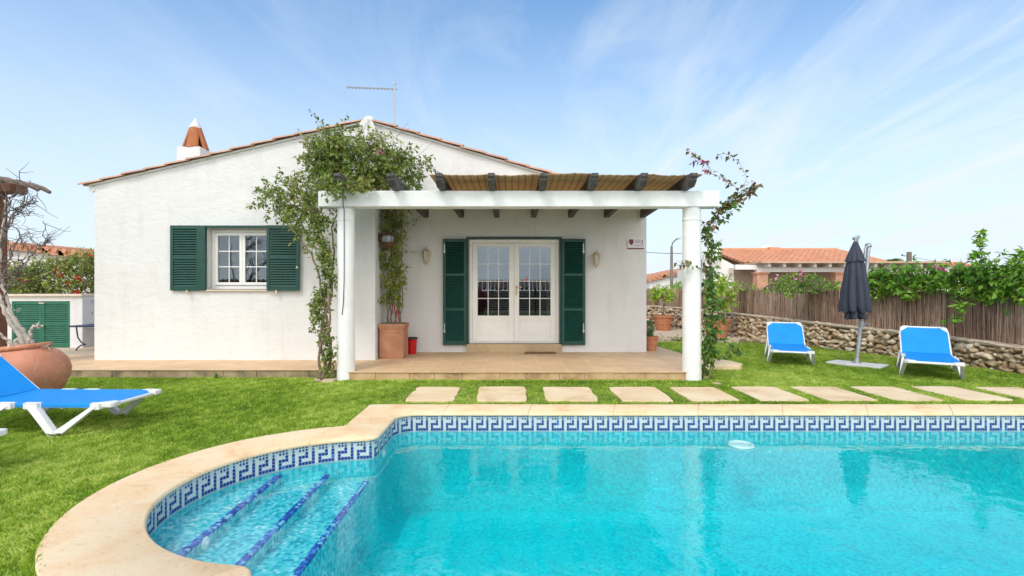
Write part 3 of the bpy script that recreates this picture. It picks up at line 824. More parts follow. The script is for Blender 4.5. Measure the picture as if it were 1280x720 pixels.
# chimney
ch = MB(); cx, cy = -6.44, 10.75
ch.box(cx - 0.34, cx + 0.14, cy - 0.25, cy + 0.20, 3.3, 4.31)
chim = hp(ch.build('chimney', M['stucco'], bevel=0.02))
b = MB()
for k in range(4):
    a0 = R(57 + 90 * k)
    ca, sa = math.cos(a0 + PI / 4), math.sin(a0 + PI / 4)
    base = Vector((cx - 0.09 + 0.19 * ca, cy + 0.19 * sa - 0.02, 4.31)); top = Vector((cx - 0.09 + 0.05 * ca, cy + 0.05 * sa - 0.02, 4.76))
    side = Vector((-sa, ca, 0)); nn_ = Vector((ca, sa, 0))
    vs = []
    for p, hw in ((base, 0.12), (top, 0.08)):
        for i in range(7):
            t = PI * i / 6
            vs.append(p + side * hw * math.cos(t) + nn_ * 0.06 * math.sin(t))
        for i in range(7):
            t = PI * (6 - i) / 6
            vs.append(p + side * (hw - 0.015) * math.cos(t) + nn_ * (0.06 * math.sin(t) - 0.02))
    b.add(vs, [(i, (i + 1) % 14, 14 + (i + 1) % 14, 14 + i) for i in range(14)] + [tuple(range(14))[::-1], tuple(range(14, 28))])
cc = b.build('chimney_cap', M['cap_tile'], smooth=True); cc.parent = chim; cc.matrix_parent_inverse = Matrix.Identity(4)
for prof_ in ([(0.11, 4.72), (0.115, 4.77), (0.07, 4.84), (0.03, 4.92), (0.0, 4.95)], [(0.13, 4.30), (0.12, 4.36), (0.06, 4.40), (0, 4.41)]):
    b = MB(); b.lathe(prof_, 16, c=(cx - 0.09, cy - 0.02, 0))
    cc = b.build('plaster_cone', M['stucco'], smooth=True); cc.parent = chim; cc.matrix_parent_inverse = Matrix.Identity(4)
# antenna
ant = empty('tv_antenna', (-2.40, 10.6, 4.45), 0, 'thin aerial with one long boom on a mast above the roof ridge', 'antenna')
b = MB(); b.tube([(0, 0, -0.02), (0, 0, 1.15)], 0.018, 8); b.tube([(0.01, 0, 1.15), (0.0, 0, 1.18)], 0.03, 8); b.build('mast', M['grey_metal'], ant, smooth=True)
b = MB(); b.tube([(-0.98, 0.02, 1.10), (0.06, 0.02, 1.06)], 0.012, 6); b.build('boom', M['grey_metal'], ant)
for k in range(13):
    b = MB(); x = -0.95 + k * 0.075; hh = 0.05 - 0.001 * k; zb_ = 1.10 - (x + 0.95) * 0.04
    b.tube([(x, 0.02 - hh * 1.6, zb_), (x, 0.02 + hh * 1.6, zb_)], 0.006, 5); b.box(x - 0.006, x + 0.006, 0.012, 0.028, zb_ - 0.018, zb_ + 0.018)
    b.build('element', M['grey_metal'], ant)

# ------------------------------------------------------------------ louvred shutters
def shutter_leaf(w_, h_, rails, mat, slat=0.042, st=0.055):
    """frame and slats in the local x/z plane, front face towards -y; x from 0 to w_"""
    fr = MB(); t = 0.036
    fr.box(0, st, -t, 0, 0, h_); fr.box(w_ - st, w_, -t, 0, 0, h_)
    zz = [0.0] + [r_ * h_ for r_ in rails] + [h_]
    bars = [(0.0, 0.075)] + [(r_ * h_ - 0.026, r_ * h_ + 0.026) for r_ in rails] + [(h_ - 0.065, h_)]
    for z0, z1 in bars: fr.box(st, w_ - st, -t + 0.001, -0.001, z0, z1)
    sl_ = MB()
    for (a, b_) in zip(bars[:-1], bars[1:]):
        n_ = int((b_[0] - a[1]) / slat)
        for k in range(n_):
            z = a[1] + (k + 0.5) * (b_[0] - a[1]) / n_
            Mx = Matrix.Translation((0, -t / 2, z)) @ Matrix.Rotation(R(52), 4, 'X')
            sl_.box(st, w_ - st, -0.024, 0.024, -0.0035, 0.0035, M=Mx)
    return fr, sl_
def add_shutter(name, loc, rz, w_, h_, rails, mat, parent, latch=None):
    fr, sl_ = shutter_leaf(w_, h_, rails, mat)
    Mx = Matrix.Translation(loc) @ Matrix.Rotation(rz, 4, 'Z')
    for q in (fr, sl_): q.v = [tuple(Mx @ Vector(v)) for v in q.v]
    s = put(fr.build(name, mat, bevel=0.003), parent)
    l = sl_.build('slats', mat); l.parent = s; l.matrix_parent_inverse = Matrix.Identity(4)
    if latch:
        for z in latch:
            b = MB(); x = w_ - 0.05 if loc[0] > DX0 else 0.02
            b.box(x, x + 0.022, -0.055, -0.0365, z, z + 0.19); b.box(x - 0.012, x + 0.034, -0.062, -0.036, z + 0.02, z + 0.05)
            b.v = [tuple(Mx @ Vector(v)) for v in b.v]
            l = b.build('bolt', M['grey_metal']); l.parent = s; l.matrix_parent_inverse = Matrix.Identity(4)
    return s
# window
win = hp(tag(empty('window', (WX0, HY, WZ0)), None))
b = MB(); y0 = HY + 0.13; y1 = HY + 0.19; x0 = WX0 + 0.008; x1 = WX1 - 0.008; z0 = WZ0 + 0.008; z1 = WZ1 - 0.008
b.box(x0, x0 + 0.06, y0, y1, z0, z1); b.box(x1 - 0.06, x1, y0, y1, z0, z1); b.box(x0 + 0.06, x1 - 0.06, y0 + 0.001, y1, z0, z0 + 0.07); b.box(x0 + 0.06, x1 - 0.06, y0 + 0.001, y1, z1 - 0.06, z1)
xm = (x0 + x1) / 2
def wp(o, par=None):
    o.parent = par; o.matrix_parent_inverse = Matrix.Identity(4); return o
def sub(o, par):
    """child whose mesh is already in world coordinates"""
    bpy.context.view_layer.update()
    o.parent = par; o.matrix_parent_inverse = par.matrix_world.inverted(); return o
sub(b.build('window_frame', M['white_frame'], bevel=0.004), win)
for a, c in ((x0 + 0.065, xm - 0.002), (xm + 0.002, x1 - 0.065)):
    b = MB(); zz0, zz1 = z0 + 0.075, z1 - 0.065; f = 0.050
    b.box(a, a + f, y0 - 0.02, y1 - 0.01, zz0, zz1); b.box(c - f, c, y0 - 0.02, y1 - 0.01, zz0, zz1)
    b.box(a + f, c - f, y0 - 0.019, y1 - 0.011, zz0, zz0 + f); b.box(a + f, c - f, y0 - 0.019, y1 - 0.011, zz1 - f, zz1)
    mid = (a + c) / 2; b.box(mid - 0.008, mid + 0.008, y0, y0 + 0.02, zz0 + f, zz1 - f)
    for q in (1, 2):
        zq = zz0 + f + (zz1 - zz0 - 2 * f) * q / 3; b.box(a + f, c - f, y0 + 0.001, y0 + 0.019, zq - 0.009, zq + 0.009)
    s = sub(b.build('sash', M['white_frame'], bevel=0.003), win)
    b = MB(); b.box(a + f - 0.005, c - f + 0.005, y0 + 0.008, y0 + 0.012, zz0 + f - 0.005, zz1 - f + 0.005); sub(b.build('pane', M['glass']), win)
b = MB(); b.box(WX0 - 0.08, WX1 + 0.10, HY - 0.045, HY + 0.13, WZ0 - 0.028, WZ0); sub(b.build('sill', M['cream_sill'], bevel=0.005), win)
b = MB(); b.box(WX0 - 0.09, WX1 + 0.12, HY - 0.05, HY + 0.02, WZ1, WZ1 + 0.045); sub(b.build('lintel_trim', M['green_paint'], bevel=0.004), win)
sh = HY - 0.02
add_shutter('shutter', (-6.14, sh, 1.405), 0, 0.53, 1.17, [0.5], M['green_paint'], house)
b = MB(); b.box(-5.60, -5.50, HY - 0.075, HY - 0.01, 1.41, 2.56); hp(b.build('shutter_hinge_frame', M['green_paint'], bevel=0.004))
add_shutter('shutter', (-4.395, sh - 0.03, 1.405), 0, 0.585, 1.17, [0.5], M['green_paint'], house)
for x in (-5.82, -4.22):
    b = MB(); b.box(x - 0.012, x + 0.012, HY - 0.075, HY, 1.375, 1.395); b.box(x - 0.016, x + 0.016, HY - 0.09, HY - 0.07, 1.34, 1.41)
    hp(b.build('shutter_catch', M['ivory']))
b = MB(); b.box(-3.86, -3.83, HY - 0.1, HY - 0.07, 1.80, 1.84); hp(b.build('shutter_catch', M['ivory']))
# french door
door = sub(empty('french_door', (DX0, RY, DZ0)), house)
y0 = RY + 0.05; y1 = RY + 0.12
b = MB(); x0, x1 = DX0 + 0.006, DX1 - 0.006; z0, z1 = DZ0 + 0.004, DZ1 - 0.006
b.box(x0, x0 + 0.065, y0, y1, z0, z1); b.box(x1 - 0.065, x1, y0, y1, z0, z1); b.box(x0 + 0.065, x1 - 0.065, y0 + 0.001, y1, z1 - 0.07, z1); b.box(x0 + 0.065, x1 - 0.065, y0 + 0.001, y1, z0, z0 + 0.035)
sub(b.build('door_frame', M['white_frame'], bevel=0.004), door)
xm = (x0 + x1) / 2
for i, (a, c) in enumerate(((x0 + 0.068, xm - 0.002), (xm + 0.002, x1 - 0.068))):
    b = MB(); zz0, zz1 = z0 + 0.038, z1 - 0.073; f = 0.10; fy0, fy1 = y0 - 0.02, y1 - 0.02
    b.box(a, a + f, fy0, fy1, zz0, zz1); b.box(c - f, c, fy0, fy1, zz0, zz1)
    zp0, zp1 = zz0 + 0.11, zz0 + 0.44
    b.box(a + f, c - f, fy0 + 0.001, fy1 - 0.001, zz0, zp0); b.box(a + f, c - f, fy0 + 0.001, fy1 - 0.001, zp1, zp1 + 0.09); b.box(a + f, c - f, fy0 + 0.001, fy1 - 0.001, zz1 - 0.07, zz1)
    b.box(a + f, c - f, fy0 + 0.014, fy1 - 0.01, zp0, zp1); b.box(a + f + 0.03, c - f - 0.03, fy0 + 0.004, fy0 + 0.016, zp0 + 0.03, zp1 - 0.03)
    g0, g1 = zp1 + 0.09, zz1 - 0.07
    for q in (1, 2):
        xq = a + f + (c - a - 2 * f) * q / 3; b.box(xq - 0.0075, xq + 0.0075, fy0 + 0.012, fy0 + 0.030, g0, g1)
    for q in (1, 2, 3):
        zq = g0 + (g1 - g0) * q / 4; b.box(a + f, c - f, fy0 + 0.013, fy0 + 0.029, zq - 0.0075, zq + 0.0075)
    s = sub(b.build('door_leaf', M['white_frame'], bevel=0.003), door)
    b = MB(); b.box(a + f - 0.004, c - f + 0.004, fy0 + 0.018, fy0 + 0.023, g0 - 0.004, g1 + 0.004); sub(b.build('pane', M['door_glass']), s)
    if i == 1:
        b = MB(); b.box(a + 0.028, a + 0.062, fy0 - 0.008, fy0, 1.30, 1.50); b.tube([(a + 0.045, fy0, 1.46), (a + 0.045, fy0 - 0.05, 1.46), (a + 0.15, fy0 - 0.055, 1.465)], 0.011, 8)
        b.tube([(a + 0.045, fy0 - 0.012, 1.335), (a + 0.045, fy0 - 0.001, 1.335)], 0.012, 8)
        sub(b.build('handle', M['ivory'], smooth=True), s)
        b = MB(); zc = PZ(349, RY); xc = PX(658, RY)
        b.lathe([(0.022, 0), (0.022, 0.002), (0.036, 0.002), (0.036, 0)], 24, M=Matrix.Translation((xc, fy0 + 0.0165, zc)) @ Matrix.Rotation(R(90), 4, 'X'), closed=True)
        b.box(xc - 0.016, xc + 0.016, fy0 + 0.0145, fy0 + 0.0165, zc - 0.004, zc + 0.004); b.box(xc - 0.004, xc + 0.004, fy0 + 0.0140, fy0 + 0.0144, zc - 0.014, zc + 0.014)
        sub(b.build('sticker', M['red_plastic']), s)
b = MB(); b.box(DX0 - 0.05, DX1 + 0.05, RY - 0.03, RY + 0.03, DZ1 + 0.001, DZ1 + 0.045); sub(b.build('lintel_trim', M['green_paint'], bevel=0.003), door)
for xa_, xb_ in ((DX0 - 0.04, DX0), (DX1, DX1 + 0.04)):
    b = MB(); b.box(xa_, xb_, RY - 0.045, RY - 0.002, DZ0, DZ1); sub(b.build('side_trim', M['green_paint'], bevel=0.003), door)
b = MB(); b.box(DX0 - 0.045, DX1 + 0.045, RY - 0.07, RY + 0.13, TZ - 0.005, DZ0); sub(b.build('door_step', M['step_stone'], bevel=0.008), door)
add_shutter('shutter', (-1.392, RY - 0.05, 0.30), 0, 0.475, 2.14, [0.335, 0.662], M['green_paint'], house, latch=(0.25, 1.85))
add_shutter('shutter', (1.003, RY - 0.05, 0.30), 0, 0.475, 2.14, [0.335, 0.662], M['green_paint'], house, latch=(0.25, 1.85))
# room behind the glass
b = MB(); x0, x1, y0, y1, z0, z1 = -7.2, 2.4, RY + 0.27, 16, 0.16, 2.95
b.add([(x0, y0, z0), (x1, y0, z0), (x1, y1, z0), (x0, y1, z0), (x0, y0, z1), (x1, y0, z1), (x1, y1, z1), (x0, y1, z1)], [(0, 1, 2, 3), (4, 7, 6, 5), (3, 2, 6, 7), (1, 5, 6, 2), (0, 3, 7, 4)])
hp(b.build('interior', M['room'], recalc=False))
def curtain(x0, x1, y, z0, z1):
    b = MB(); n_ = 30; vs = []
    for i in range(n_ + 1):
        x = x0 + (x1 - x0) * i / n_; yy = y + 0.03 * math.sin(i * 1.35)
        vs += [(x, yy, z0), (x, yy, z1)]
    b.add(vs, [(2 * i, 2 * i + 2, 2 * i + 3, 2 * i + 1) for i in range(n_)])
    hp(b.build('curtain', M['curtain'], smooth=True, recalc=False))
curtain(DX0 - 0.1, DX0 + 0.17, RY + 0.34, 0.2, 2.6)
curtain(DX1 - 0.24, DX1 + 0.1, RY + 0.34, 0.2, 2.6)

# wall lanterns
def wall_lantern():
    r_ = empty('wall_lantern', (0, 0, 0))
    b = MB(); b.box(-0.035, 0.035, -0.022, 0, -0.12, 0.10); b.tube([(0, -0.02, 0.02), (0, -0.07, 0.10), (0, -0.10, 0.13)], 0.010, 6); b.tube([(0, -0.02, -0.13), (0, -0.06, -0.17), (0, -0.10, -0.165)], 0.009, 6); b.build('bracket', M['ivory'], r_, smooth=True)
    b = MB()
    b.lathe([(0.0, 0.175), (0.018, 0.165), (0.014, 0.15), (0.03, 0.135), (0.07, 0.105), (0.092, 0.085), (0.092, 0.075), (0.02, 0.078)], 6, c=(0, -0.11, 0)); b.build('cap', M['ivory'], r_)
    b = MB()
    for k in range(6):
        t = 2 * PI * k / 6
        b.tube([(0.080 * math.cos(t), -0.11 + 0.080 * math.sin(t), 0.078), (0.048 * math.cos(t), -0.11 + 0.048 * math.sin(t), -0.10)], 0.007, 5)
    b.lathe([(0.056, -0.095), (0.056, -0.115), (0.03, -0.14), (0.015, -0.165), (0.0, -0.18)], 6, c=(0, -0.11, 0)); b.build('cage', M['ivory'], r_)
    b = MB(); b.lathe([(0.074, 0.074), (0.044, -0.096)], 6, c=(0, -0.11, 0)); b.build('glass_panel', M['lantern_glass'], r_)
    return r_
M['lantern_glass'] = simple('frosted_lantern_glass', (0.62, 0.58, 0.48), (0.50, 0.46, 0.38), 12, 0.2)
wl1 = wall_lantern(); wl1.location = (PX(534, RY), RY, PZ(320, RY)); tag(wl1, 'ivory wall lantern by the french door, nearer the potted climber', 'lantern', 'ivory lanterns flanking the french door')
wl2 = copy_tree(wl1); wl2.location = (PX(744.5, RY), RY, PZ(324, RY)); tag(wl2, 'ivory wall lantern by the french door, nearer the security sign', 'lantern')
# security sign
sg = empty('security_sign', (PX(794.5, RY), RY - 0.001, PZ(304.5, RY)), 0, 'small white and purple alarm sign with a shield on the white wall', 'sign')
b = MB(); b.box(-0.165, 0.165, -0.012, 0, -0.115, 0.115); b.build('board', M['sign_white'], sg, bevel=0.003)
b = MB(); sp = [(-0.135, 0.085), (-0.135, 0.02), (-0.12, -0.01), (-0.09, -0.035), (-0.06, -0.01), (-0.045, 0.02), (-0.045, 0.085)]
Mx = Matrix.Translation((0, -0.012, 0)) @ Matrix.Rotation(R(90), 4, 'X'); b.prism(sp, 0, 0.003, M=Mx); b.box(-0.165, 0.165, -0.015, -0.012, -0.112, -0.088); b.build('shield', M['sign_purple'], sg)
b = MB()
for (x, z, w_) in ((-0.02, 0.07, 0.13), (-0.02, 0.045, 0.12), (-0.02, 0.02, 0.13), (-0.03, -0.04, 0.16)):
    k = 0; xx = x
    while xx < x + w_ - 0.01:
        l_ = 0.008 + 0.012 * ((k * 7) % 3) / 2; b.box(xx, xx + l_, -0.0145, -0.012, z - 0.006, z + 0.006); xx += l_ + 0.004; k += 1
b.build('small_print', M['sign_grey'], sg)
b = MB(); b.box(0.125, 0.142, -0.015, -0.012, 0.0, 0.075); b.box(0.125, 0.142, -0.015, -0.012, -0.028, -0.012); b.build('mark', M['sign_purple'], sg)

# ================================================================== PERGOLA
perg = empty('pergola', (0.1, 8.1, 0), 0, 'white pergola with round columns, dark rafters and a cane mat over the terrace', 'pergola')
BY0, BY1, BZ0, BZ1 = 7.98, 8.24, 2.70, 2.945
b = MB(); b.box(PX(398, 8.0), PX(899, 8.0), BY0, BY1, BZ0, BZ1)
put(b.build('beam', M['smooth_white'], bevel=0.012, segs=3), perg)
for (pxc, yb, r_) in ((432.5, 8.16, 0.137), (864.7, 8.14, 0.143)):
    b = MB(); b.lathe([(r_ + 0.002, -0.02), (r_, 0.3), (r_ - 0.003, 1.5), (r_ - 0.005, 2.50), (r_ + 0.004, 2.502), (r_ + 0.004, 2.52), (r_ - 0.005, 2.523), (r_ - 0.004, 2.699)], 40, c=(PX(pxc, yb), yb, 0))
    put(b.build('column', M['smooth_white'], smooth=True), perg)
# cable on the left column
b = MB(); xc = PX(429.5, 8.0)
b.tube([(xc, 7.972, 2.95), (xc, 7.972, 2.72), (xc + 0.005, 8.012, 2.66), (xc + 0.003, 8.016, 1.6), (xc - 0.01, 8.014, 1.2), (xc - 0.03, 8.02, 1.05), (xc - 0.10, 8.10, 0.95)], 0.006, 6)
put(b.build('cable', M['dark_metal'], smooth=True), perg)
tips = [421, 487.5, 548, 614, 680, 744, 806, 868]
rears = [482, 533, 577, 621, 667, 713, 758, 803]
for i, (a, c) in enumerate(zip(tips, rears)):
    yf, yr = 7.55, RY - 0.005
    xf, xr = PX(a, yf), PX(c, RY)
    if i == 0: yr = HY - 0.005; xr = xf + 0.15
    zb, h_ = 2.947, 0.165
    dz = -0.07 * (yr - yf) / 3
    L_ = math.hypot(xr - xf, yr - yf); ang = math.atan2(yr - yf, xr - xf)
    Mx = Matrix.Translation((xf, yf, zb)) @ Matrix.Rotation(ang, 4, 'Z')
    hw = 0.05
    pr = [(0.0, h_ + 0.012), (0.0, h_ - 0.035), (0.03, h_ - 0.06), (0.035, h_ - 0.09), (0.09, 0.03), (0.14, 0.0), (0.60, 0.0), (L_, dz), (L_, h_ + dz), (0.25, h_ + 0.01)]
    b = MB(); nP = len(pr)
    vs = [Mx @ Vector((u, s_ * hw, z)) for s_ in (-1, 1) for u, z in pr]
    b.add(vs, [(k, (k + 1) % nP, nP + (k + 1) % nP, nP + k) for k in range(nP)] + [tuple(range(nP))[::-1], tuple(range(nP, 2 * nP))])
    put(b.build('rafter', M['dark_wood'], bevel=0.004), perg)
# cane mat
b = MB(); nx, ny = 90, 26; vs = []; rr_ = random.Random(4)
mx0, mx1, my0, my1 = PX(537, 7.75), PX(878, 7.75), 7.75, RY - 0.01
edge = [rr_.uniform(-0.02, 0.03) for _ in range(nx + 1)]
for th_ in (0, 0.012):
    for j in range(ny + 1):
        for i in range(nx + 1):
            u, v_ = i / nx, j / ny
            y = my0 + edge[i] * (1 - v_) * 1.0 + (my1 - my0) * v_
            x = mx0 + (mx1 - mx0) * u + 0.14 * v_ * (0.3 - u)
            z = 3.128 - 0.06 * v_ + 0.010 * math.sin(u * 37) * math.sin(v_ * 9 + u * 5) + (0.02 if 0.42 < u < 0.6 and v_ < 0.1 else 0)
            vs.append((x, y, z + th_))
m_ = (nx + 1) * (ny + 1); fs = []
for j in range(ny):
    for i in range(nx):
        a = j * (nx + 1) + i
        fs += [(a, a + nx + 1, a + nx + 2, a + 1), (m_ + a, m_ + a + 1, m_ + a + nx + 2, m_ + a + nx + 1)]
for i in range(nx): fs += [(i, i + 1, m_ + i + 1, m_ + i)]
b.add(vs, fs)
put(b.build('cane_mat', M['reed'], recalc=False), perg)

# ================================================================== FOLIAGE TOOLS
def raw_mesh(name, V, F, mats, shade=None, parent=None, nper=3, midx=None):
    """fast mesh from numpy arrays; F has nper corners per face"""
    me = bpy.data.meshes.new(name)
    V = np.asarray(V, dtype=np.float32); F = np.asarray(F, dtype=np.int32)
    me.vertices.add(len(V)); me.vertices.foreach_set('co', V.ravel())
    me.loops.add(F.size); me.loops.foreach_set('vertex_index', F.ravel())
    me.polygons.add(len(F)); me.polygons.foreach_set('loop_start', np.arange(0, F.size, nper, dtype=np.int32))
    if not isinstance(mats, (list, tuple)): mats = [mats]
    for m in mats: me.materials.append(m)
    if midx is not None: me.polygons.foreach_set('material_index', np.asarray(midx, dtype=np.int32))
    me.update(calc_edges=True); me.validate()
    if shade is not None:
        at = me.attributes.new('shade', 'FLOAT', 'POINT'); at.data.foreach_set('value', np.asarray(shade, dtype=np.float32))
    o = bpy.data.objects.new(name, me); COL.objects.link(o)
    if parent: sub(o, parent)
    return o
def norm(a): return a / (np.linalg.norm(a, axis=1)[:, None] + 1e-9)
def leaves(name, P, D, size, mat, rs, parent=None, wid=0.55, shade=None, fold=0.25, droop=0.25, var=0.35):
    """folded pointed leaves: 6 vertices, 4 triangles each"""
    n = len(P); P = np.asarray(P); D = norm(np.asarray(D) + rs.normal(0, 0.45, (n, 3)) + np.array([0, 0, -droop]))
    up = np.tile([0, 0, 1.0], (n, 1)) + rs.normal(0, 0.55, (n, 3)) + np.array([0, -0.35, 0])
    S = norm(np.cross(D, up)); U = norm(np.cross(S, D))
    Ln = (size * (1 - var + 2 * var * rs.rand(n)))[:, None]; W = Ln * wid * 0.5
    f = W * fold
    v0 = P; v1 = P + D * Ln * 0.38 + S * W + U * f; v2 = P + D * Ln * 0.38 - S * W + U * f
    v3 = P + D * Ln * 0.42; v4 = P + D * Ln - U * Ln * 0.12
    V = np.stack([v0, v1, v2, v3, v4], 1).reshape(-1, 3)
    b = np.arange(n)[:, None] * 5
    F = np.concatenate([b + np.array([0, 3, 1]), b + np.array([1, 3, 4]), b + np.array([0, 2, 3]), b + np.array([3, 2, 4])], 1).reshape(-1, 3)
    if shade is None: shade = rs.beta(2, 2.4, n)
    return raw_mesh(name, V, F, mat, np.repeat(shade, 5), parent)
def vine(start, way, rs, wob=0.03, n=10):
    """smooth wobbling polyline through way points"""
    pts = [np.array(start, float)] + [np.array(p, float) for p in way]
    res = []
    for i in range(len(pts) - 1):
        p0 = pts[max(i - 1, 0)]; p1 = pts[i]; p2 = pts[i + 1]; p3 = pts[min(i + 2, len(pts) - 1)]
        for k in range(n):
            t = k / n
            q = 0.5 * ((2 * p1) + (-p0 + p2) * t + (2 * p0 - 5 * p1 + 4 * p2 - p3) * t * t + (-p0 + 3 * p1 - 3 * p2 + p3) * t ** 3)
            res.append(q + rs.normal(0, wob, 3))
    res.append(pts[-1])
    return res
def sprout(rs, p, d, length, steps=6, droop=0.25, jitter=0.25):
    """a growing twig"""
    d = np.array(d, float); d /= np.linalg.norm(d) + 1e-9
    res = [np.array(p, float)]; st = length / steps
    for k in range(steps):
        d = d + rs.normal(0, jitter, 3) * 0.6 + np.array([0, 0, -droop * (k + 1) / steps])
        d /= np.linalg.norm(d) + 1e-9
        res.append(res[-1] + d * st)
    return res
def twig_cloud(rs, twigs, per_m=60, spread=0.02):
    """leaf positions and directions along twigs"""
    P = []; D = []; A = []
    for tw in twigs:
        tw = np.array(tw); seg = np.linalg.norm(np.diff(tw, axis=0), axis=1); Ltot = seg.sum()
        n = max(2, int(Ltot * per_m * rs.uniform(0.7, 1.3)))
        s = np.sort(rs.rand(n)) * Ltot; cs = np.concatenate([[0], np.cumsum(seg)])
        q = np.stack([np.interp(s, cs, tw[:, k]) for k in range(3)], 1)
        idx = np.clip(np.searchsorted(cs, s) - 1, 0, len(seg) - 1)
        d = (tw[1:] - tw[:-1])[idx]; d = d / (np.linalg.norm(d, axis=1)[:, None] + 1e-9)
        side = norm(np.cross(d, rs.normal(0, 1, (n, 3))))
        P.append(q + side * spread * rs.rand(n)[:, None]); D.append(d * 0.5 + side); A.append(s / Ltot)
    return np.concatenate(P), np.concatenate(D), np.concatenate(A)
def twigs_mesh(name, twigs, r0, r1, mat, parent, n=4):
    b = MB()
    for tw in twigs:
        m = len(tw); b.tube(tw, [r0 + (r1 - r0) * i / (m - 1) for i in range(m)], n)
    o = b.build(name, mat, None, smooth='all', recalc=False)
    return sub(o, parent) if parent else o
def ellip(rs, c, r, n, shell=0.35):
    v = rs.normal(0, 1, (n, 3)); v = norm(v)
    rad = (shell + (1 - shell) * rs.rand(n) ** 0.5)[:, None]
    return np.array(c) + v * rad * np.array(r), v

# ------------------------------------------------------------------ bougainvillea on the left of the pergola
rs = np.random.RandomState(11)
bg_ = empty('bougainvillea', (PX(404, 8.15), 8.12, 0.0), 0, 'big bougainvillea shrub trained up a pergola column and over the beam beside the window', 'shrub')
def W(px, py, Y): return (PX(px, Y), Y, PZ(py, Y))
tr = []
tr.append(vine(W(404, 474, 8.1), [W(407, 455, 8.1), W(400, 430, 8.1), W(404, 400, 8.1), W(414, 370, 8.1), W(412, 330, 8.1), W(405, 300, 8.15), W(395, 270, 8.3), W(400, 240, 8.5), W(425, 215, 8.6)], rs, 0.006, 5))
tr.append(vine(W(410, 474, 8.14), [W(414, 440, 8.12), W(410, 410, 8.12), W(405, 380, 8.1), W(400, 350, 8.1), W(390, 320, 8.2), W(372, 295, 8.3), W(355, 275, 8.4), W(340, 258, 8.5)], rs, 0.006, 5))
tr.append(vine(W(401, 474, 8.1), [W(399, 440, 8.05), W(412, 405, 8.05), W(410, 360, 8.0), W(418, 320, 8.3), W(416, 285, 8.4), W(430, 250, 8.6), W(460, 215, 8.7), W(485, 200, 8.7)], rs, 0.006, 5))
b = MB()
for k, t_ in enumerate(tr):
    m_ = len(t_); b.tube(t_, [(0.030 - 0.004 * k) * (1 - 0.72 * i / (m_ - 1)) for i in range(m_)], 7)
o = b.build('trunk', M['bark'], None, smooth='all', recalc=False); sub(o, bg_)
tw = []
def cloud(c, r, n, ln, droop=0.2, updir=0.25, shell=0.25, jitter=0.3):
    P_, V_ = ellip(rs, c, r, n, shell)
    return [sprout(rs, p, v + np.array([0, 0, updir]), ln * rs.uniform(0.5, 1.3), 6, droop, jitter) for p, v in zip(P_, V_)]
# upper mass over the beam
tw += cloud(W(445, 205, 8.55), (0.66, 0.38, 0.34), 420, 0.30)
tw += cloud(W(410, 192, 8.6), (0.30, 0.28, 0.30), 150, 0.25)
tw += cloud(W(500, 216, 8.6), (0.38, 0.30, 0.20), 130, 0.28)
tw += cloud(W(425, 228, 8.4), (0.46, 0.25, 0.16), 130, 0.22)
tw += cloud(W(420, 230, 7.72), (0.22, 0.14, 0.09), 60, 0.16)
tw += cloud(W(445, 232, 7.85), (0.22, 0.12, 0.06), 40, 0.14)
tw += cloud(W(405, 268, 8.3), (0.22, 0.2, 0.2), 34, 0.2)
# left lobe over the window
tw += cloud(W(368, 250, 8.5), (0.34, 0.28, 0.30), 130, 0.25)
tw += cloud(W(340, 252, 8.5), (0.22, 0.2, 0.16), 28, 0.24)
tw += cloud(W(385, 280, 8.35), (0.2, 0.2, 0.3), 60, 0.22)
# trunk sleeve
for py in range(290, 462, 5):
    px = 404 + 8 * math.sin(py * 0.06) + rs.normal(0, 3)
    dens = 8 if 300 < py < 400 else 5
    for q in range(dens):
        tw.append(sprout(rs, W(px, py, 8.1), rs.normal(0, 1, 3) + np.array([0, -0.2, 0.1]), rs.uniform(0.08, 0.22), 4, 0.35))
# free shoots against the sky
sh_ = [([W(420, 185, 8.6), W(405, 160, 8.6), W(392, 145, 8.55), W(386, 136, 8.5)]), ([W(428, 180, 8.6), W(430, 158, 8.6), W(434, 142, 8.6)]), ([W(395, 190, 8.5), W(382, 172, 8.5), W(372, 160, 8.45)]),
       ([W(350, 245, 8.5), W(345, 225, 8.5), W(352, 210, 8.5)]), ([W(345, 250, 8.5), W(332, 238, 8.5), W(330, 222, 8.45)]), ([W(495, 215, 8.6), W(520, 205, 8.6), W(543, 196, 8.6)]), ([W(500, 225, 8.6), W(525, 215, 8.6), W(545, 212, 8.6)]),
       ([W(372, 230, 8.5), W(378, 208, 8.5), W(384, 195, 8.5)]), ([W(470, 195, 8.7), W(505, 190, 8.7), W(515, 178, 8.7)]), ([W(450, 190, 8.7), W(447, 170, 8.7), W(444, 155, 8.7)])]
free = [vine(s_[0], s_[1:], rs, 0.010, 6) for s_ in sh_]
P_, D_, A_ = twig_cloud(rs, tw, 58, 0.015)
P2, D2, A2 = twig_cloud(rs, free, 62, 0.02)
P_ = np.concatenate([P_, P2]); D_ = np.concatenate([D_, D2])
ok = (P_[:, 1] < HY - 0.03) & ~((P_[:, 2] < 2.96) & (P_[:, 2] > 2.68) & (P_[:, 1] > 7.95) & (P_[:, 1] < 8.27) & (P_[:, 0] > PX(398, 8.0)))
P_, D_ = P_[ok], D_[ok]
shd = np.clip(rs.beta(2, 2.2, len(P_)) + 0.12 * np.sin(P_[:, 0] * 5) + 0.1 * np.sin(P_[:, 2] * 7), 0, 1)
shd[rs.rand(len(P_)) < 0.015] = 1.0
leaves('foliage', P_, D_, 0.060, M['leaf_boug'], rs, bg_, 0.60, shd)
twigs_mesh('twig', tw + free, 0.0035, 0.0015, M['bark'], bg_, 3)
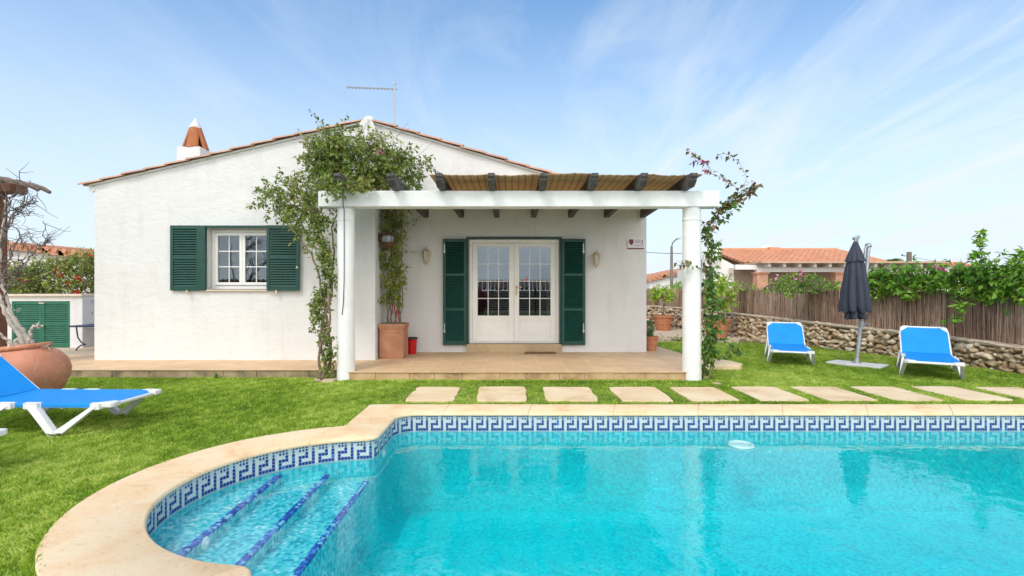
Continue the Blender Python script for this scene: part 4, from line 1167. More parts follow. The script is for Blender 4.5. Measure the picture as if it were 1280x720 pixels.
# bare whips and a few bracts
whip = [vine(W(a, b_, 8.7), [W(c, d_, 8.7), W(e, f, 8.7)], rs, 0.008, 5) for a, b_, c, d_, e, f in ((455, 195, 465, 172, 478, 155), (470, 200, 490, 175, 512, 160), (490, 200, 515, 188, 530, 180), (480, 195, 497, 170, 511, 152), (505, 205, 528, 190, 545, 172), (445, 185, 458, 170, 472, 160), (460, 190, 455, 165, 462, 150))]
twigs_mesh('bare_twig', whip, 0.005, 0.002, M['twig_grey'], bg_, 4)
for px, py, Yf, k in ((476, 191, 8.3, 14), (420, 224, 8.0, 3)):
    fl = np.array(W(px, py, Yf)) + rs.normal(0, 0.022, (k, 3)); leaves('flower', fl, rs.normal(0, 1, fl.shape), 0.045, M['petal_magenta'], rs, bg_, 0.9, rs.rand(len(fl)))

# ------------------------------------------------------------------ climber in the square planter
rs = np.random.RandomState(21)
jp = empty('potted_climber', (-2.22, 9.76, 0.72), 0, 'yellow green climber growing tall from the square terracotta planter in the porch corner', 'climber')
stems = []
for k in range(9):
    x0 = -2.22 + rs.uniform(-0.12, 0.12); y0 = 9.76 + rs.uniform(-0.1, 0.12)
    stems.append(vine((x0, y0, 0.74), [(x0 + rs.uniform(-0.1, 0.06), y0 + 0.1, 1.3), (-2.30 + rs.uniform(-0.1, 0.2), 9.9 + rs.uniform(-0.1, 0.1), 1.9), (-2.32 + rs.uniform(-0.12, 0.25), 9.9, 2.5), (-2.3 + rs.uniform(-0.12, 0.35), 9.75, 2.95 + rs.uniform(0, 0.3))], rs, 0.010, 6))
twigs_mesh('stem', stems, 0.013, 0.005, M['bark'], jp, 5)
tw = []
for z in np.arange(1.15, 3.1, 0.010):
    wd = 0.20 if z > 1.45 else 0.15
    for q in range(3):
        p = (-2.27 + rs.uniform(-wd * 0.9, wd * 1.05) + 0.03 * math.sin(z * 5), 9.80 + rs.uniform(-0.2, 0.2), z)
        tw.append(sprout(rs, p, rs.normal(0, 1, 3) * np.array([1, 1, 0.8]) + np.array([0.1, -0.2, 0.2]), rs.uniform(0.08, 0.2), 5, 0.3))
for px, py, px2, py2 in ((500, 315, 519, 316), (500, 330, 509, 334), (498, 350, 508, 356), (503, 295, 520, 280), (500, 285, 525, 272), (496, 372, 504, 378), (500, 270, 540, 250), (498, 300, 512, 298)):
    tw.append(vine(W(px, py, 9.8), [W((px + px2) / 2, (py + py2) / 2 - 1, 9.75), W(px2, py2, 9.7)], rs, 0.008, 6))
P_, D_, A_ = twig_cloud(rs, tw, 62, 0.012)
ok = (P_[:, 1] < RY - 0.02) & (P_[:, 0] > HC + 0.01)
leaves('foliage', P_[ok], D_[ok], 0.047, M['leaf_jasmine'], rs, jp, 0.5, np.clip(rs.beta(2, 2, ok.sum()) + 0.15 * np.sin(P_[ok][:, 2] * 9), 0, 1))
twigs_mesh('twig', tw, 0.0025, 0.001, M['bark'], jp, 3)

# ------------------------------------------------------------------ vine on the right column
rs = np.random.RandomState(31)
vn = empty('column_vine', (PX(883, 8.1), 8.1, 0), 0, 'leafy vine climbing a pergola column, its bronze shoots arching into the open sky', 'vine')
Yv = 8.15
mains = [vine(W(882, 474, Yv), [W(880, 445, Yv), W(885, 415, Yv), W(882, 385, Yv), W(888, 350, Yv), W(886, 320, Yv), W(884, 290, Yv), W(898, 268, Yv), W(912, 252, Yv), W(925, 245, Yv), W(938, 238, Yv), W(944, 232, Yv)], rs, 0.006, 5),
         vine(W(886, 474, Yv - 0.05), [W(890, 440, Yv), W(878, 400, Yv - 0.1), W(886, 370, Yv), W(880, 335, Yv - 0.05), W(888, 300, Yv), W(880, 285, Yv - 0.05)], rs, 0.006, 5),
         vine(W(878, 474, Yv + 0.05), [W(884, 430, Yv), W(892, 395, Yv), W(884, 355, Yv), W(890, 325, Yv), W(896, 300, Yv)], rs, 0.006, 5)]
shoots = [vine(W(930, 240, Yv), [W(932, 222, Yv), W(926, 206, Yv), W(914, 196, Yv), W(903, 192, Yv), W(896, 196, Yv)], rs, 0.006, 6),
          vine(W(915, 232, Yv), [W(900, 222, Yv), W(888, 214, Yv), W(880, 202, Yv), W(870, 192, Yv), W(857, 188, Yv)], rs, 0.006, 6),
          vine(W(928, 248, Yv), [W(920, 235, Yv), W(905, 222, Yv), W(893, 220, Yv)], rs, 0.006, 6),
          vine(W(884, 206, Yv), [W(876, 200, Yv), W(866, 203, Yv), W(860, 206, Yv)], rs, 0.006, 4),
          vine(W(886, 340, Yv), [W(872, 334, 7.95), W(858, 330, 7.9), W(846, 326, 7.9)], rs, 0.006, 5),
          vine(W(860, 325, 7.9), [W(853, 332, 7.9), W(846, 336, 7.9)], rs, 0.006, 4)]
low = [vine(W(886, 440, Yv), [W(896, 450, 8.0), W(904, 446, 7.95), (W(912, 438, 7.9)), W(920, 434, 7.9), W(930, 438, 7.85)], rs, 0.01, 5),
       vine(W(888, 420, Yv), [W(898, 425, 8.0), W(910, 428, 7.95), W(914, 448, 7.9)], rs, 0.01, 5)]
twigs_mesh('stem', mains, 0.012, 0.004, M['bark'], vn, 5)
tw = list(low)
for mline in mains[:1]:
    for p in mline[:-14]:
        for q in range(2): tw.append(sprout(rs, p, rs.normal(0, 1, 3) + np.array([0.25, -0.3, 0]), rs.uniform(0.08, 0.24), 4, 0.4))
for mline in mains[1:]:
    for p in mline[2:]:
        for q in range(1): tw.append(sprout(rs, p, rs.normal(0, 1, 3) + np.array([0.3, -0.3, 0]), rs.uniform(0.06, 0.22), 4, 0.4))
for py in range(365, 440, 3):
    tw.append(sprout(rs, W(888 + rs.uniform(-6, 9), py, Yv - 0.05), rs.normal(0, 1, 3) + np.array([0.2, -0.3, -0.2]), rs.uniform(0.1, 0.22), 4, 0.4))
P_, D_, A_ = twig_cloud(rs, tw, 36, 0.02)
ok = (P_[:, 0] > PX(864.7, 8.14) + 0.17) | (P_[:, 1] < 7.97)
leaves('foliage', P_[ok], D_[ok], 0.085, M['leaf_vine'], rs, vn, 0.72, np.clip(rs.beta(2, 2.6, ok.sum()) , 0, 1), droop=0.5)
top = shoots + [mains[0][-20:]]
extra = []
for p in mains[0][-26:]:
    for q in range(2): extra.append(sprout(rs, p, rs.normal(0, 1, 3) + np.array([0, 0, 0.1]), rs.uniform(0.05, 0.16), 4, 0.3))
P_, D_, A_ = twig_cloud(rs, top + extra, 34, 0.02)
leaves('bronze_foliage', P_, D_, 0.078, M['leaf_bronze'], rs, vn, 0.70, rs.rand(len(P_)), droop=0.6)
twigs_mesh('twig', shoots + low + extra, 0.0035, 0.002, M['bark'], vn, 4)
for px, py, k in ((880, 201, 8), (886, 203, 6), (881, 213, 7), (869, 202, 4)):
    fl = np.array(W(px, py, Yv - 0.05)) + rs.normal(0, 0.015, (k, 3)); leaves('flower', fl, rs.normal(0, 1, fl.shape), 0.042, M['petal_magenta'], rs, vn, 0.9, rs.rand(len(fl)))

# ================================================================== STONE WALL AND HEATHER FENCE
WLN = [(9.55, 5.2), (8.95, 7.2), (8.52, 8.65), (8.30, 10.07), (7.38, 12.57), (6.72, 15.5), (6.15, 18.3), (5.4, 19.6), (3.2, 20.2), (-1.0, 20.6)]
WTOP = [0.40, 0.45, 0.475, 0.53, 0.62, 0.70, 0.75, 0.78, 0.78, 0.78]
wp_ = np.array(WLN); wseg = np.linalg.norm(np.diff(wp_, axis=0), axis=1); wcum = np.concatenate([[0], np.cumsum(wseg)])
def wat(s):
    x = np.interp(s, wcum, wp_[:, 0]); y = np.interp(s, wcum, wp_[:, 1]); z = np.interp(s, wcum, WTOP)
    i = min(max(np.searchsorted(wcum, s) - 1, 0), len(wseg) - 1); t = (wp_[i + 1] - wp_[i]) / wseg[i]
    return np.array([x, y]), t, z                                  # t runs away from the camera, front side = left of t
ico = bmesh.new(); bmesh.ops.create_icosphere(ico, subdivisions=2, radius=1.0)
IV = np.array([v.co[:] for v in ico.verts]); IF = np.array([[v.index for v in f.verts] for f in ico.faces]); ico.free()
rs = np.random.RandomState(41)
def stone(c, ex, ey, ez, t, rs, rough=0.16):
    """a lumpy, slightly faceted stone, ex along t, ey across, ez up"""
    v = IV.copy(); f = rs.normal(0, 1, (8, 3)); f = norm(f)
    for k in range(8):                                            # flatten against a few random planes
        d = v @ f[k]; lim = rs.uniform(0.38, 0.68); v = v - np.outer(np.maximum(d - lim, 0), f[k])
    v = v * (1 + rs.normal(0, rough * 0.25, (len(v), 1)))
    a = rs.uniform(-0.35, 0.35); ca, sa = math.cos(a), math.sin(a)
    x = v[:, 0] * ex; z = v[:, 2] * ez; x, z = x * ca - z * sa, x * sa + z * ca
    n_ = np.array([-t[1], t[0]])
    X = c[0] + t[0] * x + n_[0] * v[:, 1] * ey; Y = c[1] + t[1] * x + n_[1] * v[:, 1] * ey
    return np.stack([X, Y, c[2] + z], 1)
VV = []; FF = []; SS = []; nb = 0
s = 0.0
rows_z = 0.0
total = wcum[-1]
h_row = 0.088
for row in range(9):
    s = rs.uniform(0, 0.1); 
    while s < total:
        p, t, zt = wat(s); far = p[1] > 13
        wdt = rs.uniform(0.08, 0.21) * (1.1 if row == 0 else 0.85) * (1.1 if far else 1)
        z = (row + 0.5) * h_row + rs.normal(0, 0.02)
        if z < zt - 0.05:
            n_ = np.array([-t[1], t[0]])
            c = (p[0] + n_[0] * rs.uniform(-0.02, 0.02), p[1] + n_[1] * rs.uniform(-0.02, 0.02), z)
            v = stone(c, wdt * rs.uniform(0.65, 0.95), rs.uniform(0.10, 0.15), h_row * rs.uniform(0.6, 1.15), t, rs)
            VV.append(v); FF.append(IF + nb); nb += len(v); SS.append(np.full(len(v), rs.rand()))
        s += wdt * rs.uniform(0.85, 1.0)
m, t_, p_, o_ = newmat('dry_stone')
a_ = t_.nodes.new('ShaderNodeAttribute'); a_.attribute_name = 'shade'
r_ = ramp(t_, a_.outputs['Fac'], [(0.0, (0.36, 0.25, 0.15)), (0.3, (0.52, 0.39, 0.26)), (0.6, (0.64, 0.52, 0.38)), (0.85, (0.74, 0.65, 0.52)), (1.0, (0.50, 0.44, 0.37))])
nn1 = noise(t_, pos(t_), 11, 6, 0.65); rr1 = ramp(t_, nn1.outputs['Fac'], [(0.3, (0.62, 0.58, 0.52)), (0.6, (1.1, 1.08, 1.04))])
mm_ = t_.nodes.new('ShaderNodeMixRGB'); mm_.blend_type = 'MULTIPLY'; mm_.inputs[0].default_value = 1
t_.links.new(r_.outputs[0], mm_.inputs[1]); t_.links.new(rr1.outputs[0], mm_.inputs[2]); t_.links.new(mm_.outputs[0], p_.inputs['Base Color'])
p_.inputs['Roughness'].default_value = 0.95
n3_ = noise(t_, pos(t_), 45, 5, 0.7); bump(t_, p_, n3_.outputs['Fac'], 0.5, 0.01)
M['stone'] = m
wall_e = empty('stone_wall', (8.5, 8.7, 0), 0, 'low dry stone retaining wall of rough tan rocks behind the sun loungers', 'wall')
raw_mesh('stones', np.concatenate(VV), np.concatenate(FF), M['stone'], np.concatenate(SS), wall_e)
b = MB(); ns = 60
fr_, bk_ = [], []
for i in range(ns + 1):
    p, t, zt = wat(total * i / ns); n_ = np.array([-t[1], t[0]])
    fr_.append((p - n_ * 0.045, zt)); bk_.append((p - n_ * 0.9, zt))
vs = [(q[0], q[1], -0.02) for q, z in fr_] + [(q[0], q[1], z - 0.03) for q, z in fr_] + [(q[0], q[1], z - 0.03) for q, z in bk_]
m_ = ns + 1
b.add(vs, [(i, i + 1, m_ + i + 1, m_ + i) for i in range(ns)] + [(m_ + i, m_ + i + 1, 2 * m_ + i + 1, 2 * m_ + i) for i in range(ns)])
M['wall_fill'] = simple('brown_wall_fill', (0.34, 0.25, 0.16), (0.20, 0.14, 0.09), 14, 0.95, 0.5, 30)
sub(b.build('rubble_core', M['wall_fill'], recalc=False), wall_e)
b = MB(); vs = []; fs = []; K = 7
for i in range(181):
    p, t, zt = wat(total * i / 180); n_ = np.array([-t[1], t[0]]); j = rs.normal(0, 0.010); j2 = rs.normal(0, 0.008)
    prof = [(0.07 + j, -0.055), (0.085 + j, -0.02 + j2), (0.05 + j, 0.004 + j2), (-0.05, 0.008 + j2), (-0.20, 0.0), (-0.34, -0.01), (-0.34, -0.06)]
    vs += [(p[0] + n_[0] * u, p[1] + n_[1] * u, zt + z) for u, z in prof]
fs = [(i * K + k, i * K + (k + 1) % K, (i + 1) * K + (k + 1) % K, (i + 1) * K + k) for i in range(180) for k in range(K)]
b.add(vs, fs)
M['cap_mortar'] = simple('pale_wall_capping', (0.60, 0.50, 0.38), (0.40, 0.31, 0.22), 9, 0.95, 0.6, 30, 0.01)
sub(b.build('capping', M['cap_mortar']), wall_e)

# heather fence: thousands of thin upright sticks on a backing
fe = empty('heather_fence', (8.7, 9, 0.45), 0, 'tall brown heather brushwood fence on top of the stone wall', 'fence')
FT = 1.42
VV = []; FF = []; SS = []; nb = 0; OFF = 0.17
def stick(p, t, n_, z0, z1, w_, rs, lean, out):
    q0 = p; top = p + t * lean; r3 = []
    for (q, z) in ((q0, z0), (top, z1)):
        for (u, v_) in ((-w_, 0), (w_, 0), (0, w_ * 1.2)):
            r3.append((q[0] + t[0] * u + n_[0] * (v_ + out), q[1] + t[1] * u + n_[1] * (v_ + out), z))
    return r3
s = 0.0
while s < total - 0.3:
    p, t, zt = wat(s); n_ = np.array([-t[1], t[0]]); p = p - n_ * OFF
    dist = p[1]; w_ = 0.0028 * max(1, dist / 9) * rs.uniform(0.6, 1.6)
    zt0 = zt - 0.02
    ztop = FT + (0.03 if dist < 8 else 0) - 0.05 * max(0, (9.5 - dist)) * 0.4 + rs.normal(0, 0.012)
    a = zt0 + (rs.rand() < 0.45) * rs.rand() * 0.5; e = ztop - (rs.rand() < 0.4) * rs.rand() * 0.5
    if e - a < 0.1: a, e = zt0, ztop
    v = stick(p, t, n_, a, e, w_, rs, rs.normal(0, 0.025), rs.uniform(0.0, 0.022))
    VV += v; FF += [(nb, nb + 2, nb + 5, nb + 3), (nb + 2, nb + 1, nb + 4, nb + 5)]; nb += 6
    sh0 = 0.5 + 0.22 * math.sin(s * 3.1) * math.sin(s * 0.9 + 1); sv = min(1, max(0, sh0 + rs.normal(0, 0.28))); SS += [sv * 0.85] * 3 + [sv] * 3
    s += w_ * 0.95
m, t_, p_, o_ = newmat('heather_stick')
a_ = t_.nodes.new('ShaderNodeAttribute'); a_.attribute_name = 'shade'
r_ = ramp(t_, a_.outputs['Fac'], [(0.0, (0.14, 0.082, 0.055)), (0.45, (0.36, 0.235, 0.17)), (0.8, (0.50, 0.36, 0.275)), (1.0, (0.68, 0.55, 0.45))])
t_.links.new(r_.outputs[0], p_.inputs['Base Color']); p_.inputs['Roughness'].default_value = 0.95
M['heather'] = m
raw_mesh('brushwood', VV, FF, M['heather'], SS, fe, nper=4)
b = MB(); vs = []
for i in range(101):
    p, t, zt = wat((total - 0.3) * i / 100); n_ = np.array([-t[1], t[0]]); p = p - n_ * (OFF + 0.012); tz = FT - 0.04 - 0.05 * max(0, (9.5 - p[1])) * 0.4
    vs += [(p[0], p[1], zt - 0.05), (p[0], p[1], tz), (p[0] - n_[0] * 0.012, p[1] - n_[1] * 0.012, tz), (p[0] - n_[0] * 0.012, p[1] - n_[1] * 0.012, zt - 0.05)]
b.add(vs, [(i * 4 + k, (i + 1) * 4 + k, (i + 1) * 4 + (k + 1) % 4, i * 4 + (k + 1) % 4) for i in range(100) for k in range(3)])
M['heather_back'] = simple('heather_backing', (0.16, 0.105, 0.08), (0.10, 0.066, 0.05), 20, 0.95, stretch=(6, 6, 0.4))
sub(b.build('backing', M['heather_back'], recalc=False), fe)

# creeper over the fence
rs = np.random.RandomState(51)
cr_ = empty('creeper', (8.75, 9.3, 1.4), 0, 'bright green creeper sprawling over the heather fence with one tall shoot', 'creeper')
tw = []
for px in np.arange(1076, 1330, 2.6):
    # fence depth at this pixel column
    best = min((abs(PX(px, wat(s_)[0][1]) - wat(s_)[0][0]), s_) for s_ in np.linspace(0, 12, 90))[1]
    p, t, zt = wat(best); p = p - np.array([-t[1], t[0]]) * 0.16; Y = p[1]
    topy = np.interp(px, [1076, 1090, 1110, 1140, 1165, 1185, 1215, 1235, 1265, 1290, 1330], [345, 340, 338, 336, 340, 340, 334, 328, 335, 322, 315])
    boty = np.interp(px, [1076, 1095, 1120, 1135, 1150, 1180, 1200, 1220, 1250, 1275, 1330], [352, 360, 366, 368, 358, 352, 364, 368, 372, 362, 366])
    zt_, zb_ = PZ(topy, Y), PZ(boty, Y)
    for q in range(8):
        z = zb_ + (zt_ - zb_) * rs.rand()
        pp = (PX(px, Y) + rs.uniform(-0.05, 0.05), Y + rs.uniform(-0.30, 0.15), z)
        tw.append(sprout(rs, pp, rs.normal(0, 1, 3) + np.array([-0.2, -0.3, 0.15]), rs.uniform(0.12, 0.32), 5, 0.35))
pole = [vine(W(1228, 345, 9.0), [W(1226, 325, 9.0), W(1223, 305, 9.0), W(1226, 290, 9.0)], rs, 0.008, 6), vine(W(1225, 335, 9.0), [W(1214, 326, 9.0), W(1208, 317, 9.0)], rs, 0.01, 6),
        vine(W(1236, 340, 9.0), [W(1246, 322, 9.0), W(1255, 316, 9.0)], rs, 0.01, 6), vine(W(1268, 335, 8.8), [W(1274, 322, 8.8), W(1281, 316, 8.8)], rs, 0.01, 6), vine(W(1190, 345, 9.5), [W(1192, 332, 9.5), W(1186, 327, 9.5)], rs, 0.01, 6),
        vine(W(1125, 345, 9.9), [W(1128, 333, 9.9), W(1136, 329, 9.9)], rs, 0.01, 6), vine(W(1240, 340, 9.0), [W(1238, 325, 9.0), W(1232, 315, 9.0)], rs, 0.01, 6)]
for k in (0, 3):
    for p in pole[k]:
        tw += [sprout(rs, p, rs.normal(0, 1, 3) + np.array([0, 0, 0.5]), rs.uniform(0.06, 0.14), 4, 0.3) for q in range(2)]
tw += pole
tufts = []
for cxp, cyp, n_ in ((1198, 383, 8), (1205, 381, 6), (1189, 399, 7)):
    best = 9.3
    for q in range(n_): tufts.append(sprout(rs, W(cxp + rs.uniform(-5, 5), cyp, 9.28), rs.normal(0, 1, 3) + np.array([0, -0.7, 0]), rs.uniform(0.06, 0.14), 4, 0.4))
P_, D_, A_ = twig_cloud(rs, tw + tufts, 36, 0.02)
shd = np.clip(rs.beta(2, 2.0, len(P_)) * 0.8 + 0.22 * np.sin(P_[:, 0] * 4.1) * np.sin(P_[:, 2] * 6) + 0.08, 0, 1)
leaves('foliage', P_, D_, 0.095, M['leaf_bright'], rs, cr_, 0.62, shd, droop=0.35)
twigs_mesh('twig', tw, 0.005, 0.002, M['bark'], cr_, 3)
fl = np.concatenate([np.array(W(px, py, 9.1)) + rs.normal(0, 0.015, (6, 3)) for px, py in ((1172, 335), (1178, 336))])
leaves('flower', fl, rs.normal(0, 1, fl.shape), 0.05, M['petal_magenta'], rs, cr_, 0.9, rs.rand(len(fl)))

# flowering shrub peeping over the fence
def fence_shrub(name, label, cat, pxs, Y, top, bot, n, leaf, mat, rs, flowers=(), fm=None, ls=0.07, kx=0.1):
    e = empty(name, (PX((pxs[0] + pxs[-1]) / 2, Y), Y, 0), 0, label, cat); tw = []
    for i in range(n):
        px = rs.uniform(pxs[0], pxs[-1]); t_ = np.interp(px, pxs, top); b_ = np.interp(px, pxs, bot)
        py = t_ + (b_ - t_) * rs.rand()
        tw.append(sprout(rs, (PX(px, Y), Y + rs.uniform(-0.35, 0.35), PZ(py, Y)), rs.normal(0, 1, 3) + np.array([0, -0.2, 0.3]), rs.uniform(0.12, 0.34), 5, 0.3))
    P_, D_, A_ = twig_cloud(rs, tw, 34, 0.02)
    leaves('foliage', P_, D_, ls, mat, rs, e, 0.5, np.clip(rs.beta(2, 2, len(P_)) + 0.15 * np.sin(P_[:, 0] * 5), 0, 1))
    st = [vine((PX(px, Y), Y + 0.05, 0.0), [(PX(px, Y), Y, 0.7), (PX(px + 3, Y), Y, PZ(np.interp(px, pxs, bot) - 6, Y))], rs, 0.02, 4) for px in np.linspace(pxs[0] + 6, pxs[-1] - 6, 4)]
    twigs_mesh('stem', st + tw, 0.008, 0.003, M['bark'], e, 4)
    if flowers:
        for px, py, k in flowers:
            fl = np.array(W(px, py, Y - 0.3)) + rs.normal(0, 0.035, (k, 3)); leaves('flower', fl, rs.normal(0, 1, fl.shape), 0.07, fm, rs, e, 0.85, rs.rand(len(fl)))
    return e
rs = np.random.RandomState(61)
fence_shrub('oleander', 'pink flowering shrub showing over the heather fence below the neighbouring veranda', 'shrub', [962, 975, 1000, 1020, 1045, 1052], 12.6, [356, 348, 342, 348, 352, 358], [362, 366, 364, 366, 364, 362], 190, 0, M['leaf_bright'], rs, [(968, 346, 8), (1001, 341, 16), (1003, 345, 16), (998, 349, 8), (990, 341, 4), (963, 357, 5), (966, 360, 4)], M['petal_pink'], 0.075)
fence_shrub('shrub', 'plain green shrub over the fence between the folded parasol and the bright creeper', 'shrub', [1080, 1095, 1110], 11.5, [352, 345, 350], [366, 364, 364], 60, 0, M['leaf_bright'], rs, (), None, 0.08)
fence_shrub('shrub', 'small leafy tuft over the fence in front of the tiny white cottage', 'shrub', [840, 850, 860], 20.6, [357, 351, 356], [364, 364, 364], 50, 0, M['leaf_bright'], rs, (), None, 0.09)
fence_shrub('shrub', 'low green tuft on the fence top below the brick column of the neighbouring veranda', 'shrub', [930, 938, 946], 15.2, [360, 357, 360], [366, 366, 366], 16, 0, M['leaf_bright'], rs, (), None, 0.08)

# hibiscus hedge on the left
rs = np.random.RandomState(71)
hb = fence_shrub('hibiscus_hedge', 'yellow green hibiscus hedge with red flowers above the white garden wall', 'hedge', [8, 22, 30, 45, 60, 80, 100, 130], 12.9, [334, 332, 334, 330, 324, 321, 319, 318], [372, 372, 372, 372, 372, 372, 372, 372], 1100, 0, M['leaf_hedge'], rs, [(31, 350, 16), (72, 338, 12), (75, 345, 14), (97, 366, 26), (98, 347, 10), (88, 352, 5), (112, 320, 4)], M['petal_red'], 0.075)

# ================================================================== NEIGHBOURING HOUSES
def far_barrels(b, x0, x1, ya, za, yb, zb, pitch=0.26, hipl=None, hipr=None):
    """corrugated pan from the ridge (ya, za) down to the eave (yb, zb) with tile steps"""
    n = int((x1 - x0) / pitch); L_ = math.hypot(yb - ya, zb - za); rows = int(L_ / 0.42)
    for i in range(n):
        xa = x0 + (x1 - x0) * (i + 0.5) / n
        t0 = 0.0
        if hipr is not None and xa > hipr[0]: t0 = (xa - hipr[0]) / (hipr[1] - hipr[0])
        if hipl is not None and xa < hipl[1]: t0 = max(t0, (hipl[1] - xa) / (hipl[1] - hipl[0]))
        t0 = min(t0, 0.97); r0 = int(t0 * rows)
        pw = (x1 - x0) / n
        for r_ in range(r0, rows):
            vs = []
            for (tt, lift) in ((r_ / rows, 0.0), ((r_ + 1.0) / rows, 0.035)):
                for k in range(5):
                    a = PI * k / 4
                    vs.append((xa + pw * 0.36 * math.cos(a), ya + (yb - ya) * tt, za + (zb - za) * tt + lift + pw * 0.30 * math.sin(a)))
                    
            b.add(vs, [(k, k + 1, 5 + k + 1, 5 + k) for k in range(4)] + [(5, 6, 7, 8, 9)])
    return b
NY = 27.0
nh = empty('neighbour_house', (PX(1030, NY), NY, 0), 0, 'white neighbouring bungalow with an orange tiled roof and veranda beyond the fence', 'house')
x0, x1 = PX(893, NY), PX(1160, NY)
xe0, xe1 = PX(917, NY), PX(1100, NY); ze = PZ(328.5, NY); RYr = NY + 3.6; zr = PZ(313.5, RYr)
b = MB(); xl = PX(893, RYr); b.add([(xe0 - 0.1, NY - 0.1, 0), (xe1, NY - 0.1, 0)], [])
b = MB()
b.box(PX(916, NY + 0.9), PX(1160, NY + 0.9), NY + 1.2, NY + 1.4, 0, PZ(330, NY + 1.2))
sub(b.build('wall', M['far_pink']), nh)
# gable end wall facing the pool on the left
b = MB(); gy = NY - 0.3
gl = [(PX(880, gy), 0), (PX(917, gy), 0), (PX(917, gy), PZ(331, gy)), (PX(896, gy), PZ(320, gy)), (PX(880, gy), PZ(318, gy))]
n_ = len(gl); vs = [(x, gy, z) for x, z in gl] + [(x, gy + 0.3, z) for x, z in gl]
b.add(vs, [tuple(range(n_)), tuple(range(n_, 2 * n_))[::-1]] + [(i, (i + 1) % n_, n_ + (i + 1) % n_, n_ + i) for i in range(n_)])
b.box(PX(917, gy) - 0.25, PX(917, gy), gy + 0.3, NY + 8, 0, PZ(331, gy))
sub(b.build('wall', M['far_white']), nh)
b = MB(); b.box(PX(911, gy), PX(915.5, gy), gy - 0.15, gy, PZ(342, gy), PZ(335, gy)); sub(b.build('meter_box', M['ivory']), nh)
b = far_barrels(MB(), PX(889, RYr), PX(1100, NY), RYr, zr, NY - 0.5, ze - 0.02, 0.30, hipl=None, hipr=(PX(1044, RYr), PX(1100, NY)))
# slanted left verge: drop tiles left of the line from ridge to eave
def keep(v): return True
o = b.build('roof', M['orange_tile'], recalc=False); sub(o, nh)
b = MB(); b.add([(PX(889, RYr), RYr, zr - 0.03), (PX(1044, RYr), RYr, zr - 0.03), (PX(1100, NY), NY - 0.45, ze - 0.05), (PX(889, RYr), NY - 0.45, ze - 0.05), (PX(889, RYr), RYr + 3.4, ze), (PX(1100, NY), RYr + 3.4, ze)], [(3, 2, 1, 0), (0, 1, 5, 4), (1, 2, 5)])
sub(b.build('roof_deck', M['orange_tile'], recalc=False), nh)
b = MB(); b.tube([(PX(890, RYr), RYr, zr + 0.05), (PX(1045, RYr), RYr, zr + 0.05)], 0.13, 8); b.tube([(PX(1044, RYr), RYr, zr + 0.03), (PX(1100, NY), NY - 0.4, ze)], 0.12, 8); sub(b.build('ridge_tile', M['orange_tile'], smooth=True), nh)
# veranda
VY = NY - 1.6
ver = []
b = MB(); b.box(PX(945, VY), PX(1166, VY), VY - 0.15, VY + 0.15, PZ(340, VY), PZ(334.5, VY)); 
b.box(PX(918, VY), PX(945, VY), VY - 0.12, VY + 0.1, PZ(337, VY), PZ(331, VY))
sub(b.build('veranda_beam', M['far_white']), nh)
for px in np.arange(950, 1165, 18.6):
    b = MB(); x = PX(px + 5, VY); b.box(x - 0.07, x + 0.07, VY - 0.55, NY + 1.2, PZ(334.3, VY), PZ(329.2, VY)); sub(b.build('rafter', M['far_white']), nh)
b = MB(); b.box(PX(950, VY - 0.6), PX(1186, VY - 0.6), VY - 0.75, NY + 0.4, PZ(328.8, VY - 0.7), PZ(326.6, VY - 0.7)); sub(b.build('veranda_roof', M['far_sandroof'] if 'far_sandroof' in M else simple('sandy_tile_edge', (0.60, 0.42, 0.30), (0.48, 0.32, 0.22), 2, 0.9)), nh)
M['brick'] = simple('pinkish_brick', (0.62, 0.34, 0.22), (0.50, 0.26, 0.17), 6, 0.9)
for px in (950.5, 1048):
    b = MB(); x = PX(px, VY); b.box(x - 0.27, x + 0.27, VY - 0.22, VY + 0.22, 0, PZ(342.3, VY)); b.box(x - 0.33, x + 0.33, VY - 0.28, VY + 0.28, PZ(342.3, VY), PZ(340, VY)); sub(b.build('veranda_column', M['brick']), nh)
b = MB(); x = PX(969.5, NY + 3.2); b.box(x - 0.28, x + 0.28, NY + 3.3, NY + 3.8, zr - 0.3, PZ(309, NY + 3.3)); sub(b.build('chimney', M['orange_tile']), nh)
b = MB(); x = PX(1077.5, NY + 1.5); b.box(x - 0.2, x + 0.2, NY + 1.5, NY + 1.9, zr - 0.8, PZ(316, NY + 1.5)); sub(b.build('chimney', M['orange_tile']), nh)
b = MB(); x = PX(959, NY + 5); zc = PZ(313, NY + 5)
for k in range(7):
    a = PI * k / 7; a2 = PI * (k + 1) / 7
    b.prism([(x + 0.42 * math.cos(a), zc + 0.3 * math.sin(a)), (x + 0.42 * math.cos(a2), zc + 0.3 * math.sin(a2)), (x + 0.26 * math.cos(a2), zc + 0.17 * math.sin(a2)), (x + 0.26 * math.cos(a), zc + 0.17 * math.sin(a))], -0.25, 0.25, M=Matrix.Translation((0, NY + 5, 0)) @ Matrix(((1, 0, 0, 0), (0, 0, 1, 0), (0, 1, 0, 0), (0, 0, 0, 1))))
b.box(x - 0.9, x - 0.35, NY + 4.8, NY + 5.2, zc - 0.35, zc + 0.02)
sub(b.build('arched_vent', M['far_white']), nh)
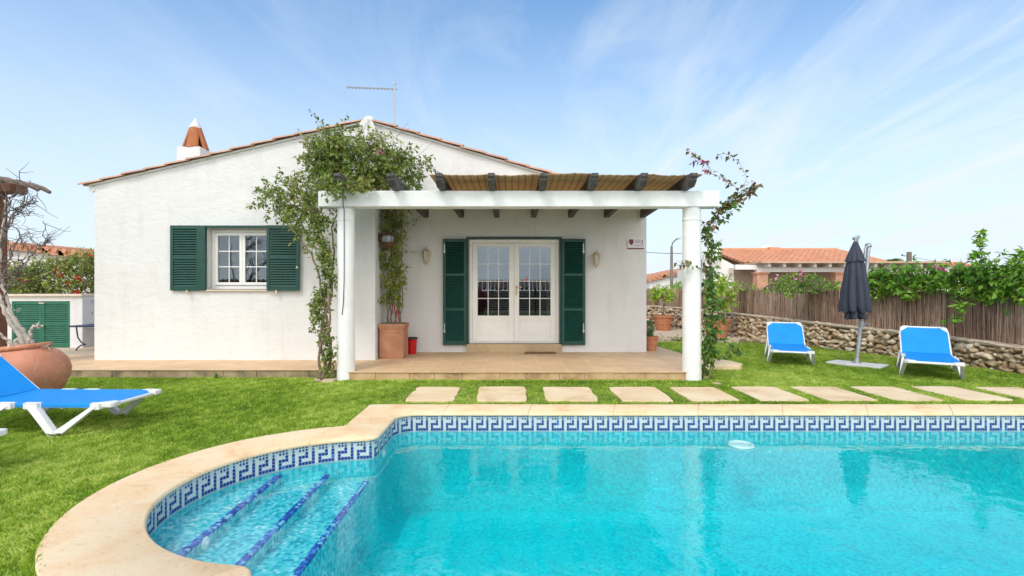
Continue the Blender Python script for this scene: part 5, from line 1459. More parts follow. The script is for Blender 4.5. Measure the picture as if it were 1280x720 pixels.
# satellite dish
sdh = empty('satellite_dish', (PX(891, 26.5), 26.5, PZ(316, 26.5)), 0, 'round pale satellite dish by the gable of the neighbouring orange roof', 'satellite dish')
b = MB(); Mx = Matrix.Rotation(R(72), 4, 'X') @ Matrix.Rotation(R(0), 4, 'Z')
b.lathe([(0.0, 0.0), (0.15, 0.012), (0.28, 0.05), (0.36, 0.09), (0.365, 0.10), (0.28, 0.07), (0.15, 0.03), (0, 0.015)], 24, M=Mx); b.build('dish', M['far_white'], sdh, smooth=True)
b = MB(); b.tube([(0, 0.05, 0), (0, 0.25, -0.25), (0, 0.3, -0.9)], 0.03, 6); b.tube([(0, -0.05, -0.3), (0, -0.45, -0.05)], 0.012, 5); b.build('bracket', M['grey_metal'], sdh)
# small white houses
def small_house(name, label, pts_px, Y, depth, roofm, verge=True, wall='far_white'):
    e = empty(name, (PX(pts_px[0][0], Y), Y, 0), 0, label, 'house')
    prof = [(PX(px, Y), PZ(py, Y)) for px, py in pts_px]
    out_ = [(prof[0][0], 0)] + prof + [(prof[-1][0], 0)]; n_ = len(out_)
    b = MB(); vs = [(x, Y, z) for x, z in out_] + [(x, Y + depth, z) for x, z in out_]
    b.add(vs, [tuple(range(n_)), tuple(range(n_, 2 * n_))[::-1]] + [(i, (i + 1) % n_, n_ + (i + 1) % n_, n_ + i) for i in range(n_)])
    sub(b.build('wall', M[wall]), e)
    b = MB()
    for (a, c) in zip(prof[:-1], prof[1:]):
        th = 0.20
        b.add([(a[0] - .1, Y - 0.2, a[1]), (c[0] + .1, Y - 0.2, c[1]), (c[0] + .1, Y - 0.2, c[1] + th), (a[0] - .1, Y - 0.2, a[1] + th), (a[0] - .1, Y + depth, a[1]), (c[0] + .1, Y + depth, c[1]), (c[0] + .1, Y + depth, c[1] + th), (a[0] - .1, Y + depth, a[1] + th)],
              [(0, 1, 2, 3), (7, 6, 5, 4), (3, 2, 6, 7), (0, 3, 7, 4), (1, 5, 6, 2)])
        # wavy tile ends along the verge
        nn_ = max(2, int(math.hypot(c[0] - a[0], c[1] - a[1]) / 0.3))
        for k in range(nn_):
            t_ = (k + 0.5) / nn_; x = a[0] + (c[0] - a[0]) * t_; z = a[1] + (c[1] - a[1]) * t_ + th
            b.tube([(x, Y - 0.3, z), (x, Y + depth, z)], 0.09, 6)
    sub(b.build('roof', roofm), e)
    return e
small_house('white_cottage', 'tiny far white cottage with a thin orange tiled gable beyond the potted lemon tree', [(812, 352.5), (829, 347), (852, 342.5), (872, 338)], 36, 7, M['orange_tile'])
small_house('orange_roof_house', 'distant house with an orange roof rising behind the bright creeper', [(1132, 341), (1150, 334), (1200, 332), (1222, 340)], 38, 7, M['orange_tile'])
lh = small_house('whitewashed_house', 'white neighbouring house with a terracotta eave behind the hibiscus hedge', [(-40, 306), (6, 311), (62, 317), (82, 320.5), (118, 323)], 19.5, 6, M['orange_tile'])
b = MB(); b.box(PX(10, 19.4), PX(24, 19.4), 19.40, 19.49, PZ(368, 19.4), PZ(336, 19.4)); sub(b.build('shutter', M['green_light']), lh)
# poles
b = empty('street_lamp', (PX(839.5, 30), 30, 0), 0, 'thin street lamp pole with a curved arm beyond the lemon tree', 'street lamp')
q = MB(); q.tube([(0, 0, 0), (0, 0, PZ(308, 30))], [0.11, 0.07], 8); q.build('pole', M['pole'] if 'pole' in M else simple('grey_pole', (0.24, 0.22, 0.20), (0.2, 0.18, 0.17), 5, 0.8), b, smooth=True)
q = MB(); q.tube([(0, 0, PZ(309, 30)), (0.05, 0, PZ(304, 30)), (0.22, 0, PZ(300, 30)), (0.38, 0, PZ(298, 30))], 0.035, 6); q.build('arm', M['dark_metal'], b, smooth=True)
q = MB(); q.box(0.32, 0.52, -0.08, 0.08, PZ(299, 30), PZ(297, 30)); q.build('lamp_head', M['grey_metal'], b, bevel=0.02)
b = empty('utility_pole', (PX(1136.5, 40), 40, 0), 0, 'short utility pole with an insulator behind the veranda roof and palm', 'utility pole')
q = MB(); q.tube([(0, 0, 0), (0, 0, PZ(315, 40))], [0.2, 0.17], 8); q.build('pole', simple('wooden_pole', (0.20, 0.17, 0.14), (0.15, 0.13, 0.11), 5, 0.9), b, smooth=True)
q = MB(); q.tube([(-0.55, 0, PZ(319.5, 40)), (0, 0, PZ(320.5, 40))], 0.03, 5); q.tube([(-0.55, 0, PZ(319.5, 40)), (-0.55, 0, PZ(318, 40))], 0.06, 6); q.build('insulator', M['dark_metal'], b)
def wire(name, label, a, c, sag, r_):
    pts = [Vector(a).lerp(Vector(c), i / 16) - Vector((0, 0, sag * 4 * (i / 16) * (1 - i / 16))) for i in range(17)]
    b = MB(); b.tube(pts, r_, 5); tag(b.build(name, M['dark_metal']), label, 'wire')
wire('overhead_wire', 'overhead wire crossing behind the street lamp pole', (PX(790, 30), 30.2, PZ(313, 30)), (PX(890, 30), 30.2, PZ(315, 30)), 0.12, 0.017)
wire('overhead_wire', 'overhead wire running down from the short utility pole', (PX(1136, 40), 40, PZ(320, 40)), (PX(1230, 40), 40, PZ(332, 40)), 0.15, 0.015)
# palm
rs = np.random.RandomState(81)
pm = empty('palm_tree', (PX(1115, 36), 36, 0), 0, 'small dark palm crown rising behind the veranda roof', 'palm')
b = MB(); b.tube([(0, 0, 0), (0.05, 0, 2.0), (0, 0, PZ(327, 36))], [0.2, 0.17, 0.15], 8); b.build('trunk', M['bark'], pm, smooth=True)
V = []; F = []; nb = 0
c0 = np.array([0, 0, PZ(327, 36)])
for k in range(22):
    a = 2 * PI * k / 22 + rs.uniform(-0.1, 0.1); d = np.array([math.cos(a), math.sin(a), rs.uniform(0.2, 1.3)]); fr = sprout(rs, c0, d, 1.15, 8, 0.75, 0.05); fr = np.array(fr)
    for i in range(1, len(fr)):
        t = fr[i] - fr[i - 1]; t /= np.linalg.norm(t); sd_ = np.cross(t, [0, 0, 1]); sd_ /= np.linalg.norm(sd_) + 1e-9
        for sg in (-1, 1):
            for h_ in (0, 0.5):
                p = fr[i - 1] + (fr[i] - fr[i - 1]) * h_; tip = p + sd_ * sg * 0.35 * (1 - i / 10) + t * 0.18 + np.array([0, 0, -0.06])
                V += [p, p + t * 0.06, tip]; F.append((nb, nb + 1, nb + 2)); nb += 3
raw_mesh('crown', np.array(V) + np.array(pm.location), F, M['leaf_palm'], rs.rand(len(V)), pm)
# wooded skyline, far beyond

# ================================================================== STEPPING STONES, SLABS, ROCKS
rs = np.random.RandomState(91)
rights = [-0.735, 0.19, 1.10, 2.05, 2.90, 3.78, 4.65, 5.50, 6.38, 7.25]
ord_ = ['leftmost, by the pool corner', 'second from the left, below the planter', 'third from the left, before the french door', 'fourth from the left, below the right shutter', 'fifth from the left, ending below the right column',
        'sixth from the left, just right of the column', 'seventh from the left', 'eighth from the left, below the parasol', 'ninth from the left, before the right hand lounger', 'at the right edge']
for i, xr in enumerate(rights):
    xl = xr - rs.uniform(0.62, 0.66); y0 = 6.58 + rs.uniform(-0.02, 0.02); y1 = 7.50 + rs.uniform(-0.04, 0.03)
    cor = [(xl, y0), (xr, y0 + rs.uniform(-.02, .02)), (xr + rs.uniform(-.02, .02), y1), (xl + rs.uniform(-.02, .02), y1 + rs.uniform(-.02, .02))]
    poly = []
    for k in range(4):
        a = np.array(cor[k]); c = np.array(cor[(k + 1) % 4])
        for q in range(7):
            t = q / 7; p = a + (c - a) * t + rs.normal(0, 0.006, 2)
            if q == 0: p = a + (np.mean(cor, 0) - a) * 0.035
            poly.append((p[0], p[1]))
    b = MB(); b.prism(poly, -0.008, 0.030 + rs.uniform(-.004, .004)); o = b.build('stepping_stone', M['flag'], bevel=0.006)
    if xl < 7: tag(o, 'sandstone stepping slab, ' + ord_[i], 'stepping stone', 'stepping stones across the lawn')
b = MB(); poly = [(3.36, 9.2), (4.0, 9.1), (4.12, 9.3), (4.05, 9.75), (3.75, 9.9), (3.4, 9.8)]
b.prism(poly, -0.01, 0.10); tag(b.build('stone_slab', M['flag'], bevel=0.02), 'thick pale stone slab in the grass behind the climbing vine', 'stone slab')
def rock(name, c, e, label, group=None, seed=0):
    r_ = np.random.RandomState(seed)
    v = stone((0, 0, 0), e[0], e[1], e[2], np.array([1.0, 0.0]), r_, 0.2)
    o = raw_mesh(name, v, IF, M['rock']); o.location = c
    tag(o, label, 'rock', group)
    for p in o.data.polygons: p.use_smooth = True
    try: o.data.set_sharp_from_angle(angle=R(25))
    except Exception: pass
    return o
k = 0
for px in list(range(898, 968, 7)) + [828, 838, 846, 851]:
    Y = 13.75 + rs.uniform(-0.15, 0.15) if px > 890 else 14.2
    if px > 950: Y = 13.3
    if px > 890:
        rock('border_rock', (PX(px, Y) + rs.uniform(-.04, .04), Y, 0.06), (rs.uniform(0.11, 0.2), rs.uniform(0.09, 0.15), rs.uniform(0.09, 0.15)), 'pale rock in the border row between lawn and gravel, below the stone wall', 'border rocks below the stone wall', 200 + k)
    else:
        rock('border_rock', (PX(px, Y), Y, 0.05), (rs.uniform(0.10, 0.17), 0.1, rs.uniform(0.08, 0.13)), 'pale rock on the gravel edge beyond the house corner and the little topiary pot', 'border rocks beside the terrace', 200 + k)
    k += 1
rock('garden_rock', (PX(408, 7.9), 7.92, 0.03), (0.17, 0.10, 0.06), 'wide flat tan rock at the foot of the bougainvillea trunk', None, 301)
rock('garden_rock', (PX(396, 7.95), 7.98, 0.03), (0.08, 0.07, 0.05), 'small tan rock left of the bougainvillea trunk', None, 302)
rock('garden_rock', (PX(898, 7.75), 7.75, 0.02), (0.09, 0.07, 0.045), 'small pale rock in the grass at the foot of the climbing vine', None, 303)

# ================================================================== SUN LOUNGERS
def make_lounger():
    """foot end at x=0, head towards -x, ground at z=0"""
    r_ = empty('sun_lounger')
    Wd, H = 0.345, 0.325
    def slab(profile, y0, y1, cham0, cham1, th):
        """profile = list of (x, z); cham = corner chamfer length at first/last point"""
        b = MB(); vs = []; n = len(profile); K = 10
        for i, (x, z) in enumerate(profile):
            hw = (y1 - y0) / 2
            dl = math.hypot(x - profile[0][0], z - profile[0][1]); dr = math.hypot(x - profile[-1][0], z - profile[-1][1])
            if cham0 and dl < cham0: hw -= (cham0 - dl) * 0.85
            if cham1 and dr < cham1: hw -= (cham1 - dr) * 0.85
            sag = 0.012
            ring = [(-hw, -th), (-hw - 0.006, -th * 0.5), (-hw, 0), (-hw * 0.5, -sag * 0.7), (0, -sag), (hw * 0.5, -sag * 0.7), (hw, 0), (hw + 0.006, -th * 0.5), (hw, -th), (0, -th - 0.004)]
            a = profile[max(i - 1, 0)]; c = profile[min(i + 1, n - 1)]
            tx, tz = c[0] - a[0], c[1] - a[1]; l_ = math.hypot(tx, tz); nx_, nz_ = -tz / l_, tx / l_
            if nz_ < 0: nx_, nz_ = -nx_, -nz_
            for y, u in ring: vs.append((x + nx_ * u, y, z + nz_ * u))
        b.add(vs, [(i * K + k, i * K + (k + 1) % K, (i + 1) * K + (k + 1) % K, (i + 1) * K + k) for i in range(n - 1) for k in range(K)] + [tuple(range(K))[::-1], tuple(range((n - 1) * K, n * K))])
        return b
    seat = [(-0.02, H - 0.012), (-0.04, H), (-0.07, H), (-0.10, H), (-0.14, H)] + [(-0.14 - 0.135 * k, H) for k in range(1, 10)] + [(-1.37, H + 0.004)]
    slab(seat, -Wd, Wd, 0.13, 0, 0.045).build('seat', M['fabric'], r_, smooth=True)
    ca, sa = math.cos(R(40)), math.sin(R(40))
    back = [(-1.375 - ca * u, H + 0.006 + sa * u) for u in (0, 0.06, 0.15, 0.25, 0.35, 0.45, 0.53, 0.58, 0.62, 0.655, 0.68)]
    bk = slab(back, -Wd, Wd, 0, 0.13, 0.04).build('backrest', M['fabric'], r_, smooth=True)
    # white frame below and round the fabric
    b = MB()
    for sg in (-1, 1):
        b.tube([(-1.45, sg * (Wd - 0.02), H - 0.035), (-0.02, sg * (Wd - 0.02), H - 0.035)], 0.018, 8)
    b.tube([(-0.005, -Wd + 0.03, H - 0.025), (-0.005, Wd - 0.03, H - 0.025)], 0.020, 8)
    for x in (-0.5, -1.0, -1.40): b.tube([(x, -Wd + 0.02, H - 0.05), (x, Wd - 0.02, H - 0.05)], 0.014, 6)
    b.build('frame', M['plastic'], r_, smooth=True)
    for sg in (-1, 1):       # corner caps at the foot end
        b = MB(); poly = [(0.03, sg * (Wd - 0.10)), (0.035, sg * (Wd - 0.02)), (0.02, sg * (Wd + 0.012)), (-0.12, sg * (Wd + 0.014)), (-0.16, sg * (Wd + 0.006)), (-0.145, sg * (Wd - 0.012)), (-0.03, sg * (Wd - 0.115))]
        b.prism(poly, H - 0.042, H + 0.006); b.build('corner_cap', M['plastic'], r_, bevel=0.010, segs=3)
    bf = MB(); L_ = 0.69
    for sg in (-1, 1):
        p0 = (-1.36, sg * (Wd + 0.012), H - 0.03); p1 = (-1.375 - ca * 0.60, sg * (Wd + 0.012), H - 0.03 + sa * 0.60); bf.tube([p0, p1], 0.016, 8)
    bf.tube([(-1.375 - ca * L_, -Wd + 0.05, H - 0.01 + sa * L_), (-1.375 - ca * L_, Wd - 0.05, H - 0.01 + sa * L_)], 0.019, 8)
    o = bf.build('backrest_frame', M['plastic'], r_, smooth=True)
    for sg in (-1, 1):
        b = MB(); Mx = Matrix.Translation((-1.375, 0, H + 0.004)) @ Matrix.Rotation(R(40), 4, 'Y')
        poly = [(-0.705, sg * (Wd - 0.12)), (-0.70, sg * (Wd - 0.04)), (-0.665, sg * (Wd + 0.004)), (-0.58, sg * (Wd + 0.018)), (-0.55, sg * (Wd + 0.002)), (-0.675, sg * (Wd - 0.12))]
        b.prism(poly, -0.036, 0.008, M=Mx); b.build('corner_cap', M['plastic'], r_, bevel=0.010, segs=3)
    def leg(sg, xa, xb, xc, xd, wa, wb):
        """a flat V in the x/z plane with moulded saddles over the rail"""
        outer = [(xa + wa * .5, H - 0.02), (xb + 0.02, 0.05), (xb - 0.02, 0.012), (xb - 0.06, 0.0), (xc + 0.02, 0.0), (xc - 0.03, 0.014), (xc - 0.06, 0.05), (xd - wb * .5, H - 0.02)]
        inner = [(xd + wb * .5, H - 0.02), (xc - 0.005, 0.085), (xc + 0.02, 0.052), (xc + 0.05, 0.042), (xb - 0.08, 0.042), (xb - 0.06, 0.07), (xa - wa * .5, H - 0.02)]
        poly = outer + inner; b = MB(); Mx = Matrix.Translation((0, sg * (Wd + 0.012), 0)) @ Matrix(((1, 0, 0, 0), (0, 0, 1, 0), (0, 1, 0, 0), (0, 0, 0, 1)))
        y0_, y1_ = (-0.026, 0.026); n = len(poly)
        vs = [(x, sg * (Wd + 0.010) + y + sg * 0.055 * (1 - z / H), z) for y in (y0_, y1_) for x, z in poly]
        tris = geometry.tessellate_polygon([[Vector((x, z, 0)) for x, z in poly]])
        b.add(vs, [tuple(t) for t in tris] + [tuple(n + i for i in t)[::-1] for t in tris] + [(i, (i + 1) % n, n + (i + 1) % n, n + i) for i in range(n)])
        for xs, w_ in ((xa, wa), (xd, wb)):
            b.box(xs - w_ * 0.5 - 0.03, xs + w_ * 0.5 + 0.03, sg * Wd - 0.006 - (0.012 if sg > 0 else 0.0), sg * Wd + 0.006 + (0.0 if sg > 0 else 0.012), H - 0.05, H + 0.004)
            b.box(xs - w_ * 0.5 - 0.02, xs + w_ * 0.5 + 0.02, sg * (Wd + 0.010) - 0.027, sg * (Wd + 0.010) + 0.027, H - 0.055, H + 0.001)
        return b.build('leg', M['plastic'], r_, bevel=0.009, segs=3)
    for sg in (-1, 1):
        leg(sg, -0.12, -0.42, -0.50, -0.76, 0.05, 0.10)
        leg(sg, -1.02, -1.36, -1.44, -1.72, 0.09, 0.05)
    # backrest prop
    b = MB()
    for sg in (-1, 1): b.tube([(-1.375 - ca * 0.42, sg * 0.25, H - 0.01 + sa * 0.42), (-1.66, sg * 0.25, H - 0.03)], 0.012, 6)
    b.tube([(-1.66, -0.34, H - 0.03), (-1.66, 0.34, H - 0.03)], 0.013, 6)
    for sg in (-1, 1): b.box(-1.76, -1.36, sg * (Wd + 0.005) - 0.015, sg * (Wd + 0.005) + 0.015, H - 0.055, H - 0.025)
    b.build('prop', M['plastic'], r_, smooth=True)
    return r_
lg = make_lounger(); lg.location = (-3.92, 5.42, 0); lg.rotation_euler = (0, 0, R(-1.5))
tag(lg, 'blue sun lounger seen side on, in front of the round clay jar', 'sun lounger', 'blue sun loungers on the lawn')
l2 = copy_tree(lg); l2.location = (-4.06, 3.80, 0); l2.rotation_euler = (0, 0, R(-2)); tag(l2, 'sun lounger cut off at the left edge, only its white foot corner in view', 'sun lounger')
def foot_at(o, pxa, pya, pxb, pyb, rot, sc):
    Ya = EYE * FP / (pya - 360); Yb = EYE * FP / (pyb - 360)
    k = 0.44 * sc; a = R(rot)
    o.location = ((PX(pxa, Ya) + PX(pxb, Yb)) / 2 + math.cos(a) * k, (Ya + Yb) / 2 + math.sin(a) * k, 0); o.rotation_euler = (0, 0, a); o.scale = (sc, sc, sc)
l3 = copy_tree(lg); foot_at(l3, 962, 455, 1015, 456.5, -113, 0.93)
tag(l3, 'blue sun lounger facing the pool between the climbing vine and the parasol', 'sun lounger')
l4 = copy_tree(lg); foot_at(l4, 1131, 470.5, 1199, 475, -124, 0.96)
tag(l4, 'blue sun lounger facing the pool beyond the parasol, nearest the stone wall', 'sun lounger')

# ================================================================== PARASOL
Yu = 9.75
um = empty('parasol', (PX(1071, Yu), Yu, 0), 0, 'folded dark grey cantilever parasol on a leaning pole with a white base slab', 'parasol')
b = MB(); b.prism([(-0.60, 0.28), (-0.18, -0.36), (0.66, -0.30), (0.62, 0.22), (0.05, 0.40)], 0.0, 0.05); 
b = MB(); b.prism([(-0.46, 0.21), (-0.10, 0.46), (0.47, -0.20), (0.05, -0.56)], 0.0, 0.045); b.build('base_slab', M['base_slab'], um, bevel=0.012)
mt = (PX(1086, Yu) - PX(1071, Yu), 0, PZ(308, Yu))
b = MB(); b.tube([(0, 0, 0.04), (mt[0] * .5, 0, mt[2] * .5), mt], 0.034, 14, flat=1.0); b.lathe([(0.09, 0.04), (0.09, 0.055), (0.05, 0.06), (0.045, 0.12), (0.035, 0.12)], 16); b.build('pole', M['grey_metal'], um, smooth=True)
b = MB(); b.tube([(mt[0], -0.01, mt[2] - 0.02), (mt[0] - 0.03, -0.02, mt[2] + 0.02), (mt[0] - 0.10, -0.05, mt[2] - 0.03), (mt[0] - 0.20, -0.12, mt[2] - 0.75)], 0.020, 8); b.tube([(mt[0] - 0.045, 0, mt[2] + 0.012), (mt[0] + 0.03, 0, mt[2] + 0.02)], 0.045, 10); b.build('arm', M['grey_metal'], um, smooth=True)
b = MB(); hx = PX(1064, Yu) - PX(1071, Yu); b.tube([(hx - 0.035, -0.12, PZ(299.5, Yu)), (hx + 0.09, -0.08, PZ(296.5, Yu))], 0.030, 8); b.tube([(hx + 0.06, -0.09, PZ(297, Yu)), (hx + 0.075, -0.09, PZ(330, Yu))], 0.018, 8); b.tube([(hx, -0.12, PZ(298, Yu)), (hx, -0.12, PZ(305, Yu))], 0.02, 8); b.build('hanger', M['grey_metal'], um, smooth=True)
b = MB(); zc = PZ(404, Yu); xm_ = mt[0] * 0.32; b.tube([(xm_, -0.03, zc - 0.06), (xm_, -0.03, zc + 0.06)], 0.045, 10); b.tube([(xm_ + 0.04, -0.04, zc), (xm_ + 0.11, -0.06, zc), (xm_ + 0.11, -0.06, zc - 0.06)], 0.010, 6); b.build('crank', M['grey_metal'], um, smooth=True)
# folded canopy: pleated skirt in two tiers
def pleats(prof, n, amp0, amp1, seed, hemvar=0.0):
    b = MB(); r_ = np.random.RandomState(seed); K = n * 10; vs = []; ph = r_.uniform(-0.25, 0.25, n); am = r_.uniform(0.7, 1.25, n)
    for i, (rad, z) in enumerate(prof):
        t = i / (len(prof) - 1); amp = amp0 + (amp1 - amp0) * t
        for k in range(K):
            a = 2 * PI * k / K; q = k / 10; j = int(q) % n; fr_ = q - int(q)
            wv = (abs(math.sin(PI * fr_)) ** 0.6) * am[j]
            rr = 0.89 * rad * (1 - amp + amp * 1.25 * wv)
            tw_ = 0.35 * t * (0.5 + ph[j])
            dz = hemvar * t ** 6 * (am[j] - 1 + 0.6 * (1 - wv))
            vs.append((hx + rr * math.cos(a + tw_), -0.12 + rr * 0.85 * math.sin(a + tw_), z + dz))
    m_ = len(prof)
    b.add(vs, [(i * K + k, i * K + (k + 1) % K, (i + 1) * K + (k + 1) % K, (i + 1) * K + k) for i in range(m_ - 1) for k in range(K)] + [tuple(range(K))])
    return b
zt_, zb_ = PZ(325, Yu), PZ(388, Yu)
cn = pleats([(0.10, zt_ + 0.10), (0.15, zt_), (0.19, zt_ - 0.15), (0.22, zt_ - 0.35), (0.26, zt_ - 0.60), (0.285, zb_ + 0.12), (0.29, zb_), (0.27, zb_ - 0.03)], 9, 0.15, 0.55, 5, 0.16).build('canopy', M['umbrella'], um, smooth='all')
pleats([(0.10, zb_ + 0.14), (0.19, zb_ - 0.02), (0.21, zb_ - 0.12), (0.19, zb_ - 0.16)], 7, 0.3, 0.6, 9, 0.10).build('valance', M['umbrella'], um, smooth='all')
pleats([(0.035, PZ(302.5, Yu)), (0.06, PZ(306, Yu)), (0.115, PZ(314, Yu)), (0.165, PZ(322, Yu)), (0.20, PZ(327.5, Yu))], 9, 0.0, 0.25, 7, 0.05).build('vent', M['umbrella'], um, smooth='all')

# ================================================================== LEFT GARDEN CORNER
gw = MB(); gw.box(-14, PX(130, 12.2), 12.2, 12.4, 0.1, PZ(371.5, 12.2)); tag(gw.build('garden_wall', M['stucco'], bevel=0.015), 'long white garden wall behind the green doored cupboard, below the hibiscus', 'wall')
cb_ = empty('outdoor_cupboard', (PX(56, 11.5), 11.5, 0.12), 0, 'white masonry cupboard with two green louvred doors below the hibiscus hedge', 'cupboard')
cx0, cx1 = PX(9, 11.5), PX(103, 11.5)
b = MB(); b.box(cx0, PX(14.5, 11.5), 11.5, 12.15, 0.12, 1.26); b.box(PX(87.5, 11.5), cx1, 11.5, 12.15, 0.12, 1.26); b.box(PX(14.5, 11.5), PX(87.5, 11.5), 11.501, 12.15, 1.16, 1.26); b.box(PX(14.5, 11.5), PX(87.5, 11.5), 11.62, 12.15, 0.12, 1.16); put(b.build('body', M['stucco']), cb_)
b = MB(); b.box(cx0 - 0.04, cx1 + 0.02, 11.45, 12.18, 1.262, 1.315); put(b.build('top', M['cream_sill'], bevel=0.012), cb_)
dx0, dxm, dx1 = PX(14.5, 11.5), PX(52, 11.5), PX(87.5, 11.5)
for a, c in ((dx0 + 0.004, dxm - 0.002), (dxm + 0.002, dx1 - 0.004)):
    add_shutter('door', (a, 11.54, 0.13), 0, c - a, 1.02, [0.5], M['green_light'], cb_)
b = MB(); b.box(dxm - 0.05, dxm + 0.06, 11.485, 11.51, 1.10, 1.13); b.tube([(dxm + 0.03, 11.49, 0.62), (dxm + 0.03, 11.47, 0.60)], 0.03, 10); put(b.build('latch', M['ivory']), cb_)
tb = empty('garden_table', (PX(115, 11.2), 11.2, 0.13), 0, 'dark metal garden table half hidden behind the house corner', 'table')
b = MB(); b.box(PX(103.5, 11.2) - tb.location.x, 0.9, -0.35, 0.35, 0.50, 0.535); b.build('tabletop', M['blue_metal'], tb, bevel=0.006)
for x in (-0.10, 0.75):
    for s_ in (-1, 1):
        b = MB(); b.tube([(x, s_ * 0.28, 0.50), (x + 0.01, s_ * 0.28, 0.40), (x + 0.03, s_ * 0.28, 0.28), (x + 0.10, s_ * 0.28, 0.18), (x + 0.17, s_ * 0.28, 0.14)], 0.014, 6); b.tube([(x + 0.19, s_ * 0.28, 0.13), (x + 0.10, s_ * 0.28, 0.12), (x + 0.02, s_ * 0.28, 0.06), (x - 0.01, s_ * 0.28, 0.0)], 0.014, 6); b.build('leg', M['blue_metal'], tb, smooth=True)
ch_ = empty('folding_chair', (PX(112, 11.6), 11.75, 0.13), 0, 'grey folding chair frame leaning behind the dark garden table', 'chair')
b = MB(); b.tube([(-0.22, 0, 0.62), (0.25, 0, 1.02)], 0.010, 6); b.tube([(-0.2, 0, 1.04), (0.4, 0, 1.0)], 0.012, 6); b.tube([(-0.2, 0, 1.0), (0.4, 0, 0.96)], 0.006, 6); b.tube([(-0.22, 0, 0.62), (-0.16, 0, 0.0)], 0.010, 6); b.tube([(0.25, 0, 1.02), (0.3, 0, 0.0)], 0.010, 6); b.build('frame', M['grey_metal'], ch_, smooth=True)
b = MB(); b.box(-0.2, 0.3, -0.2, 0.2, 0.44, 0.46); b.build('seat', M['grey_metal'], ch_)
# brown post with a roof corner
po = empty('timber_shelter', (PX(-8, 8.6), 8.6, 0), 0, 'reddish brown post with a dark eave, tangled in dead branches', 'shelter')
b = MB(); b.box(-0.20, 0.12, -0.12, 0.12, 0, 3.06); b.build('post', M['rust'], po, bevel=0.01)
b = MB(); b.box(-2.0, PX(24, 8.6) - PX(-8, 8.6), -0.16, 0.16, 3.02, 3.16); b.build('beam', M['rust'], po, bevel=0.01)
b = MB(); rs = np.random.RandomState(7)
pts = [(-2.0, 0, 3.34), (-0.3, 0, 3.30), (0.10, 0, 3.27), (0.28, 0, 3.21), (0.40, 0, 3.14)]
for yy in np.linspace(-0.3, 0.6, 5):
    b.tube([(x, yy, z) for x, y, z in pts], [0.05, 0.05, 0.045, 0.04, 0.03], 7)
b.build('eave_tile', simple('grey_old_tile', (0.20, 0.15, 0.12), (0.12, 0.09, 0.08), 8, 0.95, 0.5, 30), po, smooth=True)
# clay pot, slightly tilted
pcx, pcy = PX(33, 6.5), 6.55
cpot = empty('clay_jar', (pcx, pcy, 0), 0, 'big round weathered terracotta jar holding a dead branching shrub', 'pot')
b = MB(); prof = [(0.20, 0.0), (0.27, 0.05), (0.37, 0.15), (0.445, 0.29), (0.465, 0.40), (0.44, 0.52), (0.37, 0.62), (0.28, 0.68), (0.25, 0.71)]
Mt = Matrix.Translation((0, 0, 0)) @ Matrix.Rotation(R(-6), 4, 'Y')
b.lathe(prof + [(0.23, 0.70), (0.22, 0.62), (0.0, 0.60)], 44, M=Mt); b.build('body', M['old_pot'], cpot, smooth='all')
b = MB(); ring = [(0.225, 0.70), (0.25, 0.695), (0.28, 0.703), (0.292, 0.728), (0.28, 0.752), (0.25, 0.76), (0.228, 0.752)]
b.lathe(ring, 44, M=Mt, closed=True); b.build('rim', M['pot'], cpot, smooth='all')
b = MB(); b.lathe([(0.0, 0.69), (0.225, 0.70)], 24, M=Mt); b.build('soil', M['earth'], cpot); cpot.scale = (0.94, 0.94, 0.98)
rs = np.random.RandomState(17)
ds = empty('dead_shrub', (pcx, pcy, 0.69), 0, 'bare dead shrub with bleached tangled branches rising from the round clay jar', 'dead shrub')
Yd = 6.55
def wob(pts, r0, r1, b, n=6, j=0.010):
    q = vine(pts[0], pts[1:], rs, j, 6); m_ = len(q); b.tube(q, [r0 + (r1 - r0) * i / (m_ - 1) for i in range(m_)], n); return q
b = MB()
mains = []
for pts, r0, r1 in (([W(44, 438, 6.6), W(30, 415, 6.6), W(14, 395, 6.6), W(2, 378, 6.6), W(-2, 345, 6.6), W(2, 300, 6.6), W(6, 250, 6.6)], 0.032, 0.010),
                    ([W(38, 438, 6.65), W(24, 410, 6.65), W(12, 385, 6.65), W(4, 360, 6.7), W(-4, 320, 6.7), W(-10, 270, 6.7)], 0.026, 0.010),
                    ([W(26, 438, 6.6), W(22, 425, 6.6), W(24, 440, 6.55), W(30, 440, 6.5)], 0.045, 0.03),
                    ([W(34, 438, 6.5), W(22, 418, 6.45), W(8, 390, 6.4), W(-6, 372, 6.4)], 0.030, 0.016),
                    ([W(22, 436, 6.5), W(10, 426, 6.45), W(0, 418, 6.4), W(-10, 412, 6.4)], 0.022, 0.012),
                    ([W(34, 438, 6.5), W(36, 424, 6.5), W(38, 415, 6.5), W(44, 408, 6.5), W(48, 406, 6.5)], 0.022, 0.016)):
    mains.append(wob(pts, r0, r1, b))
o = b.build('main_branch', M['dead_wood'], None, smooth='all', recalc=False); sub(o, ds)
b = MB(); sec = []
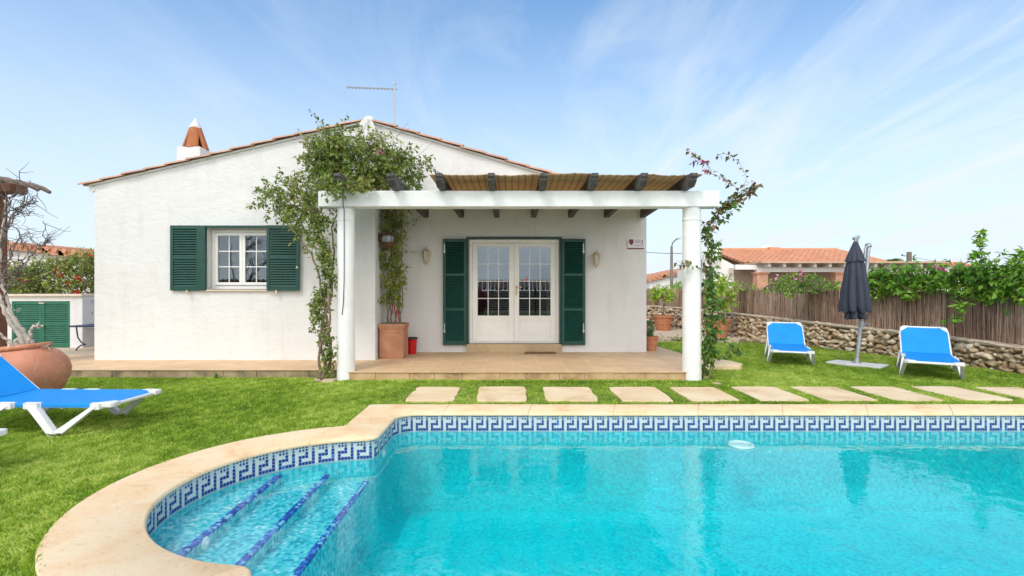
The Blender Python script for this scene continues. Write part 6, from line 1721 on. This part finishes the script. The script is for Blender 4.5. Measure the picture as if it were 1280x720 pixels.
for pts in ([W(2, 345, 6.6), W(14, 345, 6.6), W(30, 330, 6.6), W(40, 318, 6.6), W(50, 308, 6.6), W(56, 298, 6.6), W(54, 276, 6.6)], [W(40, 318, 6.6), W(28, 304, 6.6), W(22, 288, 6.6)], [W(50, 308, 6.6), W(58, 303, 6.6), W(60, 300, 6.6)],
            [W(0, 300, 6.6), W(14, 275, 6.6), W(26, 262, 6.6), W(38, 250, 6.6), W(46, 243, 6.6)], [W(4, 290, 6.6), W(18, 270, 6.6), W(30, 250, 6.6), W(38, 227, 6.6)], [W(2, 275, 6.6), W(16, 262, 6.6), W(30, 258, 6.6), W(48, 252, 6.6)],
            [W(2, 310, 6.6), W(10, 285, 6.6), W(20, 265, 6.6), W(30, 268, 6.6), W(42, 264, 6.6)], [W(4, 270, 6.6), W(10, 250, 6.6), W(22, 240, 6.6), W(24, 214, 6.6)], [W(0, 330, 6.6), W(12, 322, 6.6), W(24, 300, 6.6), W(38, 290, 6.6)],
            [W(-2, 355, 6.5), W(10, 330, 6.5), W(14, 310, 6.5), W(8, 298, 6.5), W(2, 285, 6.5)], [W(0, 350, 6.5), W(14, 358, 6.5), W(18, 352, 6.5), W(8, 336, 6.5)], [W(0, 380, 6.6), W(10, 362, 6.6), W(16, 350, 6.6), W(28, 325, 6.6), W(18, 345, 6.6)], [W(8, 262, 6.6), W(14, 248, 6.6), W(28, 243, 6.6)]):
    sec.append(wob(pts, 0.011, 0.004, b, 5, 0.012))
tw = []
for q in sec + mains[:2]:
    for p in q[3:]:
        if p[2] > 1.5 and rs.rand() < 0.8: tw.append(sprout(rs, p, rs.normal(0, 1, 3) + np.array([0.5, 0, 0.2]), rs.uniform(0.08, 0.34), 5, -0.1, 0.35))
o = b.build('branch', M['twig_grey'], None, smooth='all', recalc=False); sub(o, ds)
twigs_mesh('twig', tw, 0.0042, 0.002, M['twig_grey'], ds, 4)
b = MB(); stubs = []
for c_ in (W(47, 407, 6.5), W(23, 388, 6.5), W(36, 424, 6.5)):
    for q in range(9): stubs.append(sprout(rs, c_, rs.normal(0, 1, 3) + np.array([0.2, 0, 0.2]), rs.uniform(0.03, 0.07), 3, 0, 0.2))
for q in range(10): stubs.append(sprout(rs, W(60 + rs.uniform(-5, 4), 433, 6.5), rs.normal(0, 1, 3) + np.array([0.2, 0, 0.1]), rs.uniform(0.04, 0.10), 3, 0.1, 0.2))
twigs_mesh('dry_stub', stubs, 0.006, 0.003, M['dead_wood'], ds, 4)

# ================================================================== PORCH THINGS
pl = empty('square_planter', (-2.215, 9.76, TZ), 0, 'square moulded terracotta planter box in the porch corner', 'planter')
b = MB(); hw = 0.215
def rbox(b, h0, h1, z0, z1, inset=0):
    vs = [(-h0, -h0, z0), (h0, -h0, z0), (h0, h0, z0), (-h0, h0, z0), (-h1, -h1, z1), (h1, -h1, z1), (h1, h1, z1), (-h1, h1, z1)]
    b.add(vs, [(3, 2, 1, 0), (4, 5, 6, 7), (0, 1, 5, 4), (1, 2, 6, 5), (2, 3, 7, 6), (3, 0, 4, 7)])
rbox(b, 0.200, 0.214, 0.03, 0.53); rbox(b, 0.212, 0.212, 0.0, 0.03)
for a in range(4):                                    # raised panel frame on each side
    Mx = Matrix.Rotation(a * PI / 2, 4, 'Z'); 
    b.box(-0.19, 0.19, -0.222, -0.20, 0.03, 0.065, M=Mx); b.box(-0.19, 0.19, -0.226, -0.205, 0.485, 0.52, M=Mx)
    b.box(-0.212, -0.185, -0.222, -0.20, 0.03, 0.52, M=Mx); b.box(0.185, 0.208, -0.223, -0.20, 0.031, 0.519, M=Mx)
b.build('body', M['box_pot'], pl, bevel=0.006)
b = MB(); rbox(b, 0.222, 0.232, 0.53, 0.57); rbox(b, 0.238, 0.238, 0.571, 0.595); rbox(b, 0.244, 0.240, 0.596, 0.635); b.build('rim', M['box_pot'], pl, bevel=0.006)
b = MB(); b.box(-0.2, 0.2, -0.2, 0.2, 0.636, 0.645); b.build('soil', M['earth'], pl)
bk = empty('bucket', (PX(514.5, 10.28), 10.28, TZ), 0, 'small red bucket with a black rim beside the square planter', 'bucket')
b = MB(); b.lathe([(0.085, 0.0), (0.088, 0.01), (0.108, 0.29), (0.112, 0.30)], 28); b.build('body', M['red_plastic'], bk, smooth=True)
b = MB(); b.lathe([(0.105, 0.285), (0.118, 0.29), (0.122, 0.315), (0.112, 0.325), (0.100, 0.31)], 28, closed=True); b.lathe([(0.0, 0.29), (0.104, 0.295)], 28); b.tube([(0.11, -0.03, 0.30), (0.135, -0.09, 0.32), (0.10, -0.13, 0.315), (0.02, -0.15, 0.32), (-0.06, -0.14, 0.315)], 0.008, 6); b.build('rim', M['dark_metal'], bk, smooth=True)
for k, (pa, pb, lbl) in enumerate(((W(499.5, 438, 10.3), W(491.5, 372, 10.48), 'red broom handle leaning behind the planter, the longer of the two'), (W(501.5, 438, 10.2), W(497, 377, 10.46), 'red mop handle leaning behind the planter, the shorter of the two'))):
    e = empty('broom' if k == 0 else 'mop', pa, 0, lbl, 'broom' if k == 0 else 'mop')
    d = Vector(pb) - Vector(pa); d0 = d.normalized() * 0.06
    b = MB(); b.tube([d0, d], 0.011, 8); b.build('handle', M['red_plastic'], e, smooth=True)
    b = MB()
    if k == 0: b.box(-0.12, 0.12, -0.025, 0.025, 0.0, 0.07)
    else: b.lathe([(0.07, -0.02), (0.075, 0.02), (0.04, 0.07), (0.015, 0.10), (0, 0.1)], 14)
    b.build('head', M['red_plastic'] if k == 0 else M['curtain'], e, bevel=0.006)
# hanging lantern on the inner porch wall
hl = empty('porch_lantern', (HC + 0.17, 9.62, PZ(300, 9.62)), 0, 'rust brown round glass lantern among the leaves of the potted climber', 'lantern')
b = MB(); b.tube([(-0.168, 0, 0.06), (-0.10, 0, 0.16), (0, 0, 0.17), (0, 0, 0.12)], 0.010, 6); b.box(-0.17, -0.155, -0.04, 0.04, -0.02, 0.12); b.build('bracket', M['rust'], hl, smooth=True)
b = MB(); b.lathe([(0.0, 0.15), (0.03, 0.14), (0.09, 0.12), (0.125, 0.09), (0.12, 0.08)], 20); b.build('cap', M['rust'], hl, smooth=True)
b = MB(); b.lathe([(0.09, -0.05), (0.112, -0.02), (0.115, 0.05), (0.095, 0.085)], 20); b.build('glass_bowl', M['lantern_glass2'] if 'lantern_glass2' in M else simple('clear_lantern_glass', (0.42, 0.46, 0.48), (0.25, 0.28, 0.30), 14, 0.1), hl, smooth=True)
b = MB()
for k in range(8):
    t = 2 * PI * k / 8; b.tube([(0.10 * math.cos(t), 0.10 * math.sin(t), -0.05), (0.121 * math.cos(t), 0.121 * math.sin(t), 0.0), (0.121 * math.cos(t), 0.121 * math.sin(t), 0.05), (0.10 * math.cos(t), 0.10 * math.sin(t), 0.085)], 0.004, 4)
b.build('cage', M['rust'], hl)
b = MB(); b.lathe([(0.115, -0.05), (0.125, -0.065), (0.115, -0.11), (0.06, -0.15), (0.02, -0.17), (0.0, -0.185)], 20); b.build('bottom', M['rust'], hl, smooth=True)
# doormat
b = MB(); b.box(PX(656, 10.35), PX(695, 10.35), 10.22, 10.47, TZ + 0.001, TZ + 0.018); tag(b.build('doormat', M['brown_mat'], bevel=0.004), 'narrow brown doormat on the terrace below the french door step', 'doormat')

# ------------------------------------------------------------------ potted trees
def round_pot(e, r_, h_, mat):
    b = MB(); b.lathe([(r_ * 0.66, 0.0), (r_ * 0.68, 0.02), (r_ * 0.80, h_ * 0.44), (r_ * 0.84, h_ * 0.45), (r_ * 0.85, h_ * 0.49), (r_ * 0.82, h_ * 0.50), (r_ * 0.92, h_ * 0.84)], 32); b.build('body', mat, e, smooth=True)
    b = MB(); b.lathe([(r_ * 0.88, h_ * 0.84), (r_ * 0.97, h_ * 0.85), (r_, h_ * 0.88), (r_ * 1.01, h_ * 0.98), (r_ * 0.97, h_), (r_ * 0.88, h_ * 0.98)], 32, closed=True); b.build('rim', mat, e, smooth=True)
    b = MB(); b.lathe([(0, h_ * 0.92), (r_ * 0.9, h_ * 0.93)], 24); b.build('soil', M['earth'], e)
def lemon(name, label, loc, h0, c, rad, n, rs, ls=0.10, stem=0.018):
    e = empty(name, loc, 0, label, 'tree' if name != 'topiary' else 'shrub')
    b = MB(); top = (c[0], c[1], c[2]); q = vine((loc[0], loc[1], h0), [(loc[0] + 0.02, loc[1], (h0 + c[2]) / 2), top], rs, 0.006, 5); b.tube(q, [stem * (1 - 0.4 * i / (len(q) - 1)) for i in range(len(q))], 7); o = b.build('trunk', M['bark'], None, smooth='all', recalc=False); sub(o, e)
    P0, V0 = ellip(rs, c, rad, n, 0.2); tw = [sprout(rs, p, v + np.array([0, 0, 0.4]), rs.uniform(0.1, 0.28), 5, 0.2) for p, v in zip(P0, V0)]
    lim = [[np.array(c) - np.array([0, 0, 0.1]), (np.array(c) + p) / 2, p] for p in P0[:12]]
    P_, D_, A_ = twig_cloud(rs, tw, 44, 0.02); leaves('crown', P_, D_, ls, M['leaf_lemon'], rs, e, 0.5, np.clip(rs.beta(2, 2, len(P_)) + 0.1, 0, 1))
    twigs_mesh('branch', lim + tw, 0.007, 0.002, M['bark'], e, 3)
    return e
rs = np.random.RandomState(101)
Yp = 17.7; p1 = empty('flower_pot', (PX(829, Yp), Yp, 0), 0, 'large terracotta pot on the gravel, standing clear beyond the house corner', 'pot'); round_pot(p1, 0.34, 0.52, M['pot'])
lemon('lemon_tree', 'small bright green lemon tree in the pot beyond the house corner', (PX(829, Yp), Yp, 0.48), 0.46, (PX(829, Yp), Yp, PZ(369, Yp)), (0.34, 0.3, 0.17), 60, rs, 0.12)
Yp = 15.0; p2 = empty('flower_pot', (PX(897, Yp), Yp, 0), 0, 'large terracotta pot half hidden behind the climbing vine', 'pot'); round_pot(p2, 0.36, 0.56, M['pot'])
lemon('lemon_tree', 'bushy lemon tree in the pot behind the climbing vine', (PX(897, Yp), Yp, 0.50), 0.50, (PX(900, Yp), Yp, PZ(365, Yp)), (0.38, 0.3, 0.40), 95, rs, 0.12)
p3 = empty('flower_pot', (2.895, 10.83, TZ), 0, 'small terracotta pot peeping round the house corner on the terrace', 'pot'); round_pot(p3, 0.155, 0.30, M['pot'])
rs2 = np.random.RandomState(5)
e = empty('topiary', (2.86, 10.85, TZ + 0.27), 0, 'small clipped dark green bush in the pot on the terrace corner', 'shrub')
P0, V0 = ellip(rs2, (2.86, 10.85, TZ + 0.45), (0.10, 0.10, 0.17), 700, 0.3); leaves('crown', P0, V0, 0.035, M['leaf_vine'], rs2, e, 0.6)
b = MB(); b.tube([(2.86, 10.85, TZ + 0.26), (2.86, 10.85, TZ + 0.45)], 0.012, 6); sub(b.build('trunk', M['bark'], smooth='all'), e)
# low plants at the gravel edge
rs = np.random.RandomState(121)
for px, py, Y, lab in ((833, 424, 14.3, 'small grey green sprig on the gravel edge, below the lemon tree pot'), (850, 425, 14.0, 'small grey green sprig on the gravel edge, closest to the round column'), (940, 431, 13.4, 'tiny green sprig between the border rocks')):
    e = empty('low_plant', (PX(px, Y), Y, 0.01), 0, lab, 'plant'); tw = [sprout(rs, (PX(px, Y) + rs.uniform(-.06, .06), Y, 0.02), rs.normal(0, 1, 3) * np.array([1, 1, .3]) + np.array([0, 0, 0.9]), rs.uniform(0.1, 0.26), 4, 0.3) for _ in range(14)]
    P_, D_, A_ = twig_cloud(rs, tw, 50, 0.01); leaves('foliage', P_, D_, 0.05, M['leaf_hedge'], rs, e); twigs_mesh('stem', tw, 0.003, 0.001, M['bark'], e, 3)
rs = np.random.RandomState(131); e = empty('weed', (PX(268, 8.2), 8.2, 0), 0, 'small green weed against the terrace edge below the window', 'plant')
tw = [sprout(rs, (PX(268, 8.2) + rs.uniform(-.05, .05), 8.22, 0.0), rs.normal(0, 1, 3) * np.array([1, .3, .3]) + np.array([0, -0.2, 0.9]), rs.uniform(0.08, 0.16), 4, 0.3) for _ in range(10)]
P_, D_, A_ = twig_cloud(rs, tw, 60, 0.01); leaves('foliage', P_, D_, 0.05, M['leaf_vine'], rs, e); twigs_mesh('stem', tw, 0.003, 0.001, M['bark'], e, 3)

# floating dispenser
fd = empty('floating_dispenser', (PX(926.5, 5.3), 5.3, Z_W), 0, 'pale round chlorine float drifting on the water near the far pool edge', 'pool float')
b = MB(); b.lathe([(0.085, 0.002), (0.10, 0.018), (0.12, 0.018), (0.128, 0.002), (0.12, -0.02), (0.10, -0.02)], 32, closed=True); b.build('ring', simple('translucent_aqua_ring', (0.42, 0.66, 0.64), (0.34, 0.58, 0.58), 9, 0.3), fd, smooth=True)
b = MB(); b.lathe([(0.084, 0.0), (0.06, 0.012), (0.03, 0.016), (0, 0.017)], 24); b.build('lid', simple('pale_aqua_lid', (0.35, 0.62, 0.62), (0.30, 0.55, 0.56), 9, 0.3), fd, smooth=True)

# ================================================================== BEHIND THE CAMERA (seen only in the door and window glass)
sf = empty('tile_capped_fence', (0, -9, 0), 0, 'dark slatted fence with a scalloped terracotta tile capping, mirrored in the door glass', 'fence')
for k in range(9):
    b = MB(); z = 0.15 + k * 0.13; b.box(-22, 12, -9.03, -9.0, z, z + 0.085); sub(b.build('board', M['dark_wood']), sf)
b = MB(); n_ = 140
for i in range(n_): b.tube([(-22 + 34 * i / n_, -8.55, 1.40), (-22 + 34 * i / n_, -9.2, 1.86)], 0.11, 6)
sub(b.build('tile_capping', M['verge_tile'], smooth=True), sf)
b = MB()
for x in np.linspace(-22, 12, 17): b.box(x - 0.05, x + 0.05, -9.12, -9.03, 0, 1.5)
sub(b.build('post', M['dark_wood']), sf)
rs = np.random.RandomState(141)
e = empty('magenta_bush', (-2.0, -6.2, 0), 0, 'magenta flowering bush mirrored in the left leaf of the door', 'shrub')
P0, V0 = ellip(rs, (-2.0, -6.2, 0.75), (0.7, 0.5, 0.7), 1500, 0.5); leaves('flower', P0, V0, 0.10, M['petal_magenta'], rs, e, 0.8)
P0, V0 = ellip(rs, (-2.0, -6.2, 0.6), (0.7, 0.5, 0.7), 1500, 0.1); leaves('foliage', P0, V0, 0.10, M['leaf_boug'], rs, e, 0.6)

# ================================================================== GRASS
rs = np.random.RandomState(151)
def blades(n, x0, x1, y0, y1, h, w_, mask_extra=None):
    X = rs.uniform(x0, x1, n); Y = rs.uniform(y0, y1, n)
    pts = np.stack([X, Y], 1)
    keep = inside(pts, LAWN)
    keep &= ~inside(pts, [tuple(p) for p in OUTG])
    keep &= ~inside(pts, TER_R)
    keep &= ~((X < -2.55) & (Y > LF - 0.01))
    keep &= (np.abs(X) / np.maximum(Y, 0.1) < 1.12)
    for xr in rights:
        keep &= ~((X > xr - 0.625) & (X < xr - 0.01) & (Y > 6.605) & (Y < 7.475))
    keep &= ~((X > 3.40) & (X < 4.04) & (Y > 9.15) & (Y < 9.82))
    keep &= ~((np.abs(X - um.location.x - 0.02) < 0.45) & (np.abs(Y - Yu) < 0.3))
    pts = pts[keep]; n = len(pts)
    clump = np.sin(pts[:, 0] * 3.1 + 1.3 * np.sin(pts[:, 1] * 2.3)) * np.sin(pts[:, 1] * 2.7 + pts[:, 0] * 0.9) * 0.5 + 0.5 * np.sin(pts[:, 0] * 9 + 2 * np.sin(pts[:, 1] * 7)) * np.sin(pts[:, 1] * 8.3 - pts[:, 0] * 3)
    fine = np.sin(pts[:, 0] * 31 + 3 * np.sin(pts[:, 1] * 23)) * np.sin(pts[:, 1] * 37 - pts[:, 0] * 11)
    dry = np.sin(pts[:, 0] * 0.9 + 1.7 + 0.8 * np.sin(pts[:, 1] * 1.4)) * np.sin(pts[:, 1] * 1.25 + 0.7 * np.sin(pts[:, 0] * 1.9)) + 0.6 * np.sin(pts[:, 0] * 17 + 2 * np.sin(pts[:, 1] * 5)) * np.sin(pts[:, 1] * 14 + 1.5 * np.sin(pts[:, 0] * 6))
    H = h * (0.55 + 0.75 * rs.rand(n)) * (1 + 0.22 * clump + 0.22 * fine)
    a = rs.uniform(0, 2 * PI, n); la = rs.uniform(0, 2 * PI, n); ln = rs.uniform(0.1, 0.95, n) * H
    dx = np.cos(a) * w_ * 0.5; dy = np.sin(a) * w_ * 0.5
    z0 = np.zeros(n)
    b0 = np.stack([pts[:, 0] - dx, pts[:, 1] - dy, z0 - 0.002], 1); b1 = np.stack([pts[:, 0] + dx, pts[:, 1] + dy, z0 - 0.002], 1)
    m0 = np.stack([pts[:, 0] + np.cos(la) * ln * 0.35 + dx * .7, pts[:, 1] + np.sin(la) * ln * 0.35 + dy * .7, H * 0.62], 1)
    tp = np.stack([pts[:, 0] + np.cos(la) * ln, pts[:, 1] + np.sin(la) * ln, H], 1)
    V = np.stack([b0, b1, m0, tp], 1).reshape(-1, 3)
    b = np.arange(n)[:, None] * 4
    F = np.concatenate([b + np.array([0, 1, 2]), b + np.array([0, 2, 3])], 1).reshape(-1, 3)
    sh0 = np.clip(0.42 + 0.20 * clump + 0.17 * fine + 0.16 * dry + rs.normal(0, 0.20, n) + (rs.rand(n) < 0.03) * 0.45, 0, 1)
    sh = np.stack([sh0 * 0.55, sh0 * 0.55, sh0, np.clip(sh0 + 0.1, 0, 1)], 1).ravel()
    return V, F, sh
OUTG = offset_closed(OUT, 0.004 * SGN)
Vs, Fs, Ss, nb = [], [], [], 0
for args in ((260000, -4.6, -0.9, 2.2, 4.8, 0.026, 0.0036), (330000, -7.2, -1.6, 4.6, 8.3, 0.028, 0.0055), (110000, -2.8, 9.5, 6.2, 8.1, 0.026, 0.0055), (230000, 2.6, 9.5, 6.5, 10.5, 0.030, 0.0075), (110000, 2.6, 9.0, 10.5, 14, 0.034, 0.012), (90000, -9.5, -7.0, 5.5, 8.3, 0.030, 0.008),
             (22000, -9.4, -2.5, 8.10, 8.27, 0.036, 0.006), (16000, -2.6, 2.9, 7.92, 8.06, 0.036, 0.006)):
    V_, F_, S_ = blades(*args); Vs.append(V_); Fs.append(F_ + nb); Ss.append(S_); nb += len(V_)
# longer untrimmed blades hugging the coping
oc = np.concatenate([OUTG, OUTG[:1]]); ocs = np.concatenate([[0], np.cumsum(np.linalg.norm(np.diff(oc, axis=0), axis=1))])
n = 26000; q = rs.uniform(0, ocs[-1], n); bx = np.interp(q, ocs, oc[:, 0]); by = np.interp(q, ocs, oc[:, 1])
bx += rs.normal(0, 0.012, n); by += rs.normal(0, 0.012, n)
pp = np.stack([bx, by], 1); keep = ~inside(pp, [tuple(p) for p in OUTG]) & (bx < 6.9) & (by > 1.5); pp = pp[keep]; n = len(pp)
H = rs.uniform(0.025, 0.072, n) * (0.75 + 0.4 * np.sin(pp[:, 0] * 7 + pp[:, 1] * 5)); la = rs.uniform(0, 2 * PI, n); ln = H * rs.uniform(0.2, 0.9, n)
dx = np.cos(la + 1.3) * 0.0022; dy = np.sin(la + 1.3) * 0.0022
V_ = np.stack([np.stack([pp[:, 0] - dx, pp[:, 1] - dy, 0 * H], 1), np.stack([pp[:, 0] + dx, pp[:, 1] + dy, 0 * H], 1), np.stack([pp[:, 0] + np.cos(la) * ln * .35 + dx * .7, pp[:, 1] + np.sin(la) * ln * .35 + dy * .7, H * .62], 1), np.stack([pp[:, 0] + np.cos(la) * ln, pp[:, 1] + np.sin(la) * ln, H], 1)], 1).reshape(-1, 3)
b4 = np.arange(n)[:, None] * 4; F_ = np.concatenate([b4 + np.array([0, 1, 2]), b4 + np.array([0, 2, 3])], 1).reshape(-1, 3)
Vs.append(V_); Fs.append(F_ + nb); Ss.append(np.repeat(np.clip(rs.normal(0.4, 0.2, n), 0, 1), 4)); nb += len(V_)
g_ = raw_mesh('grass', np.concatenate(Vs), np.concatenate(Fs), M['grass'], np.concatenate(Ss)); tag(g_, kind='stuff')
